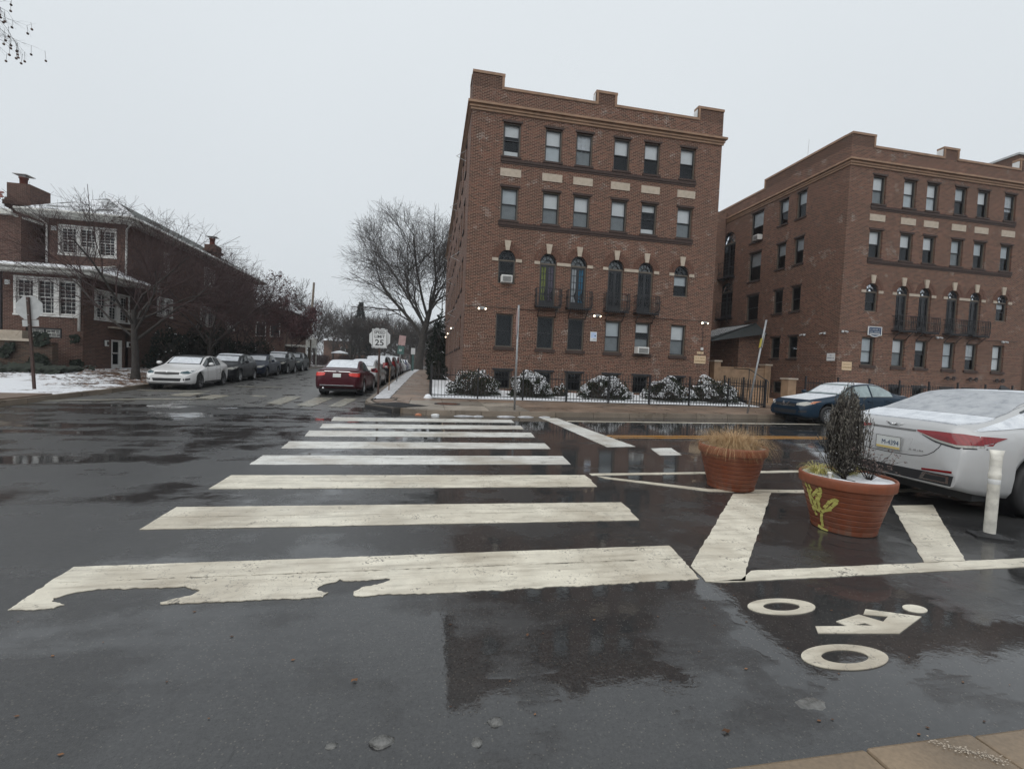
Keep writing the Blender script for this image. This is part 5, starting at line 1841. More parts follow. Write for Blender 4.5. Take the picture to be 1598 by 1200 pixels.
def wheel(parent, x, y, r, side, rim='rim', spokes=5, width=.21):
    key = (round(r, 3), rim, spokes)
    if key not in WHEELS:
        t = MB().lathe([(r * .64, -width / 2), (r * .90, -width / 2), (r * .98, -width * .40), (r, -width * .25), (r, width * .25), (r * .98, width * .40), (r * .90, width / 2), (r * .64, width / 2), (r * .62, 0)], 28, axis='y')
        a = MB().lathe([(r * .66, width * .46), (r * .64, width * .50), (r * .59, width * .47), (r * .57, width * .25), (r * .57, 0)], 28, axis='y')
        a.lathe([(.001, width * .40), (r * .10, width * .40), (r * .15, width * .34), (r * .15, width * .2)], 16, axis='y')
        for k in range(spokes):
            for s_ in ((-.10, .10) if spokes < 8 else (0,)):
                t0 = 2 * PI * k / spokes + s_
                c, s = math.cos(t0), math.sin(t0)
                a.bar((r * .12 * c, width * .34, r * .12 * s), (r * .60 * c, width * .42, r * .60 * s), r * (.085 if spokes < 8 else .075), .03)
        a.lathe([(.001, width * .02), (r * .56, width * .02)], 20, 1, axis='y')
        WHEELS[key] = (t, a)
    t, a = WHEELS[key]
    w = bpy.data.objects.new('wheel', None); w.empty_display_size = .1
    C.objects.link(w); w.parent = parent
    w.location = (x, y, r)
    if side < 0: w.rotation_euler = (0, 0, PI)
    if isinstance(t, MB):
        to = fixn(t.build('tyre', M['rubber'], w)); ao = fixn(a.build('rim', [M[rim], M['caps']], w))
        WHEELS[key] = (to.data, ao.data)
    else:
        for nm, d in (('tyre', t), ('rim', a)):
            o = bpy.data.objects.new(nm, d); C.objects.link(o); o.parent = w
    return w


def panel_line(s, parent, axis, pts, wdt=.008):
    """a shut line: a thin dark strip set on the body"""
    vs, fs = [], []
    P = []
    for p, q in zip(pts, pts[1:]):
        k = max(2, int(math.hypot(q[0] - p[0], q[1] - p[1]) / .08))
        for i in range(k): P.append((lerp(p[0], q[0], i / k), lerp(p[1], q[1], i / k)))
    P.append(pts[-1])
    Q = []
    for a, b in P:
        c, d = s.cast(axis, a, b)
        if c is not None: Q.append(c - d * .0015)
    if len(Q) > 1: return Q
    return None


SHAPES = {
    # nose 0 .. tail L
    'sedan': dict(L=4.85, W=1.84, top=[(0, .60), (.05, .72), (.35, .82), (1.25, .97), (1.55, 1.03), (2.25, 1.41), (2.85, 1.475), (3.3, 1.44), (4.05, 1.13), (4.35, 1.08), (4.70, 1.06), (4.80, .96), (4.85, .66)],
                  belt=[(0, .52), (.3, .72), (1.4, .90), (3.0, .97), (4.2, 1.0), (4.7, .96), (4.85, .6)], wheels=(.93, 3.70), r=.325, win=(1.62, 2.78, 2.86, 3.78), ws=(1.62, 2.22), rw=(3.34, 4.02), head=(.62, .80), tail=(.80, 1.0)),
    'coupe': dict(L=4.42, W=1.80, top=[(0, .58), (.05, .70), (.35, .80), (1.2, .95), (1.45, 1.0), (2.15, 1.36), (2.7, 1.42), (3.3, 1.37), (4.1, 1.10), (4.30, 1.04), (4.38, .9), (4.42, .62)],
                  belt=[(0, .52), (.3, .70), (1.4, .88), (2.8, .95), (3.8, 1.02), (4.2, 1.0), (4.42, .58)], wheels=(.88, 3.58), r=.335, win=(1.50, 2.62, 2.70, 3.25), ws=(1.50, 2.12), rw=(3.35, 4.08), head=(.64, .80), tail=(.80, .98)),
    'hatch': dict(L=4.25, W=1.78, top=[(0, .60), (.05, .74), (.3, .84), (1.05, .98), (1.3, 1.04), (1.95, 1.42), (2.5, 1.50), (3.4, 1.46), (3.85, 1.36), (4.12, 1.08), (4.20, .96), (4.25, .64)],
                  belt=[(0, .54), (.3, .74), (1.2, .92), (3.6, 1.0), (4.1, .98), (4.25, .6)], wheels=(.86, 3.46), r=.32, win=(1.36, 2.40, 2.48, 3.62), ws=(1.36, 1.92), rw=(3.80, 4.10), head=(.66, .84), tail=(.80, 1.06)),
    'suv': dict(L=4.55, W=1.85, top=[(0, .70), (.05, .90), (.3, 1.0), (1.05, 1.10), (1.3, 1.16), (1.95, 1.60), (2.5, 1.70), (3.7, 1.67), (4.15, 1.58), (4.42, 1.2), (4.5, 1.05), (4.55, .74)],
                belt=[(0, .62), (.3, .88), (1.2, 1.04), (3.8, 1.12), (4.4, 1.08), (4.55, .7)], wheels=(.90, 3.58), r=.36, zb=.28, win=(1.36, 2.50, 2.58, 3.95), ws=(1.36, 1.92), rw=(4.12, 4.40), head=(.76, .94), tail=(.9, 1.3), bot=[(0, .36), (.3, .28), (4.1, .3), (4.55, .42)]),
}
CARSHAPE = {k: CarShape(v['L'], v['W'], v['top'], v['belt'], v['wheels'], v['r'], v.get('zb', .22), rf=.8, bot=v.get('bot')) for k, v in SHAPES.items()}


def car(name, label, shape, mat, loc, rz, group=None, cat='car', rim='rim', spokes=5, snow=('ws',), glass='cglass', front=True, rear=True, head='head', taillamp='tail', detail=True, spec=None, cs=None):
    spec = spec or SHAPES[shape]
    s = cs or CARSHAPE[shape]
    t = thing(name, label, cat, loc, rz, group)
    mb = MB().add(s.verts, s.faces, 0, True)
    body = mb.build('body', M[mat], t)
    fixn(body)
    for f in body.data.polygons:
        if len(f.vertices) > 4: f.use_smooth = False
    # dark underside
    MB().box((.3, -s.W * .40, .17), (s.L - .3, s.W * .40, s.r + .05)).build('underside', M['caps'], t)
    for wx in s.wheels:
        for sd in (1, -1):
            MB().lathe([(s.r + .055, -.25), (s.r + .055, .0)], 20, axis='y', c=(wx, sd * (s.W / 2 - .07) if sd > 0 else sd * (s.W / 2 - .32), s.r)).lathe([(.01, -.0), (s.r + .055, -.0)], 20, axis='y', c=(wx, sd * (s.W / 2 - .30), s.r)).build('wheel_arch', M['caps'], t)
            wheel(t, wx, sd * (s.W / 2 - .115), s.r, sd, rim, spokes)
    # side windows
    a, b, c, d = spec['win']
    up = lambda x: s.zs(x) + .86 * (s.zt(x) - s.zs(x))
    lo = lambda x: s.zs(x) + .05
    def win_poly(x0, x1, taper=0):
        n = 8
        L_, H_ = [], []
        for i in range(n + 1):
            x = lerp(x0, x1, i / n)
            z1 = max(up(x), lo(x) + .012)
            L_.append((x, lo(x))); H_.append((x, z1))
        return L_, H_
    for ax in ('L', 'R'):
        for q in ((a, b), (c, d)):
            l_, h_ = win_poly(*q)
            s.patch('window_trim', ax, [(x, z - .022) for x, z in [(l_[0][0] - .02, l_[0][1])] + l_[1:-1] + [(l_[-1][0] + .02, l_[-1][1])]], [(x, z + .02) for x, z in h_], 'caps', t, 12, 3, .003)
            s.patch('side_window', ax, l_, h_, glass, t, 12, 5, .006)
        if detail:
            mp = MB()
            mx = a + .22
            sg = 1 if ax == 'L' else -1
            cc, _ = s.cast(ax, mx, lo(mx) + .05)
            y0 = abs(cc.y) if cc else s.W / 2
            mp.lathe([(.001, -.075), (.055, -.06), (.082, 0), (.06, .06), (.001, .075)], 12, axis='y', c=(0, 0, 0))
            o = mp.build('mirror', M[mat], t); o.data.transform(Matrix.Diagonal((1.1, 1.35, .95, 1))); o.location = (mx, sg * (s.W / 2 + .085), lo(mx) + .10)
            MB().bar((mx, sg * (y0 - .02), lo(mx) + .04), (mx, sg * (s.W / 2 + .06), lo(mx) + .07), .05, .03).build('mirror_arm', M['caps'], t)
            # shut lines and handles
            for x0 in (a + .12, (b + c) / 2, d - .15):
                Q = panel_line(s, t, ax, [(x0, s.zs(x0) - .0), (x0 - .02, s.zs(x0) - .35), (x0 - (.0 if x0 < 3 else .28), .34 if x0 < 3 else .62)])
                if Q: MB().tube(Q, .0045, 4, smooth=False).build('shut_line', M['caps'], t)
            for x0 in (b - .18, d - .40):
                s.patch('door_handle', ax, [(x0, s.zs(x0) - .115), (x0 + .2, s.zs(x0) - .115)], [(x0, s.zs(x0) - .085), (x0 + .2, s.zs(x0) - .085)], mat, t, 4, 2, .03, .03)
            s.patch('sill_trim', ax, [(s.wheels[0] + s.r + .1, .25), (s.wheels[1] - s.r - .1, .26)], [(s.wheels[0] + s.r + .1, .31), (s.wheels[1] - s.r - .1, .32)], 'caps', t, 8, 2, .006)
    # windscreen and rear window
    def glass_top(nm, x0, x1, mt, off=.006, k=.93, nn=14):
        L_ = [(lerp(x0, x1, i / nn), -s.wr(lerp(x0, x1, i / nn)) * k) for i in range(nn + 1)]
        return s.patch(nm, 'T', L_, [(x, -y) for x, y in L_], mt, t, nn, 10, off)
    glass_top('windscreen', spec['ws'][0], spec['ws'][1], glass)
    glass_top('rear_window', spec['rw'][0], spec['rw'][1], glass)
    if 'ws' in snow: glass_top('windscreen_snow', spec['ws'][0] + .06, spec['ws'][1] - .12, 'snow_thin', .014, .84)
    if 'rw' in snow: glass_top('rear_snow', spec['rw'][0] + .02, spec['rw'][1] - .02, 'snow_thin', .014, .9)
    if 'roof' in snow: glass_top('roof_snow', spec['ws'][1] + .04, spec['rw'][0] - .02, 'snow_thin', .014, .9)
    if 'hood' in snow: glass_top('hood_snow', .40, spec['ws'][0] - .08, 'snow_thin', .010, .9)
    if 'trunk' in snow: glass_top('trunk_snow', spec['rw'][1] + .04, s.L - .16, 'snow_thin', .012, .94)
    L = s.L
    W2 = s.W / 2
    if front:
        z0, z1 = spec['head']
        for sg in (1, -1):
            s.patch('headlight', 'F', [(sg * .46, z0 + .01), (sg * .70, z0), (sg * .835, z0 + .08)], [(sg * .46, z0 + .08), (sg * .70, z1 - .02), (sg * .835, z1)], head, t, 10, 4, .006)
            s.patch('fog_lamp', 'F', [(sg * .58, .37), (sg * .76, .40)], [(sg * .56, .44), (sg * .76, .47)], 'caps', t, 5, 2, .005)
        s.patch('grille', 'F', [(-.42, z0 - .03), (0, z0 - .05), (.42, z0 - .03)], [(-.44, z0 + .06), (0, z0 + .07), (.44, z0 + .06)], 'caps', t, 12, 3, .006)
        s.patch('air_intake', 'F', [(-.46, .34), (.46, .34)], [(-.50, .46), (.50, .46)], 'caps', t, 12, 3, .006)
    if rear:
        z0, z1 = spec['tail']
        for sg in (1, -1):
            s.patch('taillight', 'B', [(sg * .48, z0 + .03), (sg * .66, z0), (sg * .86, z0 - .01)], [(sg * .45, z1 - .06), (sg * .66, z1 - .03), (sg * .86, z1 - .05)], taillamp, t, 10, 4, .008)
        s.patch('number_plate', 'B', [(-.155, z0 - .04), (.155, z0 - .04)], [(-.155, z0 + .11), (.155, z0 + .11)], 'plate', t, 4, 3, .012)
        s.patch('bumper_trim', 'B', [(-.72, .36), (0, .33), (.72, .36)], [(-.72, .42), (0, .42), (.72, .42)], 'caps', t, 12, 2, .006)
    return t, s, body


def thin_snow(name='thin_car_snow', k0=1.0, lo=.32):
    m, n, l, b = nt(name)
    v = objc(n)
    f = noise_n(n, l, v, 7, 6, .7)
    f2 = noise_n(n, l, v, 90, 3, .7)
    k = mth(n, l, 'ADD', mth(n, l, 'MULTIPLY', f, .8), mth(n, l, 'MULTIPLY', f2, .25))
    l.new(ramp(n, l, k, [(lo, tuple(q * k0 for q in (.40, .43, .47))), (.50, tuple(q * k0 for q in (.58, .61, .65))), (.70, tuple(q * k0 for q in (.72, .75, .78)))]), b.inputs['Base Color'])
    b.inputs['Roughness'].default_value = .7
    l.new(bump(n, l, k, .8, .015), b.inputs['Normal'])
    return m


M['snow_thin'] = thin_snow()
M['snow_glass'] = thin_snow('snow_dusted_glass', .62, .38)

# a parked car given by the place of its nose, facing direction in degrees (0 = nose to -X)
def parked(name, label, shape, mat, nose, deg, **k):
    return car(name, label, shape, mat, (nose[0], nose[1], nose[2] if len(nose) > 2 else 0), R(deg), **k)


GL = 'cars parked along the left kerb of the side street'
GR = 'cars parked along the right kerb of the side street'
rot_l = 94.5    # nose towards the camera
WC, sWC, bWC = parked('parked_car', 'white two door coupe with black roof parked at the head of the left kerb', 'coupe', 'p_white', (-10.35, 20.15, gz(0, 21.5)), rot_l, group=GL, rim='rim_dark', head='head_dark', snow=('ws',))
s = sWC
Lr = [(lerp(2.16, 3.32, i / 10), -s.wr(lerp(2.16, 3.32, i / 10)) * .90) for i in range(11)]
s.patch('roof_panel', 'T', Lr, [(x, -y) for x, y in Lr], 'caps', WC, 10, 8, .005)
MB().lathe([(.001, -.012), (.03, -.012), (.04, 0)], 14, axis='x', c=(.02, 0, .70)).build('badge', M['chrome'], WC)
parked('parked_car', 'black hatchback parked right behind the white coupe', 'hatch', 'p_black', (-10.75, 25.3, gz(0, 26.5)), rot_l, group=GL, snow=('ws', 'roof'), rear=False)
parked('parked_car', 'low black sedan parked between the black hatchback and the dark utility vehicle', 'sedan', 'p_navy', (-11.12, 30.35, gz(0, 32)), rot_l, group=GL, snow=('ws',), rear=False, rim='rim_dark')
parked('parked_car', 'black utility vehicle parked behind the low black sedan', 'suv', 'p_black', (-11.5, 35.9, gz(0, 37)), rot_l, group=GL, snow=('ws', 'roof'), rear=False)
parked('parked_car', 'grey green utility vehicle, last in the row at the left kerb', 'suv', 'p_grey', (-11.95, 41.6, gz(0, 43)), rot_l, group=GL, snow=('ws',), rear=False)
# right side of the side street: tails towards the camera
rot_r = -90.8
MA, sMA, bMA = parked('parked_car', 'maroon sedan with bright red tail lamps parked next to the speed limit sign', 'sedan', 'p_maroon', (-3.58, 19.2 + 4.85, gz(0, 22)), rot_r - .6, group=GR, snow=('rw', 'roof', 'trunk_'), taillamp='tail_bright', front=False)
s = sMA
s.patch('chrome_strip', 'B', [(-.5, .985), (.5, .985)], [(-.5, 1.005), (.5, 1.005)], 'chrome', MA, 10, 2, .012)
s.patch('bumper_strip', 'B', [(-.66, .425), (.66, .425)], [(-.66, .445), (.66, .445)], 'chrome', MA, 10, 2, .010)
for sg in (1, -1):
    s.patch('lamp_cap', 'B', [(sg * .50, .955), (sg * .84, .945)], [(sg * .50, .985), (sg * .84, .965)], 'head', MA, 8, 2, .012)
hb = MB().box((4.80, -.05, 1.0), (4.83, -.035, 1.06)).box((4.80, .035, 1.0), (4.83, .05, 1.06)).box((4.80, -.035, 1.022), (4.83, .035, 1.037))
hb.build('badge', M['chrome'], MA)
ep = MB().tube([(4.72, -.52, .31), (4.86, -.52, .30)], .045, 10).build('exhaust_pipe', M['chrome'], MA)
parked('parked_car', 'silver hatchback with a snowy roof parked ahead of the maroon sedan', 'hatch', 'p_silver', (-3.50, 25.0 + 4.3, gz(0, 27)), rot_r, group=GR, snow=('roof', 'rw', 'hood'), front=False)
for i, (y, shp, m_, lab) in enumerate(((30.6, 'suv', 'p_black', 'black utility vehicle with snow on its rear window beyond the silver hatchback'), (36.3, 'suv', 'p_brown', 'brown utility vehicle in the middle of the right kerb row'), (42.0, 'suv', 'p_maroon', 'dark red utility vehicle farther up the right kerb row'), (47.6, 'sedan', 'p_white', 'snow covered white sedan up the right kerb row'), (53.5, 'sedan', 'p_deepblue', 'deep blue sedan up the right kerb row'), (59.5, 'sedan', 'p_silver', 'silver sedan, last in the right kerb row'))):
    parked('parked_car', lab, shp, m_, (-3.45, y + 4.6, gz(0, y + 2)), rot_r, group=GR, snow=('roof', 'rw', 'hood', 'trunk'), front=False, detail=False)
for i, (x, y, lab) in enumerate(((-8.0, 62, 'snow covered pale car far up the side street'), (-7.2, 74, 'snow capped pale car farthest up the side street'))):
    parked('parked_car', lab, 'sedan', 'p_white', (x, y, .43), 92, snow=('roof', 'ws', 'hood'), rear=False, detail=False)

# blue sedan across the street
BL, sBL, bBL = parked('parked_car', 'dark blue sedan with a snowy roof parked at the far kerb behind the shrub planter', 'sedan', 'p_blue', (12.6, 14.0), 2.5, snow=('ws', 'roof', 'hood', 'rw', 'trunk'), glass='cglass_frost', rear=True, rim='rim', spokes=10)
s = sBL
for sg in (1, -1):
    s.patch('turn_lamp', 'F', [(sg * .78, .69), (sg * .845, .71)], [(sg * .77, .79), (sg * .845, .80)], 'amber', BL, 5, 3, .014)
    s.patch('grille_bar', 'F', [(sg * .04, .60), (sg * .08, .60)], [(sg * .12, .74), (sg * .16, .74)], 'chrome', BL, 3, 4, .018)
s.patch('grille_rim', 'F', [(-.44, .585), (.44, .585)], [(-.44, .60), (.44, .60)], 'chrome', BL, 10, 2, .014)
em = MB()
for k in range(3):
    a = PI / 2 + 2 * PI * k / 3
    c, s_ = math.cos(a), math.sin(a)
    em.add([(-.035, 0, .67), (-.035, .026 * c - .016 * s_, .67 + .026 * s_ + .016 * c), (-.035, .052 * c, .67 + .052 * s_), (-.035, .026 * c + .016 * s_, .67 + .026 * s_ - .016 * c)], [(0, 1, 2, 3)])
em.build('badge', M['chrome'], BL)

# the white sedan in the near parking lane, tail towards the planter
SP = dict(L=4.99, W=1.89, top=[(0, .60), (.05, .74), (.35, .84), (1.35, 1.0), (1.7, 1.06), (2.4, 1.41), (3.0, 1.48), (3.45, 1.46), (4.3, 1.17), (4.62, 1.09), (4.84, 1.065), (4.90, 1.01), (4.95, .88), (4.985, .70), (4.99, .58)],
          belt=[(0, .52), (.3, .72), (1.5, .92), (3.2, .985), (4.3, 1.01), (4.75, .97), (4.93, .82), (4.99, .5)], wheels=(.95, 3.96), r=.345, win=(1.75, 2.95, 3.03, 4.02), ws=(1.75, 2.36), rw=(3.52, 4.30), head=(.64, .84), tail=(.80, .98),
          bot=[(0, .30), (.3, .22), (4.3, .24), (4.75, .27), (4.99, .33)])
cNW = CarShape(4.99, 1.89, SP['top'], SP['belt'], SP['wheels'], SP['r'], rf=.8, rr=.75, tail=.17, bot=SP['bot'])
NW, s, bNW = parked('parked_car', 'white sedan with snow on its rear window parked beside the white flexible post', 'sedan', 'p_pearl', (11.02, 4.90), 180, spec=SP, cs=cNW, rear=False, snow=(), spokes=5, rim='rim')
nn = 16


def top_snow(nm, x0, x1, k, off, seed):
    lo = []
    for i in range(nn + 1):
        x = lerp(x0, x1, i / nn)
        lo.append((x + .02 * nz(i * .8, seed), -s.wr(x) * (k + .03 * nz(x * 5, seed))))
    return s.patch(nm, 'T', lo, [(x, -y) for x, y in lo], 'snow_glass' if nm == 'rear_window_snow' else 'snow_thin', NW, 26, 18, off, .015)


top_snow('rear_window_snow', 3.40, 4.33, .95, .014, 1.)
top_snow('roof_snow', 2.42, 3.38, .96, .016, 2.)
top_snow('trunk_snow', 4.36, 4.83, .985, .018, 3.)
for ax in ('L', 'R'):
    s.patch('pillar_snow', ax, [(3.9, 1.06), (4.2, 1.06), (4.62, 1.02), (4.78, 1.0)], [(3.55, 1.37), (3.95, 1.24), (4.35, 1.12), (4.70, 1.03)], 'snow_thin', NW, 12, 4, .010, .012)
# long tail lamps: red upper band, clear lower strip, dark surround
for sg in (1, -1):
    ax = 'L' if sg > 0 else 'R'
    s.patch('taillight', 'B', [(sg * .30, .935), (sg * .52, .875), (sg * .74, .835), (sg * .90, .85)], [(sg * .29, .955), (sg * .52, .965), (sg * .74, .965), (sg * .905, .945)], 'tail', NW, 18, 5, .010)
    s.patch('taillight', ax, [(4.60, .905), (4.72, .87), (4.86, .845)], [(4.48, .945), (4.72, .955), (4.86, .955)], 'tail', NW, 10, 4, .010)
    s.patch('lamp_strip', 'B', [(sg * .33, .92), (sg * .52, .85), (sg * .74, .808), (sg * .88, .82)], [(sg * .33, .932), (sg * .52, .872), (sg * .74, .832), (sg * .88, .845)], 'head', NW, 12, 2, .008)
    s.patch('lamp_surround', 'B', [(sg * .36, .90), (sg * .52, .832), (sg * .74, .79), (sg * .89, .805)], [(sg * .36, .915), (sg * .52, .849), (sg * .74, .806), (sg * .89, .818)], 'caps', NW, 12, 2, .006)
    s.patch('reflector', 'B', [(sg * .42, .475), (sg * .74, .50)], [(sg * .42, .497), (sg * .74, .525)], 'tail', NW, 10, 2, .008)
    s.patch('exhaust_trim', 'B', [(sg * .40, .36), (sg * .72, .37)], [(sg * .44, .455), (sg * .72, .46)], 'chrome', NW, 10, 3, .012)
    s.patch('exhaust_opening', 'B', [(sg * .45, .38), (sg * .69, .385)], [(sg * .475, .435), (sg * .69, .44)], 'caps', NW, 8, 2, .016)
s.patch('diffuser', 'B', [(-.74, .345), (0, .34), (.74, .345)], [(-.76, .47), (0, .455), (.76, .47)], 'caps', NW, 18, 3, .004)
# boot lid shut line, plate, wing badge, script
for pts in ([(-.60, .835), (-.575, .775), (-.53, .715), (-.47, .67), (-.40, .642), (-.30, .628), (0, .615), (.30, .628), (.40, .642), (.47, .67), (.53, .715), (.575, .775), (.60, .835)],):
    Q = panel_line(s, NW, 'B', pts)
    MB().tube(Q, .0045, 4, smooth=False).build('boot_line', M['caps'], NW)
s.patch('boot_crease_shade', 'B', [(-.28, .925), (.28, .925)], [(-.28, .95), (.28, .95)], 'ac_dark', NW, 8, 2, .004)  # grey strip, shading of the hollow under the boot lip put into colour
s.patch('plate_recess', 'B', [(-.24, .66), (.24, .66)], [(-.27, .84), (.27, .84)], 'p_pearl', NW, 6, 3, .003)
c0, _ = s.cast('B', 0, .74)
px = c0.x + .035
PL = MB().box((px - .02, -.1525, .665), (px - .004, .1525, .82)).build('number_plate', M['plate'], NW)
MB().box((px - .004, -.15, .668), (px - .002, .15, .695)).build('plate_band', M['plate_y'], PL)
MB().box((px - .02, -.165, .655), (px - .006, .165, .664)).box((px - .02, -.165, .821), (px - .006, .165, .83)).box((px - .02, -.165, .664), (px - .006, -.153, .821)).box((px - .02, .153, .664), (px - .006, .165, .821)).build('plate_frame', M['chrome'], PL)
REAR = Matrix(((0, 0, 1, 0), (1, 0, 0, 0), (0, 1, 0, 0), (0, 0, 0, 1)))
text('lettering', 'M-4394', .088, M['navy'], PL, Matrix.Translation((px - .002, .028, .742)) @ REAR, .001, sx=.82)
wb = MB()
for sg in (1, -1):
    cb, _ = s.cast('B', 0, .985)
    for k, (ln, zz) in enumerate(((.115, .010), (.095, 0), (.07, -.010))):
        wb.tube([(cb.x + .012, sg * .012, .985 + zz * .4), (cb.x + .012, sg * .05, .985 + zz + .004), (cb.x + .008, sg * ln, .985 + zz * 1.6 + .008)], [.009, .007, .003], 6)
wb.lathe([(.001, .016), (.017, .012), (.02, 0)], 12, axis='x', c=(cb.x + .004, 0, .985))
wb.build('badge', M['chrome'], NW)
cb, _ = s.cast('B', .40, .70)
worn_print(.16, .022, M['chrome'], NW, Matrix.Translation((cb.x + .012, .34, .70)) @ REAR, 8, 'badge')
fa = MB().add([(2.95, -.02, 1.475), (2.95, .02, 1.475), (3.2, .026, 1.47), (3.2, -.026, 1.47), (3.13, 0, 1.56), (3.19, 0, 1.56)], [(0, 1, 4), (1, 2, 5, 4), (2, 3, 5), (3, 0, 4, 5), (0, 3, 2, 1)])
fixn(fa.build('aerial_fin', M['caps'], NW))
# a second snowy car ahead of it
parked('parked_car', 'snow covered pale car ahead of the white sedan at the right edge', 'suv', 'p_white', (17.2, 4.85), 180, snow=('roof', 'rw', 'hood'), front=False)

# ------------------------------------------------------------------ street signs and posts
def octagon(r): return [(r * math.cos(PI / 8 + PI / 4 * k), r * math.sin(PI / 8 + PI / 4 * k)) for k in range(8)]


def lean(o, base, ax, ay):
    """tilt a standing thing about its foot"""
    o.rotation_euler = (ay, ax, o.rotation_euler.z)
    return o


# stop sign seen from the back, on the left corner
SS = thing('stop_sign', 'back of a grey octagonal stop sign on a leaning brown post at the left corner', 'stop sign', (-12.75, 17.3, .15), 0)
MB().box((-.035, -.03, -.1), (.035, .03, 3.0)).build('post', M['brown_steel'], SS)
o = MB().prism(octagon(.405), 0, .004).build('sign_plate', M['alu'], SS); o.data.transform(Matrix.Translation((0, .036, 2.65)) @ FRONT)
o = MB().prism(octagon(.40), 0, .002).build('sign_face', M['redsign'], SS); o.data.transform(Matrix.Translation((0, .0395, 2.65)) @ FRONT)
o = MB().box((-.23, .036, 2.05), (.23, .040, 2.26)).build('lower_plate', M['alu'], SS)
mb = MB()
for z in (2.42, 2.88, 2.1): mb.lathe([(.001, -.012), (.014, -.012), (.014, 0)], 8, axis='y', c=(0, -.03, z))
mb.build('bolt', M['galv'], SS)
SS.rotation_euler = (0, R(-3.6), 0)
# speed limit sign with an octagon behind it
SL = thing('speed_limit_sign', 'white speed limit sign reading 25 on a brown post in the snowy verge', 'speed limit sign', (-2.07, 19.3, .16), 0)
MB().box((-.04, -.03, -.1), (.04, .03, 2.74)).build('post', M['brown_steel'], SL)
pl = MB().box((-.305, -.046, 1.93), (.305, -.040, 2.71)).build('sign_plate', M['alu_white'], SL)
fr = MB()
for (a, b) in (((-.285, 2.675), (.285, 2.69)), ((-.285, 1.95), (.285, 1.965)), ((-.285, 1.965), (-.27, 2.675)), ((.27, 1.965), (.285, 2.675))): fr.box((a[0], -.0485, a[1]), (b[0], -.0465, b[1]))
fr.build('border', M['black'], pl)
text('lettering', 'SPEED', .17, M['black'], pl, Matrix.Translation((0, -.0475, 2.565)) @ FRONT, .001, sx=1.0, bold=.003)
text('lettering', 'LIMIT', .17, M['black'], pl, Matrix.Translation((0, -.0475, 2.395)) @ FRONT, .001, sx=1.05, bold=.003)
text('lettering', '25', .34, M['black'], pl, Matrix.Translation((0, -.0475, 2.14)) @ FRONT, .001, sx=1.1, bold=.006)
o = MB().prism(octagon(.45), 0, .004).build('octagonal_plate', M['alu_white'], SL); o.data.transform(Matrix.Translation((0, .037, 2.33)) @ FRONT)
# edge-on stop sign by the fence
S2 = thing('stop_sign', 'grey post with an octagonal sign seen almost edge on in front of the picket fence', 'stop sign', (2.74, 14.15, .15), R(-97))
MB().tube([(0, 0, -.05), (0, 0, 3.36)], .032, 8).build('post', M['galv'], S2)
o = MB().prism(octagon(.46), 0, .004).build('sign_plate', M['alu'], S2); o.data.transform(Matrix.Translation((0, -.036, 2.83)) @ FRONT)
o = MB().prism(octagon(.455), 0, .002).build('sign_face', M['redsign'], S2); o.data.transform(Matrix.Translation((0, -.0395, 2.83)) @ FRONT)
S2.rotation_euler = (0, R(.5), R(-97))
# leaning post with a parking plate seen from the side
S3 = thing('leaning_sign_post', 'steel post leaning right with a narrow white plate at the end of the picket fence', 'sign post', (11.97, 15.1, .15), 0)
MB().tube([(0, 0, -.05), (0, 0, 3.62)], .035, 8).build('post', M['galv'], S3)
o = MB().box((-.004, -.16, 2.55), (0, .16, 3.10)).build('sign_plate', M['alu_white'], S3); o.location = (.045, 0, 0); o.rotation_euler = (0, 0, R(-32))
o = MB().box((-.004, -.13, 2.55), (0, .13, 2.90)).build('sign_plate', M['yellow_sheet'], S3); o.location = (-.045, 0, 0); o.rotation_euler = (0, 0, R(-24))
S3.rotation_euler = (0, R(9.0), 0)
# small signs farther along the kerb
S4 = thing('parking_sign', 'faded pink plate over a green one on a leaning post along the side street kerb', 'sign', (-1.98, 28.6, .15 + gz(0, 28.6)), 0)
MB().tube([(0, 0, -.05), (0, 0, 2.6)], .035, 7).build('post', M['galv'], S4)
MB().box((-.21, -.05, 2.3), (.21, -.04, 2.9)).build('sign_plate', M['redsign'], S4)
MB().box((-.2, -.05, 1.75), (.2, -.04, 2.25)).build('sign_plate', M['greensign'], S4)
worn_print(.2, .14, M['alu_white'], S4, Matrix.Translation((0, -.0505, 1.98)) @ FRONT, 4)
S4.rotation_euler = (0, R(6), R(-8))
S5 = thing('parking_sign', 'small white sign on a dark post near the big bare tree', 'sign', (-2.0, 55, .58), 0)
MB().box((-.12, -.03, -.05), (.12, .03, 2.5)).build('post', M['greensign'], S5)
MB().box((-.24, -.05, 2.0), (.24, -.04, 2.75)).build('sign_plate', M['alu_white'], S5)
# flexible white post
DP = thing('flexible_post', 'white flexible post with a black base beside the white sedan', 'bollard', (5.655, 3.53, 0), 0)
mb = MB().lathe([(.046, .02), (.046, .60), (.049, .605), (.049, .66), (.046, .665), (.046, .80)], 18)
fixn(mb.build('tube', M['plastic_white'], DP))
cp = MB()
vs = []
for z, rx, ry in ((.80, .046, .046), (.845, .052, .028), (.89, .062, .012)):
    for k in range(16):
        t = 2 * PI * k / 16; vs.append((rx * math.cos(t), ry * math.sin(t), z + (.006 * math.cos(2 * t) if z > .85 else 0)))
cp.add(vs, [(j * 16 + k, j * 16 + (k + 1) % 16, (j + 1) * 16 + (k + 1) % 16, (j + 1) * 16 + k) for j in range(2) for k in range(16)] + [tuple(range(32, 48))], 0, True)
fixn(cp.build('pinched_top', M['plastic_white'], DP))
MB().lathe([(.0465, .55), (.0475, .552), (.0475, .598), (.0465, .60)], 18).build('band', M['alu_white'], DP)
bs_ = MB().box((-.14, -.10, 0), (.14, .10, .022)).lathe([(.10, .022), (.075, .045), (.05, .05)], 16)
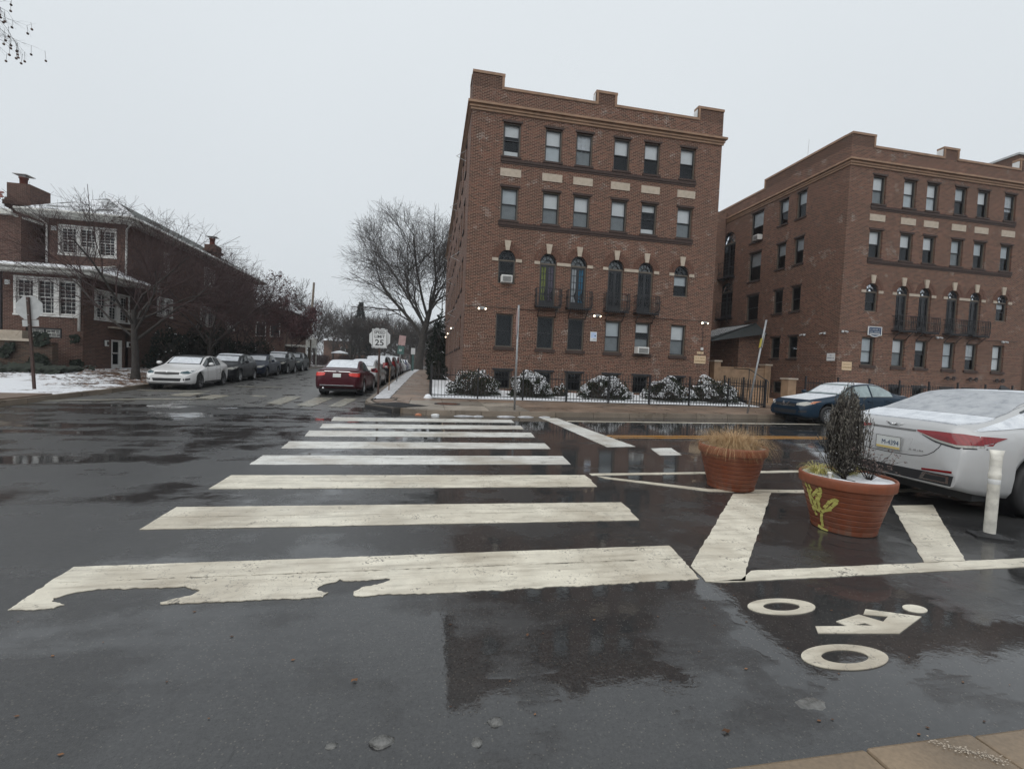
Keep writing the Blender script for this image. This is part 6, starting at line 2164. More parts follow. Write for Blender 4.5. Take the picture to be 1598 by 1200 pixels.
bs_.build('base', M['rubber'], DP)
DP.rotation_euler = (R(0), R(.5), R(-32))
# utility pole
UP = thing('utility_pole', 'tall wooden utility pole beside the grey green utility vehicle', 'utility pole', (-13.45, 54, .5), 0)
MB().tube([(0, 0, -.1), (.12, 0, 4.5), (.35, 0, 9.6)], [.17, .15, .11], 9).build('pole', M['wood_pole'], UP)
MB().box((-.3, -.2, 3.2), (.55, -.15, 3.75)).build('plate', M['alu_white'], UP)
# thin sapling stake in the verge
SK = thing('sapling', 'thin bare sapling stake in the snowy verge left of the pavement', 'sapling', (-1.8, 21.2, .2), 0)
MB().tube([(0, 0, -.05), (.01, .01, .7), (.03, 0, 1.15)], [.03, .022, .012], 6).build('trunk', M['tan'], SK)
mb = MB()
for k in range(9):
    z = .45 + .08 * k; a = k * 2.4
    mb.tube([(.01, 0, z), (.01 + .25 * math.cos(a), .25 * math.sin(a), z + .22), (.01 + .42 * math.cos(a), .42 * math.sin(a), z + .3)], [.009, .006, .003], 4)
mb.build('branches', M['bark'], SK)

# ------------------------------------------------------------------ pavement furniture
DR = thing('storm_drain', 'dark storm drain inlet slab set in the corner kerb', 'drain', (-1.2, 14.6, .1), R(-50))
MB().box((-.75, -.42, -.14), (.75, .95, .062)).build('slab', M['joint'], DR)
MB().box((-.70, -.432, -.10), (.70, -.421, .02)).build('opening', M['caps'], DR)
for k in range(11):
    MB().box((-.66 + .125 * k, -.2, .063), (-.60 + .125 * k, .85, .078)).build('grate_bar', M['iron'], DR)
MH = thing('manhole_cover', 'round rusty manhole cover in the corner pavement', 'manhole cover', (.65, 15.75, .156), 0)
MB().lathe([(.001, .006), (.36, .006), (.37, 0)], 32).build('lid', M['rust'], MH)
MB().lathe([(.385, -.01), (.385, .008), (.45, .008), (.45, -.01)], 32).build('rim', M['iron'], MH)
mb = MB()
for k in range(-3, 4):
    w = math.sqrt(.34 ** 2 - (k * .1) ** 2); mb.box((-w, k * .1 - .012, .006), (w, k * .1 + .012, .011))
mb.build('rib', M['rust'], MH)


def lump(name, label, cat, x, y, z, sx, sy, sz, mat, seed=0, group=None):
    mb = MB()
    vs = []
    n, m_ = 14, 7
    for j in range(m_):
        ph = PI / 2 * j / (m_ - 1)
        for i in range(n):
            t = 2 * PI * i / n
            d = 1 + .35 * nz(math.cos(t) * 1.3 + seed, math.sin(t) * 1.3, j * .5) + .2 * nz(math.cos(t) * 4, math.sin(t) * 4 + seed, j)
            vs.append((sx * d * math.cos(t) * math.cos(ph), sy * d * math.sin(t) * math.cos(ph), sz * math.sin(ph) * (1 + .2 * nz(i * .7, seed)) - .003))
    mb.add(vs, [(j * n + i, j * n + (i + 1) % n, (j + 1) * n + (i + 1) % n, (j + 1) * n + i) for j in range(m_ - 1) for i in range(n)], 0, True)
    o = mb.build(name, M[mat])
    o.location = (x, y, z)
    return props(o, label, cat, group)


lump('ice_lump', 'largest grey ice lump on the wet road below the nearest crosswalk bar', 'ice', -.14, 1.79, 0, .05, .032, .022, 'ice', 1)
lump('ice_lump', 'flat grey slush patch left of the largest ice lump', 'ice', -.36, 1.66, 0, .085, .032, .007, 'ice', 2)
lump('ice_lump', 'ice lump on the road nearest to the building reflection', 'ice', .33, 1.83, 0, .034, .024, .02, 'ice', 3)
lump('ice_lump', 'small ice lump right of the largest one, nearer the camera', 'ice', .24, 1.74, 0, .024, .026, .014, 'ice', 4)
lump('ice_lump', 'smallest pale ice crumb left of the largest ice lump', 'ice', -.33, 1.80, 0, .024, .018, .012, 'ice', 5)
lump('ice_lump', 'glassy slush patch below the lower wheel of the bike symbol', 'ice', 1.82, 1.75, 0, .085, .045, .007, 'ice', 6)
for i, (x, y, w, lab) in enumerate(((1.05, 13.42, .28, 'long slush lump along the far kerb, nearest the litter'), (1.5, 13.45, .16, 'short slush lump second from the left along the far kerb'), (2.35, 13.52, .30, 'widest slush lump, in the middle along the far kerb'), (3.0, 13.58, .24, 'slush lump at the foot of the edge on stop sign'), (3.6, 13.6, .18, 'rightmost slush lump, above the end of the stop line'))):
    lump('slush_lump', lab, 'snow', x, y - .06, .004, w, .06, .035, 'snow_dirty', 10 + i, 'slush lumps along the far kerb')
lump('litter', 'orange crumpled wrapper in the gutter by the far kerb', 'litter', -.28, 13.44, .004, .10, .05, .055, 'amber', 21)
lump('litter', 'white crumpled paper in the gutter right of the orange wrapper', 'litter', .22, 13.36, .004, .13, .06, .06, 'alu_white', 22)
lump('snow_lump', 'small snow heap at the foot of the fence corner post', 'snow', -.02, 18.3, .15, .17, .14, .16, 'snow', 23)
# fallen leaves and twigs on the wet road
lf = MB()
rnd = random.Random(5)
for (x, y, s_) in ((-.30, 2.16, .018), (.60, 2.42, .016), (-.02, 1.47, .03), (.24, 1.44, .03), (.02, 1.55, .02), (.08, 1.55, .02), (-1.0, 1.6, .02), (1.3, 1.65, .02), (-1.55, 1.9, .02)):
    a = rnd.uniform(0, 6)
    pts = [(x + s_ * r_ * math.cos(a + t), y + s_ * .6 * r_ * math.sin(a + t), .005 + (.008 if k % 2 else 0)) for k, (r_, t) in enumerate(((1, 0), (.7, .9), (.8, 2.2), (1, 3.14), (.75, 4.1), (.7, 5.3)))]
    lf.add(pts, [(0, 1, 2, 3, 4, 5)])
for _ in range(50):
    x, y = rnd.uniform(-2.5, 3), rnd.uniform(1.5, 2.9); s_ = rnd.uniform(.003, .007)
    a = rnd.uniform(0, 6)
    lf.add([(x + s_ * math.cos(a + k * 1.57) * (1 + k % 2), y + s_ * math.sin(a + k * 1.57), .004) for k in range(4)], [(0, 1, 2, 3)])
props(lf.build('leaf_bits', M['litter']), kind='stuff')

# ------------------------------------------------------------------ trees
def branch_tree(rnd, lens, r0, levels, spread, up_, first, kids, ratio, wob=.18, multi=1, flat=0.0, minr=.006, env=None):
    """returns tapered limb polylines by level"""
    out = [[] for _ in range(levels + 1)]

    def grow(p, d, L, r, lv):
        n = max(3, int(5 - lv * .6))
        lim = rnd.uniform(.80, 1.06)
        pts, rad = [p.copy()], [r]
        q = p.copy(); dd = d.copy()
        r1 = max(r * (.45 if lv else .55), minr)
        for i in range(n):
            dd = (dd + Vector((rnd.gauss(0, wob) * (1 if lv else .3), rnd.gauss(0, wob) * (1 if lv else .3), rnd.gauss(0, wob) * .7 + up_ * (.35 if lv else 0)))).normalized()
            if env and lv:
                e = Vector(((q.x - env[0]) / env[3], (q.y - env[1]) / env[3], (q.z - env[2]) / env[4]))
                if e.length > lim: break
                if e.length > .8 and lv < 3: dd = (dd + Vector((-e.x, -e.y, -e.z)) * .12).normalized()
            q = q + dd * (L / n)
            pts.append(q.copy()); rad.append(lerp(r, r1, (i + 1) / n))
        if len(pts) < 2: return
        n = len(pts) - 1
        out[lv].append((pts, rad))
        if lv >= levels: return
        k = kids[lv]
        for j in range(k):
            t = lerp(first if lv == 0 else .25, 1.0, (j + rnd.uniform(.2, .8)) / k)
            if j == k - 1: t = .98
            i = min(int(t * n), n - 1)
            f = t * n - i
            b = pts[i].lerp(pts[i + 1], f)
            ax = (pts[i + 1] - pts[i]).normalized()
            az = rnd.uniform(0, 2 * PI) if lv else 2 * PI * (j / k) * 1.618 * 2 + rnd.uniform(-.5, .5)
            side = ax.orthogonal().normalized()
            side.rotate(Matrix.Rotation(az, 3, ax))
            if flat: side.z *= (1 - flat)
            an = spread[lv] * rnd.uniform(.65, 1.25) * (.55 if j == k - 1 else 1)
            nd = (ax * math.cos(an) + side * math.sin(an)).normalized()
            rr = max(lerp(rad[i], rad[i + 1], f) * ratio[lv] * rnd.uniform(.8, 1.15), minr)
            grow(b, nd, lens[lv + 1] * rnd.uniform(.6, 1.15) * lerp(1.1, .75, t), rr, lv + 1)
    for m_ in range(multi):
        a = 2 * PI * m_ / multi + rnd.uniform(-.3, .3)
        d = Vector((math.cos(a) * .45, math.sin(a) * .45, 1)).normalized() if multi > 1 else Vector((rnd.uniform(-.04, .04), rnd.uniform(-.04, .04), 1)).normalized()
        grow(Vector((math.cos(a) * r0 * .4 * (multi > 1), math.sin(a) * r0 * .4 * (multi > 1), -.1)), d, lens[0], r0 * (1 if multi == 1 else .7), 0)
    return out


def tree(name, label, loc, seed, lens, r0, levels=5, spread=(.6, .6, .65, .7, .7, .7), up_=.12, first=.4, kids=(6, 4, 4, 3, 3), ratio=(.62, .62, .6, .62, .7), trunk_lv=1, bark='bark', twig='twig', sides=(9, 6, 4, 3, 3, 3), group=None, multi=1, wob=.18, flat=0, flare=True, minr=.006, cat='tree', env=None):
    rnd = random.Random(seed)
    lv = branch_tree(rnd, lens, r0, levels, spread, up_, first, kids, ratio, wob, multi, flat, minr, env)
    t = thing(name, label, cat, loc, 0, group)
    a, b = MB(), MB()
    for i, L in enumerate(lv):
        for pts, rad in L:
            if i == 0 and flare: rad = [rad[0] * 1.35] + rad[1:]
            (a if i <= trunk_lv else b).tube(pts, rad, sides[min(i, len(sides) - 1)], 0, False, i < 2)
    a.build('trunk', M[bark], t)
    b.build('crown', M[twig], t)
    return t, lv, rnd


# the tall bare tree beside the pavement
tree('tall_bare_tree', 'tallest bare tree, standing by the pavement left of the corner building', (-1.75, 70, .5), 27, (9.5, 15, 8.5, 5, 3, 1.9, 1.1), .66, 6, (.85, .62, .62, .62, .65, .7), .05, .42, (11, 7, 6, 5, 4, 2), (.55, .55, .56, .6, .62, .7), 2, 'bark_grey', 'twig', (10, 7, 5, 4, 3, 3, 3), minr=.012, wob=.14, env=(0, 0, 14.2, 12.0, 11.3))
# the street trees along the left kerb
GT = 'small bare trees along the left pavement'
tree('bare_street_tree', 'wide bare multi stemmed tree in front of the corner house beside the white coupe', (-13.3, 23.4, .2), 4, (3.3, 5.0, 3.2, 2.0, 1.2, .7), .17, 5, (.85, .6, .6, .65, .7, .7), .04, .55, (8, 7, 6, 5, 4), (.50, .60, .58, .6, .7), 1, 'bark', 'twig_red', (8, 6, 5, 3, 3, 3), GT, 1, .17, .0, True, .004, env=(-.6, 0, 4.4, 5.9, 3.5))
tree('bare_street_tree', 'bare tree behind the low black sedan in front of the side wall', (-13.6, 31, .3), 8, (3.0, 4.8, 3.0, 1.9, 1.1, .6), .17, 5, (.8, .6, .6, .65, .7, .7), .05, .5, (8, 7, 6, 5, 3), (.50, .60, .58, .6, .7), 1, 'bark', 'twig_red', (7, 5, 4, 3, 3, 3), GT, 1, .17, 0, True, .005, env=(0, 0, 4.8, 5.0, 3.6))


def fruit(t, lv, rnd, n, s_, mat, name):
    tips = [p for L in lv[-2:] for pts, _ in L for p in pts[1:]]
    mb = MB()
    for _ in range(n):
        p = rnd.choice(tips) + Vector((rnd.gauss(0, .08), rnd.gauss(0, .08), rnd.gauss(0, .08)))
        a = Vector((rnd.gauss(0, 1), rnd.gauss(0, 1), rnd.gauss(0, 1))).normalized() * s_ * rnd.uniform(.6, 1.3)
        b = a.orthogonal().normalized() * s_ * rnd.uniform(.5, 1)
        mb.add([p - a, p - b, p + a, p + b], [(0, 1, 2, 3)])
    o = mb.build(name, M[mat], t)
    o['kind'] = 'stuff'


for loc, seed, lab in (((-13.9, 38.5, .35), 12, 'dull red fruiting tree behind the black utility vehicle'), ((-14.2, 44.8, .4), 15, 'dull red fruiting tree next to the utility pole at the row\'s end')):
    t, lv, rnd = tree('crab_apple_tree', lab, loc, seed, (2.5, 4.3, 2.6, 1.6, 1.0, .6), .19, 5, (.8, .62, .6, .6, .7, .7), .07, .45, (7, 5, 5, 4, 3), (.55, .62, .6, .6, .7), 1, 'bark', 'twig_red', (7, 5, 4, 3, 3, 3), GT, 2, .2, 0, True, .008, env=(0, 0, 4.9, 4.4, 3.7))
    fruit(t, lv, rnd, 9000, .06, 'berry', 'fruit')
# bare trees farther up the street
protos = []
for k, (seed, h, r0) in enumerate(((31, 4.4, .26), (32, 5.2, .30), (33, 3.8, .24))):
    pass
FT = 'bare trees far up the side street'
far = [(-10.6, 84, 31, 1.0, 'bare tree right of the utility pole with a fan of thin limbs'), (-19, 95, 32, 1.1, 'grey bare tree behind the utility pole'), (-7.2, 110, 33, 1.25, 'grey bare tree up the street left of the speed limit sign'),
       (-2.6, 105, 31, 1.1, 'bare tree behind the big one on the pavement side'), (.8, 120, 32, 1.1, 'bare tree at the far end of the pavement'), (-12, 125, 33, 1.4, 'tall grey bare tree in the far middle of the street end'), (-20, 110, 31, 1.2, 'bare tree beyond the red fruiting trees'), (-5, 140, 32, 1.35, 'bare tree closing the far end of the street'),
       (-17, 140, 31, 1.5, 'bare tree far left of the street end'), (-9, 160, 33, 1.6, 'farthest bare tree in the haze at the street end'), (3.5, 95, 33, 1.0, 'bare tree past the far end of the corner building'),
       (-16.5, 62, 32, .95, 'brown bare tree close behind the utility pole'), (-17.5, 74, 33, 1.0, 'brown bare tree left of the conifer top'), (-13.5, 82, 31, .9, 'brown bare tree over the snow capped umbrella'), (-14.5, 90, 33, 1.05, 'brown bare tree beneath the conifer top'),
       (-11.5, 98, 32, 1.0, 'brown bare tree midway between the utility pole and the speed limit sign'), (-8.8, 122, 31, 1.2, 'brown bare tree right above the maroon sedan roof'), (-3.4, 88, 32, .85, 'slim bare tree just left of the big trunk'), (.6, 84, 31, .8, 'slim bare tree just right of the big trunk')]
fp = {}
for (x, y, seed, sc, lab) in far:
    if seed not in fp:
        hh = {31: (4.2, 4.4, 2.8, 1.8, 1.1, .7), 32: (5.0, 4.6, 3, 1.9, 1.2, .7), 33: (4.6, 5, 3, 1.9, 1.2, .7)}[seed]
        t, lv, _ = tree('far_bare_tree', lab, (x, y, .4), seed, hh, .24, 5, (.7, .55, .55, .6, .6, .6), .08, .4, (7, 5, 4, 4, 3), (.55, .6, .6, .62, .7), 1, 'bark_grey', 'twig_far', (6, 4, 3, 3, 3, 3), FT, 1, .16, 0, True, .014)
        fp[seed] = t
    else:
        t = copy_tree(fp[seed]); t['label'] = lab; t.location = (x, y, .4); t.rotation_euler = (0, 0, x * 1.7 + y)
    t.scale = (sc, sc, sc)


# conifer far up the street
def needle_cloud(mb, rnd, n, pf, size, updir=0.0, asp=.4):
    for _ in range(n):
        p, d = pf(rnd)
        d = (d + Vector((rnd.gauss(0, .35), rnd.gauss(0, .35), rnd.gauss(0, .35) + updir))).normalized()
        s_ = d.cross(Vector((rnd.gauss(0, 1), rnd.gauss(0, 1), rnd.gauss(0, 1)))).normalized()
        L = size * rnd.uniform(.6, 1.4)
        mb.add([p, p + d * L * .5 + s_ * L * asp * .5, p + d * L, p + d * L * .5 - s_ * L * asp * .5], [(0, 1, 2, 3)])


for (x, y, h, r_, lab) in ((-14.8, 100, 13.5, 2.6, 'dark conifer rising behind the bare trees at the street end'),):
    t = thing('conifer_tree', lab, 'tree', (x, y, .4))
    MB().tube([(0, 0, 0), (0, 0, h)], [.25, .03], 7).build('trunk', M['bark'], t)
    rnd = random.Random(3); mb = MB()
    def pf(rn):
        z = h * rn.uniform(.15, 1) ; lay = math.floor(z / .9) * .9
        rr = r_ * (1 - z / h) * 1.2 * rn.uniform(.2, 1) ** .5; a = rn.uniform(0, 2 * PI)
        lay = z
        return Vector((rr * math.cos(a), rr * math.sin(a), lay + .5 * nz(a * 2, z * .8) - rr * .25)), Vector((math.cos(a), math.sin(a), -.2))
    needle_cloud(mb, rnd, 3800, pf, .5)
    mb.build('crown', M['pine_leaf'], t)
t = thing('oak_tree', 'tree with rust brown leaves still on at the street end', 'tree', (-13.2, 118, .4))
rnd = random.Random(8); mb = MB()
MB().tube([(0, 0, 0), (.1, 0, 7)], [.25, .12], 7).build('trunk', M['bark'], t)
needle_cloud(mb, rnd, 900, lambda rn: (Vector((rn.gauss(0, 2.0), rn.gauss(0, 2), 8.5 + rn.gauss(0, 1.6))), Vector((0, 0, 1))), .32, 0, .8)
mb.build('crown', M['oakleaf'], t)
# dark yews beside the corner building and the corner house
def yew(label, x, y, z, rx, ry, h, seed, group=None, n=2600, mat='yew_leaf', snow=0, cat='shrub', name='evergreen_shrub', size=.10, lumpy=.38):
    t = thing(name, label, cat, (x, y, z), 0, group)
    rnd = random.Random(seed)
    def surf(rn, k=None):
        a = rn.uniform(0, 2 * PI); v = rn.uniform(-.15, 1)
        cz = v
        rr = math.sqrt(max(0, 1 - max(cz, 0) ** 2.2))
        d = Vector((math.cos(a) * rr, math.sin(a) * rr, cz))
        m_ = 1 + lumpy * nz(d.x * 2.2 + seed, d.y * 2.2, d.z * 2.2)
        dep = (1 - rn.random() ** 2 * .35) if k is None else k
        return Vector((d.x * rx * m_ * dep, d.y * ry * m_ * dep, max(d.z, -.02) * h * m_ * dep + .08)), Vector((d.x, d.y, d.z + .2)).normalized()
    mb = MB()
    needle_cloud(mb, rnd, n, surf, size, .1, .55)
    mb.build('foliage', M[mat], t)
    ib = MB(); vs = []
    for j in range(7):
        for i in range(12):
            a = 2 * PI * i / 12; v = j / 6
            rr = math.sqrt(max(0, 1 - v ** 2.2)) * .70
            vs.append((rx * rr * math.cos(a), ry * rr * math.sin(a), h * v * .78))
    ib.add(vs, [(j * 12 + i, j * 12 + (i + 1) % 12, (j + 1) * 12 + (i + 1) % 12, (j + 1) * 12 + i) for j in range(6) for i in range(12)])
    ib.build('dark_core', M['twig'], t)  # closed dark core filling the inside of the bush
    if snow:
        sm = MB()
        for _ in range(snow):
            p, d = surf(rnd, 1.02)
            if nz(p.x * 2.6 + seed, p.y * 2.6, p.z * 2.6) < -.02 or p.z < h * .22 or rnd.random() < .1: continue
            if d.z < .0 and rnd.random() < .6: continue
            w = size * rnd.uniform(.16, .38)
            a = rnd.uniform(0, 6)
            q = [(p.x + w * math.cos(a + k * PI / 2) * (1.2 if k % 2 else .7), p.y + w * math.sin(a + k * PI / 2) * (1.2 if k % 2 else .7), p.z + .012 + rnd.uniform(-.02, .02)) for k in range(4)]
            c = (p.x, p.y, p.z + .03 + .3 * w)
            sm.add(q + [c], [(0, 1, 4), (1, 2, 4), (2, 3, 4), (3, 0, 4)])
        o = sm.build('snow', M['snow'], t); o['kind'] = 'stuff'
    return t


GB = 'snow flecked bushes behind the picket fence'
for i, (x0, x1, z1, lab, sn) in enumerate(((.75, 3.25, 1.15, 'leftmost dark bush with the least snow behind the picket fence', 1500), (3.5, 5.5, 1.2, 'snow flecked bush between the first and second basement windows', 5200), (6.75, 9.4, 1.15, 'snow flecked bush under the lit middle floodlight', 5600), (9.95, 12.5, 1.12, 'broad snow flecked bush under the propped air conditioner', 5600), (12.3, 14.95, 1.25, 'rightmost snow flecked bush at the fence end', 4800))):
    yew(lab, (x0 + x1) / 2, 19.75, .22, (x1 - x0) / 2 * .93, 0.78, z1 * .78, 40 + i, GB, 3800, 'box_leaf', sn, 'bush', 'snowy_bush', .085)
yew('smallest snow flecked bush, low between two larger ones', 5.95, 19.9, .25, .36, .32, .42, 55, GB, 700, 'box_leaf', 500, 'bush', 'snowy_bush', .07)
GY = 'dark evergreens beside the corner house'
for i, (x, y, rx, h, lab) in enumerate(((-15.6, 30.6, 1.0, 2.4, 'rounded dark evergreen right of the basement door'), (-15.4, 33.4, .8, 2.9, 'taller dark evergreen behind the white coupe'), (-15.5, 37.6, .75, 3.0, 'pointed dark evergreen by the side wall'), (-15.3, 41.0, 1.3, 2.3, 'wide dark evergreen behind the black hatchback'), (-15.2, 44.0, 1.2, 2.6, 'dark evergreen at the rear of the corner house'))):
    yew(lab, x, y, .35, rx, rx, h, 60 + i, GY, 2200, 'yew_leaf', 60, size=.16)
yew('dark tall evergreen at the far end of the corner building', .75, 46, .5, 1.0, 1.6, 5.2, 71, None, 2600, 'yew_leaf', 0, size=.26)
yew('rounded dark evergreen leaning over the side fence', .55, 33, .4, .62, .8, 1.9, 72, None, 1800, 'yew_leaf', 30, size=.13)
# ivy on the retaining wall and dry leaf drift on the bank
rnd = random.Random(77)
iv = MB()
for _ in range(3600):
    x = rnd.uniform(-21.5, -16.9); z = .5 + rnd.random() ** 1.3 * (1.2 if x < -18 else 1.7)
    if nz(x * 1.1, z * 1.1, 5) < -.02 + .15 * (x < -18.4): continue
    y = (24.42 if x < -17.4 else 25.7) - rnd.random() * .1
    s_ = rnd.uniform(.04, .10); a = rnd.uniform(0, 6)
    iv.add([(x + s_ * math.cos(a + k * 1.57) * (1.2 if k % 2 else .8), y + rnd.uniform(-.03, .03), z + s_ * math.sin(a + k * 1.57)) for k in range(4)], [(0, 1, 2, 3)])
props(iv.build('ivy', M['yew_leaf']), 'dark ivy hanging over the old garden wall', 'ivy', None, 'stuff')
lt = MB()
for _ in range(1700):
    y = 18.6 + 8.5 * rnd.random() ** 1.1; x = rnd.uniform(-20, -11.9)
    if x < -17.4 and y > 24.3: continue
    if nz(x * .8, y * .8, 2) < .05 - .4 * sstep(20, 24, y) - .35 * (x > -14.5 and y > 20.5): continue
    s_ = rnd.uniform(.035, .085); a = rnd.uniform(0, 6); z = lot_z(x, y) + .015
    lt.add([(x + s_ * math.cos(a + k * 1.57) * (1.2 if k % 2 else .7), y + s_ * math.sin(a + k * 1.57), z + rnd.uniform(0, .03)) for k in range(4)], [(0, 1, 2, 3)])
props(lt.build('leaf_litter', M['litter']), kind='stuff')
gc = MB()
for _ in range(2600):
    y = 22.2 + 2.2 * rnd.random(); x = rnd.uniform(-20, -15.5)
    if nz(x * .9, y * .9, 7) < -.05: continue
    s_ = rnd.uniform(.05, .1); a = rnd.uniform(0, 6); z = lot_z(x, y) + .03 + .22 * rnd.random()
    gc.add([(x + s_ * math.cos(a + k * 1.57), y + s_ * math.sin(a + k * 1.57) * .5, z + s_ * .7 * math.sin(a + k * 1.57)) for k in range(4)], [(0, 1, 2, 3)])
props(gc.build('ground_cover', M['yew_leaf']), kind='stuff')
# an overhanging plane tree at the left edge, its trunk out of the picture
PT = thing('plane_tree', 'bare twigs with hanging seed balls reaching in at the top left corner', 'tree', (-9.5, 3.6, .1))
PO = Vector((-9.5, 3.6, .1))
MB().tube([(0, 0, -.1), (.1, 0, 2), (.3, .2, 5), (.2, .3, 8)], [.3, .24, .2, .12], 9).build('trunk', M['bark_grey'], PT)
tb = MB(); bb = MB()
rnd = random.Random(14)
root_ = Vector((-3.84, 4.6, 4.60))
tb.tube([PO + Vector((.28, .2, 4.6)) - PO, Vector((-6.5, 4.2, 6.3)) - PO, Vector((-4.9, 4.5, 5.6)) - PO, root_ - PO], [.12, .07, .035, .014], 6)


def twig(p, d, L, r, lv):
    n = 4; pts = [p]; q = p.copy(); dd = d.copy()
    for i in range(n):
        dd = (dd + Vector((rnd.gauss(0, .16), rnd.gauss(0, .1), rnd.gauss(0, .12) - .04))).normalized(); q = q + dd * L / n; pts.append(q.copy())
    tb.tube([a - PO for a in pts], [r, r * .85, r * .7, r * .55, r * .4], 4)
    if lv < 3:
        for k in range(4 if lv == 0 else 3):
            i = rnd.randint(1, n)
            nd = (dd + Vector((rnd.gauss(0, .5), rnd.gauss(0, .4), rnd.gauss(0, .45)))).normalized()
            twig(pts[i], nd, L * rnd.uniform(.45, .75), r * .62, lv + 1)
    if lv >= 1 and rnd.random() < .26:
        e = pts[-1]; st_ = Vector((rnd.uniform(-.01, .01), 0, -rnd.uniform(.05, .09)))
        tb.tube([e - PO, e + st_ - PO], [.0015, .001], 3)
        c = e + st_
        bb.lathe([(.001, .010), (.007, .007), (.0095, 0), (.007, -.007), (.001, -.010)], 8, c=tuple(c - PO))


for k in range(4):
    twig(root_ + Vector((-.05 * k, 0, -.06 * k)), Vector((.42 + .1 * k, .05 * (k - 1.5), -.75 + .12 * k)).normalized(), .34, .003, 0)
tb.build('crown', M['twig'], PT)
bb.build('seed_balls', M['seed'], PT)['kind'] = 'stuff'

# far buildings up the street
def far_house(label, x, y, w, d, h, mat, roofm, wins, rz=0):
    t = thing('house', label, 'house', (x, y, .3), rz)
    MB().box((0, 0, 0), (w, d, h)).build('wall', M[mat], t)
    rf = MB(); v = [(-.4, -.4, h), (w + .4, -.4, h), (w + .4, d + .4, h), (-.4, d + .4, h), (w * .3, d / 2, h + 2.2), (w * .7, d / 2, h + 2.2)]
    rf.add(v, [(0, 1, 5, 4), (1, 2, 5), (2, 3, 4, 5), (3, 0, 4), (3, 2, 1, 0)]); rf.build('roof', M[roofm], t)
    for (u, z, ww, hh) in wins:
        f = MB().box((u, -.06, z), (u + ww, -.01, z + hh)).build('window', M['white_trim'], t)
        MB().box((u + .08, -.075, z + .08), (u + ww - .08, -.061, z + hh - .08)).build('pane', M['cglass'], f)
    return t


hh = far_house('brick house with a balcony porch past the corner house', -22.5, 52, 7, 9, 6.4, 'brick_house', 'roof_snowy', [(4.2, 3.4, 1, 1.5), (5.6, 3.4, 1, 1.5)])
MB().box((7.0, .4, 2.5), (9.2, 5, 2.7)).box((9.08, .4, 0), (9.2, .52, 2.5)).box((9.08, 4.8, 0), (9.2, 4.92, 2.5)).build('balcony', M['white_wood'], hh)
for k in range(14):
    MB().box((9.1, .4 + k * .34, 2.7), (9.16, .46 + k * .34, 3.6)).build('baluster', M['white_wood'], hh)
MB().box((9.08, .4, 3.6), (9.2, 5, 3.68)).build('rail', M['white_wood'], hh)
far_house('grey house closing the street end on the left', -26, 118, 10, 10, 6, 'brick_dark', 'roof_full', [(4, 3, 1.2, 1.5), (7, 3, 1.2, 1.5)])
far_house('dim brick house at the far end of the street', -14, 215, 22, 10, 8, 'brick_dark', 'roof_full', [(3, 3, 1.4, 1.8), (8, 3, 1.4, 1.8), (13, 3, 1.4, 1.8), (18, 3, 1.4, 1.8)])
UM = thing('patio_umbrella', 'snow capped patio umbrella in a garden past the utility pole', 'umbrella', (-12.4, 66, .4))
MB().tube([(0, 0, 0), (0, 0, 2.2)], .03, 6).build('pole', M['wood_pole'], UM)
MB().lathe([(.001, 2.45), (.5, 2.36), (1.1, 2.15), (1.15, 2.02), (.001, 2.2)], 14).build('canopy', M['snow'], UM)
bm = st('far_bank', MB().add([(-60, 60, .3), (-13.6, 60, .45), (-13.6, 300, .45), (-60, 300, 3)], [(0, 1, 2, 3)]), M['terrain'])
# the leafless woods closing the street end, a mass of stems nobody could count
rnd = random.Random(91)
ug = MB()
for _ in range(16000):
    x = rnd.uniform(-75, 12); y = 150 + rnd.uniform(0, 45)
    top = 9.5 + 3.5 * nz(x * .09, 3) + 1.5 * nz(x * .4, 9)
    z = rnd.random() ** .8 * top
    p = Vector((x, y, z))
    d = Vector((rnd.gauss(0, .45), rnd.gauss(0, .2), 1)).normalized() * rnd.uniform(.8, 2.4)
    s_ = Vector((rnd.uniform(.02, .06), .02, 0))
    ug.add([p - s_, p + s_, p + d], [(0, 1, 2)])
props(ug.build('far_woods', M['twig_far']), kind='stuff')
rnd = random.Random(92)
for i, (x, y, L, hgt, lab) in enumerate(((-15.4, 57, 5, 1.7, 'brown leafless hedge left of the utility pole'), (-15.8, 70, 8, 2.0, 'brown leafless hedge behind the snow capped umbrella'), (-15.0, 86, 10, 2.2, 'farthest brown leafless hedge by the left kerb'))):
    hd_ = thing('hedge', lab, 'hedge', (x, y, .4), 0, 'leafless hedges along the left kerb')
    hm = MB()
    for _ in range(3000):
        p = Vector((rnd.gauss(0, .55), rnd.uniform(-L / 2, L / 2), rnd.random() * hgt * (.8 + .3 * nz(i * 5, _ * .0))))
        d = Vector((rnd.gauss(0, .6), rnd.gauss(0, .6), 1)).normalized() * rnd.uniform(.25, .6)
        s_ = d.orthogonal().normalized() * .014
        hm.add([p - s_, p + s_, p + d], [(0, 1, 2)])
    hm.build('stems', M['twig_red'], hd_)['kind'] = 'stuff'

# ------------------------------------------------------------------ planters
POTZ = [(.0, .262), (.045, .272)]
def pot_profile():
    pr = [(.001, .0), (.265, .0), (.282, .006), (.286, .02), (.288, .05)]
    n = 7
    for k in range(n):
        z0 = .055 + k * .0575; z1 = z0 + .0575
        r0 = lerp(.280, .382, k / n); r1 = lerp(.280, .382, (k + 1) / n)
        pr += [(r0 - .001, z0 - .001), (r0 + .0075, z0 + .003), (r0 + .009, z0 + .006), (r1 + .007, z1 - .007), (r1 + .004, z1 - .0035), (r1 - .004, z1 - .003)]
    return pr


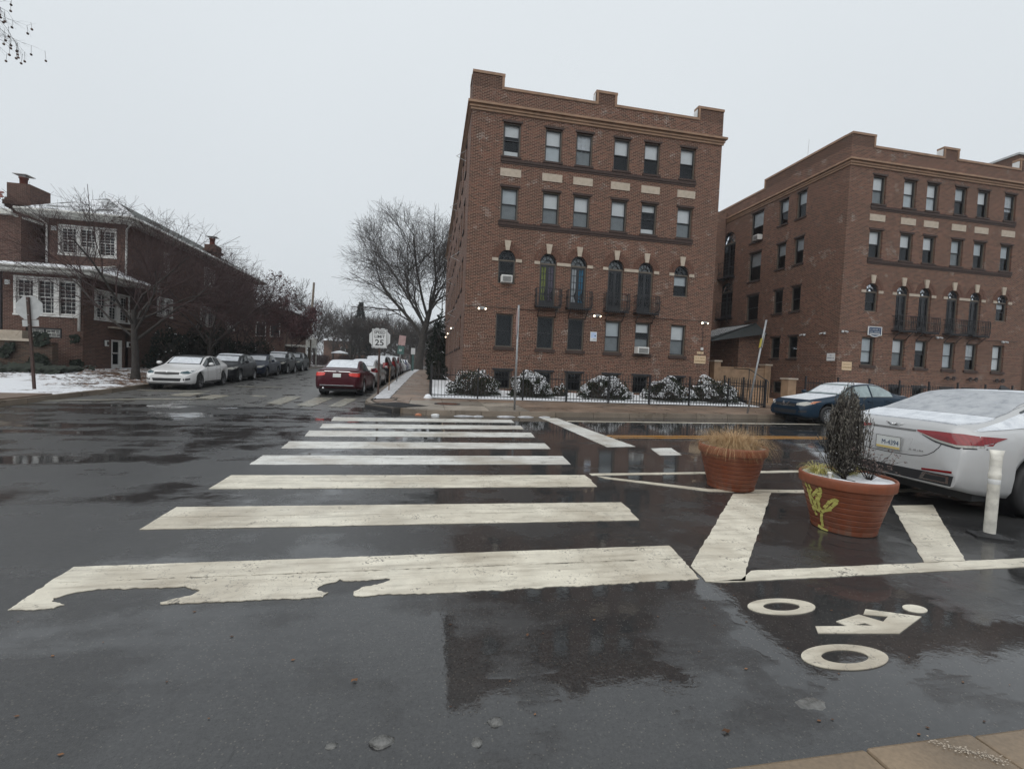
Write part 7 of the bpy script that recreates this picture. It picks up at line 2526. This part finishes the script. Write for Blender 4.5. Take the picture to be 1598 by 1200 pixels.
def planter(label, loc, sc, rz=0):
    t = thing('planter', label, 'planter', loc, rz, 'terracotta planters in the painted buffer')
    p = MB().lathe(pot_profile() + [(.384, .46)], 64)
    fixn(p.build('pot', M['pot'], t)).data.set_sharp_from_angle(angle=R(28))
    r_ = MB().lathe([(.388, .455), (.408, .458), (.414, .47), (.418, .53), (.418, .55), (.411, .562), (.398, .562), (.390, .55), (.386, .50)], 64)
    fixn(r_.build('rim', M['pot_rim'], t))
    MB().lathe([(.001, .50), (.388, .50)], 32).build('soil', M['soil'], t)
    vs, fs = [], []
    rings, k = 9, 40
    for j in range(rings):
        rr = .392 * j / (rings - 1)
        for i in range(k):
            a = 2 * PI * i / k
            x, y = rr * math.cos(a), rr * math.sin(a)
            vs.append((x, y, .518 + .022 * nz(x * 6 + loc[0], y * 6) + (.022 if j == rings - 1 else .012 * j / rings) - .02 * max(0, 1 - rr / .22)))
    for j in range(rings - 1):
        for i in range(k): fs.append((j * k + i, j * k + (i + 1) % k, (j + 1) * k + (i + 1) % k, (j + 1) * k + i))
    MB().add(vs, fs, 0, True).build('snow', M['snow'], t)
    t.scale = (sc, sc, sc)
    return t


PA = planter('terracotta planter with yellow spray paint on its side, beside the white sedan', (4.28, 3.885, .0), 1.0)
PB = planter('farther terracotta planter holding dry tan grass', (4.14, 5.47, .0), 1.045)
# spray paint on the front of the near pot
STR = [[(162.5, .455), (165.5, .398), (168, .306), (171, .221), (172.5, .194)], [(170.4, .45), (173.4, .405), (170, .332)], [(190.2, .448), (191.2, .423), (187.1, .341), (179.3, .282), (175.7, .215)],
       [(174.8, .333), (183.3, .394), (188.7, .367), (190.2, .392)],
       [(182.5, .355), (184.9, .292), (185.6, .234), (190.9, .206), (200.4, .232), (208.8, .299), (212.1, .342), (209.8, .357), (204.1, .328), (197.5, .271)],
       [(174.4, .175), (176.8, .15)], [(188.7, .187), (187.2, .117), (187.6, .065)], [(178, .032), (191.6, .012)], [(166, .35), (173, .31), (178, .25)], [(168, .26), (174, .215), (182, .2)]]


def potr(z):
    n = 7
    k = (z - .055) / .0575
    if k < 0: return .289
    if z > .456: return .40
    f = k - math.floor(k)
    r0 = lerp(.280, .382, k / n)
    r1 = lerp(.280, .382, (k - f + 1) / n)
    return lerp(r0 + .0088, r1 + .007, f) if f < .93 else r1 - .004


gm = MB()
for si, stx in enumerate(STR):
    P_ = []
    for (a, b), (c, d) in zip(stx, stx[1:]):
        for q in range(22): P_.append((lerp(a, c, q / 14), lerp(b, d, q / 14)))
    P_.append(stx[-1])
    w = .0145
    L_, R_ = [], []
    for i, (a, z) in enumerate(P_):
        a2, z2 = P_[min(i + 1, len(P_) - 1)]; a1, z1 = P_[max(i - 1, 0)]
        dx, dz = R(a2 - a1) * potr(z), z2 - z1
        l_ = math.hypot(dx, dz) or 1
        nx_, nz_ = -dz / l_, dx / l_
        for lst, s_ in ((L_, 1), (R_, -1)):
            ww = w * (1 + .25 * nz(i * .5, si))
            zz = min(max(z + s_ * nz_ * ww, .005), .455); aa = R(a) + s_ * nx_ * ww / potr(z)
            r_ = potr(zz) + .0022
            lst.append((r_ * math.cos(aa), r_ * math.sin(aa), zz))
    n = len(P_)
    gm.add(L_ + R_, [(i, i + 1, n + i + 1, n + i) for i in range(n - 1)])
gm.build('spray_paint', M['spray'], PA)


def grass_tuft(name, label, loc, n, L, spread, mat, seed, droop=1.0, w=.0022, cat='grass'):
    rnd = random.Random(seed)
    mb = MB()
    for _ in range(n):
        a = rnd.uniform(0, 2 * PI); el = rnd.uniform(.25, 1.0) ** .8
        ln = L * rnd.uniform(.55, 1.15)
        r0 = spread * math.sqrt(rnd.random())
        p = Vector((r0 * math.cos(a + rnd.gauss(0, .6)), r0 * math.sin(a + rnd.gauss(0, .6)), 0))
        d = Vector((math.cos(a) * (1 - el * .75), math.sin(a) * (1 - el * .75), el)).normalized()
        sd = Vector((-math.sin(a), math.cos(a), 0)) * w * rnd.uniform(.6, 1.3)
        pts = [p]
        k = 6
        for i in range(k):
            d = (d + Vector((rnd.gauss(0, .04), rnd.gauss(0, .04), -droop * .12 * (i + .6) * rnd.uniform(.6, 1.2)))).normalized()
            q = pts[-1] + d * ln / k
            if q.z < -.03 and r0 < .4: q.z = max(q.z, -.28)
            pts.append(q)
        vs = []
        for i, q in enumerate(pts):
            f = 1 - i / k * .85
            vs += [q - sd * f, q + sd * f]
        mb.add(vs, [(2 * i, 2 * i + 1, 2 * i + 3, 2 * i + 2) for i in range(k)])
    t = thing(name, label, cat, loc)
    mb.build('blades', M[mat], t)
    return t


grass_tuft('sedge_grass', 'tan dry sedge grass spilling over the farther planter', (4.14, 5.47, .55), 3200, .40, .27, 'grass_dry', 3, 1.25, .0018)
grass_tuft('yellow_grass', 'pale yellow grass tuft at the left of the dark shrub', (4.15, 4.10, .53), 260, .20, .06, 'grass_yellow', 4, 1.2, .004)
grass_tuft('yellow_grass', 'pale yellow grass tuft at the right of the dark shrub', (4.50, 4.05, .53), 180, .16, .05, 'grass_yellow', 5, 1.2, .004)
# upright dark conifer
CS = thing('conifer_shrub', 'tall dark upright conifer shrub in the spray painted planter', 'shrub', (4.30, 3.93, .50))
rnd = random.Random(6)
sm, nm = MB(), MB()
sm.tube([(0, 0, -.02), (0, 0, .3), (.01, 0, .75)], [.022, .018, .006], 6)
for k in range(240):
    a = rnd.uniform(0, 2 * PI); z0 = rnd.uniform(0.0, .50)
    L = rnd.uniform(.22, .44) * (1 - .35 * z0)
    out = rnd.uniform(.10, 1) ** .6
    prof = lambda z: .185 * (min(1, .50 + z * 2.1) if z < .3 else max(.12, 1 - ((z - .3) / .72) ** 1.35))
    p0 = Vector((0, 0, z0 * .8)); p1 = Vector((math.cos(a), math.sin(a), 0)) * prof(z0 + .08) * out + Vector((0, 0, z0 + .06))
    z2 = min(z0 + .06 + L * rnd.uniform(.8, 1.35), 1.0 - .30 * out * rnd.random())
    p2 = Vector((math.cos(a + rnd.gauss(0, .15)), math.sin(a + rnd.gauss(0, .15)), 0)) * prof(z2) * out * rnd.uniform(.8, 1.75) + Vector((0, 0, z2))
    sm.tube([p0, p1, p1.lerp(p2, .5) + Vector((rnd.gauss(0, .008), rnd.gauss(0, .008), 0)), p2], [.005, .004, .003, .0012], 3)
    for q in range(34):
        f = rnd.random()
        b = p1.lerp(p2, f) if rnd.random() < .85 else p0.lerp(p1, f)
        d = ((p2 - p1).normalized() + Vector((rnd.gauss(0, .32), rnd.gauss(0, .32), .15))).normalized()
        ln = rnd.uniform(.018, .05)
        s_ = d.cross(Vector((rnd.gauss(0, 1), rnd.gauss(0, 1), .1))).normalized() * rnd.uniform(.0022, .0045)
        b = b + Vector((rnd.gauss(0, .007), rnd.gauss(0, .007), 0))
        nm.add([b - s_ * .6, b + d * ln * .5 - s_, b + d * ln, b + d * ln * .5 + s_], [(0, 1, 2, 3)])
sm.build('stems', M['bark'], CS)
nm.build('foliage', M['conifer_leaf'], CS)
CS.scale = (1.12, 1.12, 1.08)
sp = MB()
for _ in range(60):
    a = rnd.uniform(0, 6.28); z = rnd.uniform(.1, .8); r_ = .16 * rnd.random() ** .4; w = rnd.uniform(.0015, .0035)
    sp.box((r_ * math.cos(a) - w, r_ * math.sin(a) - w, z), (r_ * math.cos(a) + w, r_ * math.sin(a) + w, z + w))
sp.build('snow', M['snow'], CS)['kind'] = 'stuff'
# dry shrub with seed heads
DS = thing('dry_shrub', 'small dry shrub with brown seed heads right of the upright conifer', 'shrub', (4.50, 3.83, .50))
rnd = random.Random(9)
sm, hm = MB(), MB()
for k in range(24):
    a = rnd.uniform(0, 6.28); L = rnd.uniform(.18, .42)
    d = Vector((math.cos(a) * .5, math.sin(a) * .5, 1)).normalized()
    p = [Vector((0, 0, 0))]
    for i in range(4):
        d = (d + Vector((rnd.gauss(0, .2), rnd.gauss(0, .2), rnd.gauss(0, .1)))).normalized(); p.append(p[-1] + d * L / 4)
    sm.tube(p, [.004, .0035, .003, .002, .0015], 3)
    for j in range(5):
        b = p[rnd.randint(2, 4)]; e = b + Vector((rnd.gauss(0, .05), rnd.gauss(0, .05), rnd.uniform(-.02, .05)))
        sm.tube([b, e], [.0015, .001], 3)
        for q in range(5):
            c = e + Vector((rnd.gauss(0, .012), rnd.gauss(0, .012), rnd.gauss(0, .01))); s_ = rnd.uniform(.006, .013)
            u = Vector((rnd.gauss(0, 1), rnd.gauss(0, 1), rnd.gauss(0, 1))).normalized() * s_; v = u.orthogonal().normalized() * s_ * .7
            hm.add([c - u, c - v, c + u, c + v], [(0, 1, 2, 3)])
sm.build('stems', M['bark'], DS); hm.build('seed_heads', M['seed'], DS)['kind'] = 'stuff'
PP = thing('marker_tube', 'short white plastic tube standing in the planter snow', 'tube', (4.05, 3.86, .50))
MB().lathe([(.017, 0), (.017, .075), (.021, .078), (.021, .092), (.001, .095)], 14).build('tube', M['plastic_white'], PP)
DL = thing('dead_plant', 'small dark withered leaves left of the white tube', 'plant', (4.01, 3.88, .50))
mb = MB()
for k in range(9):
    a = k * .9; d = Vector((math.cos(a) * .5, math.sin(a) * .5, .9)).normalized(); s_ = d.orthogonal().normalized() * .006
    mb.add([d * .0 - s_, d * .04 - s_ * 1.5, d * .07, d * .04 + s_ * 1.5, s_], [(0, 1, 2, 3, 4)])
mb.build('leaves', M['curt_purple'], DL)

# ------------------------------------------------------------------ cold damp air
hz = MB().box((-230, -70, -1.2), (230, 320, 27.5)).build('haze', [], None)
hz['kind'] = 'stuff'
m = bpy.data.materials.new('cold_haze'); m.use_nodes = True
m.node_tree.nodes.clear()
vo_ = m.node_tree.nodes.new('ShaderNodeVolumePrincipled')
vo_.inputs['Color'].default_value = (.86, .90, .95, 1)
vo_.inputs['Density'].default_value = .0006
mo_ = m.node_tree.nodes.new('ShaderNodeOutputMaterial')
m.node_tree.links.new(vo_.outputs[0], mo_.inputs['Volume'])
hz.data.materials.append(m)
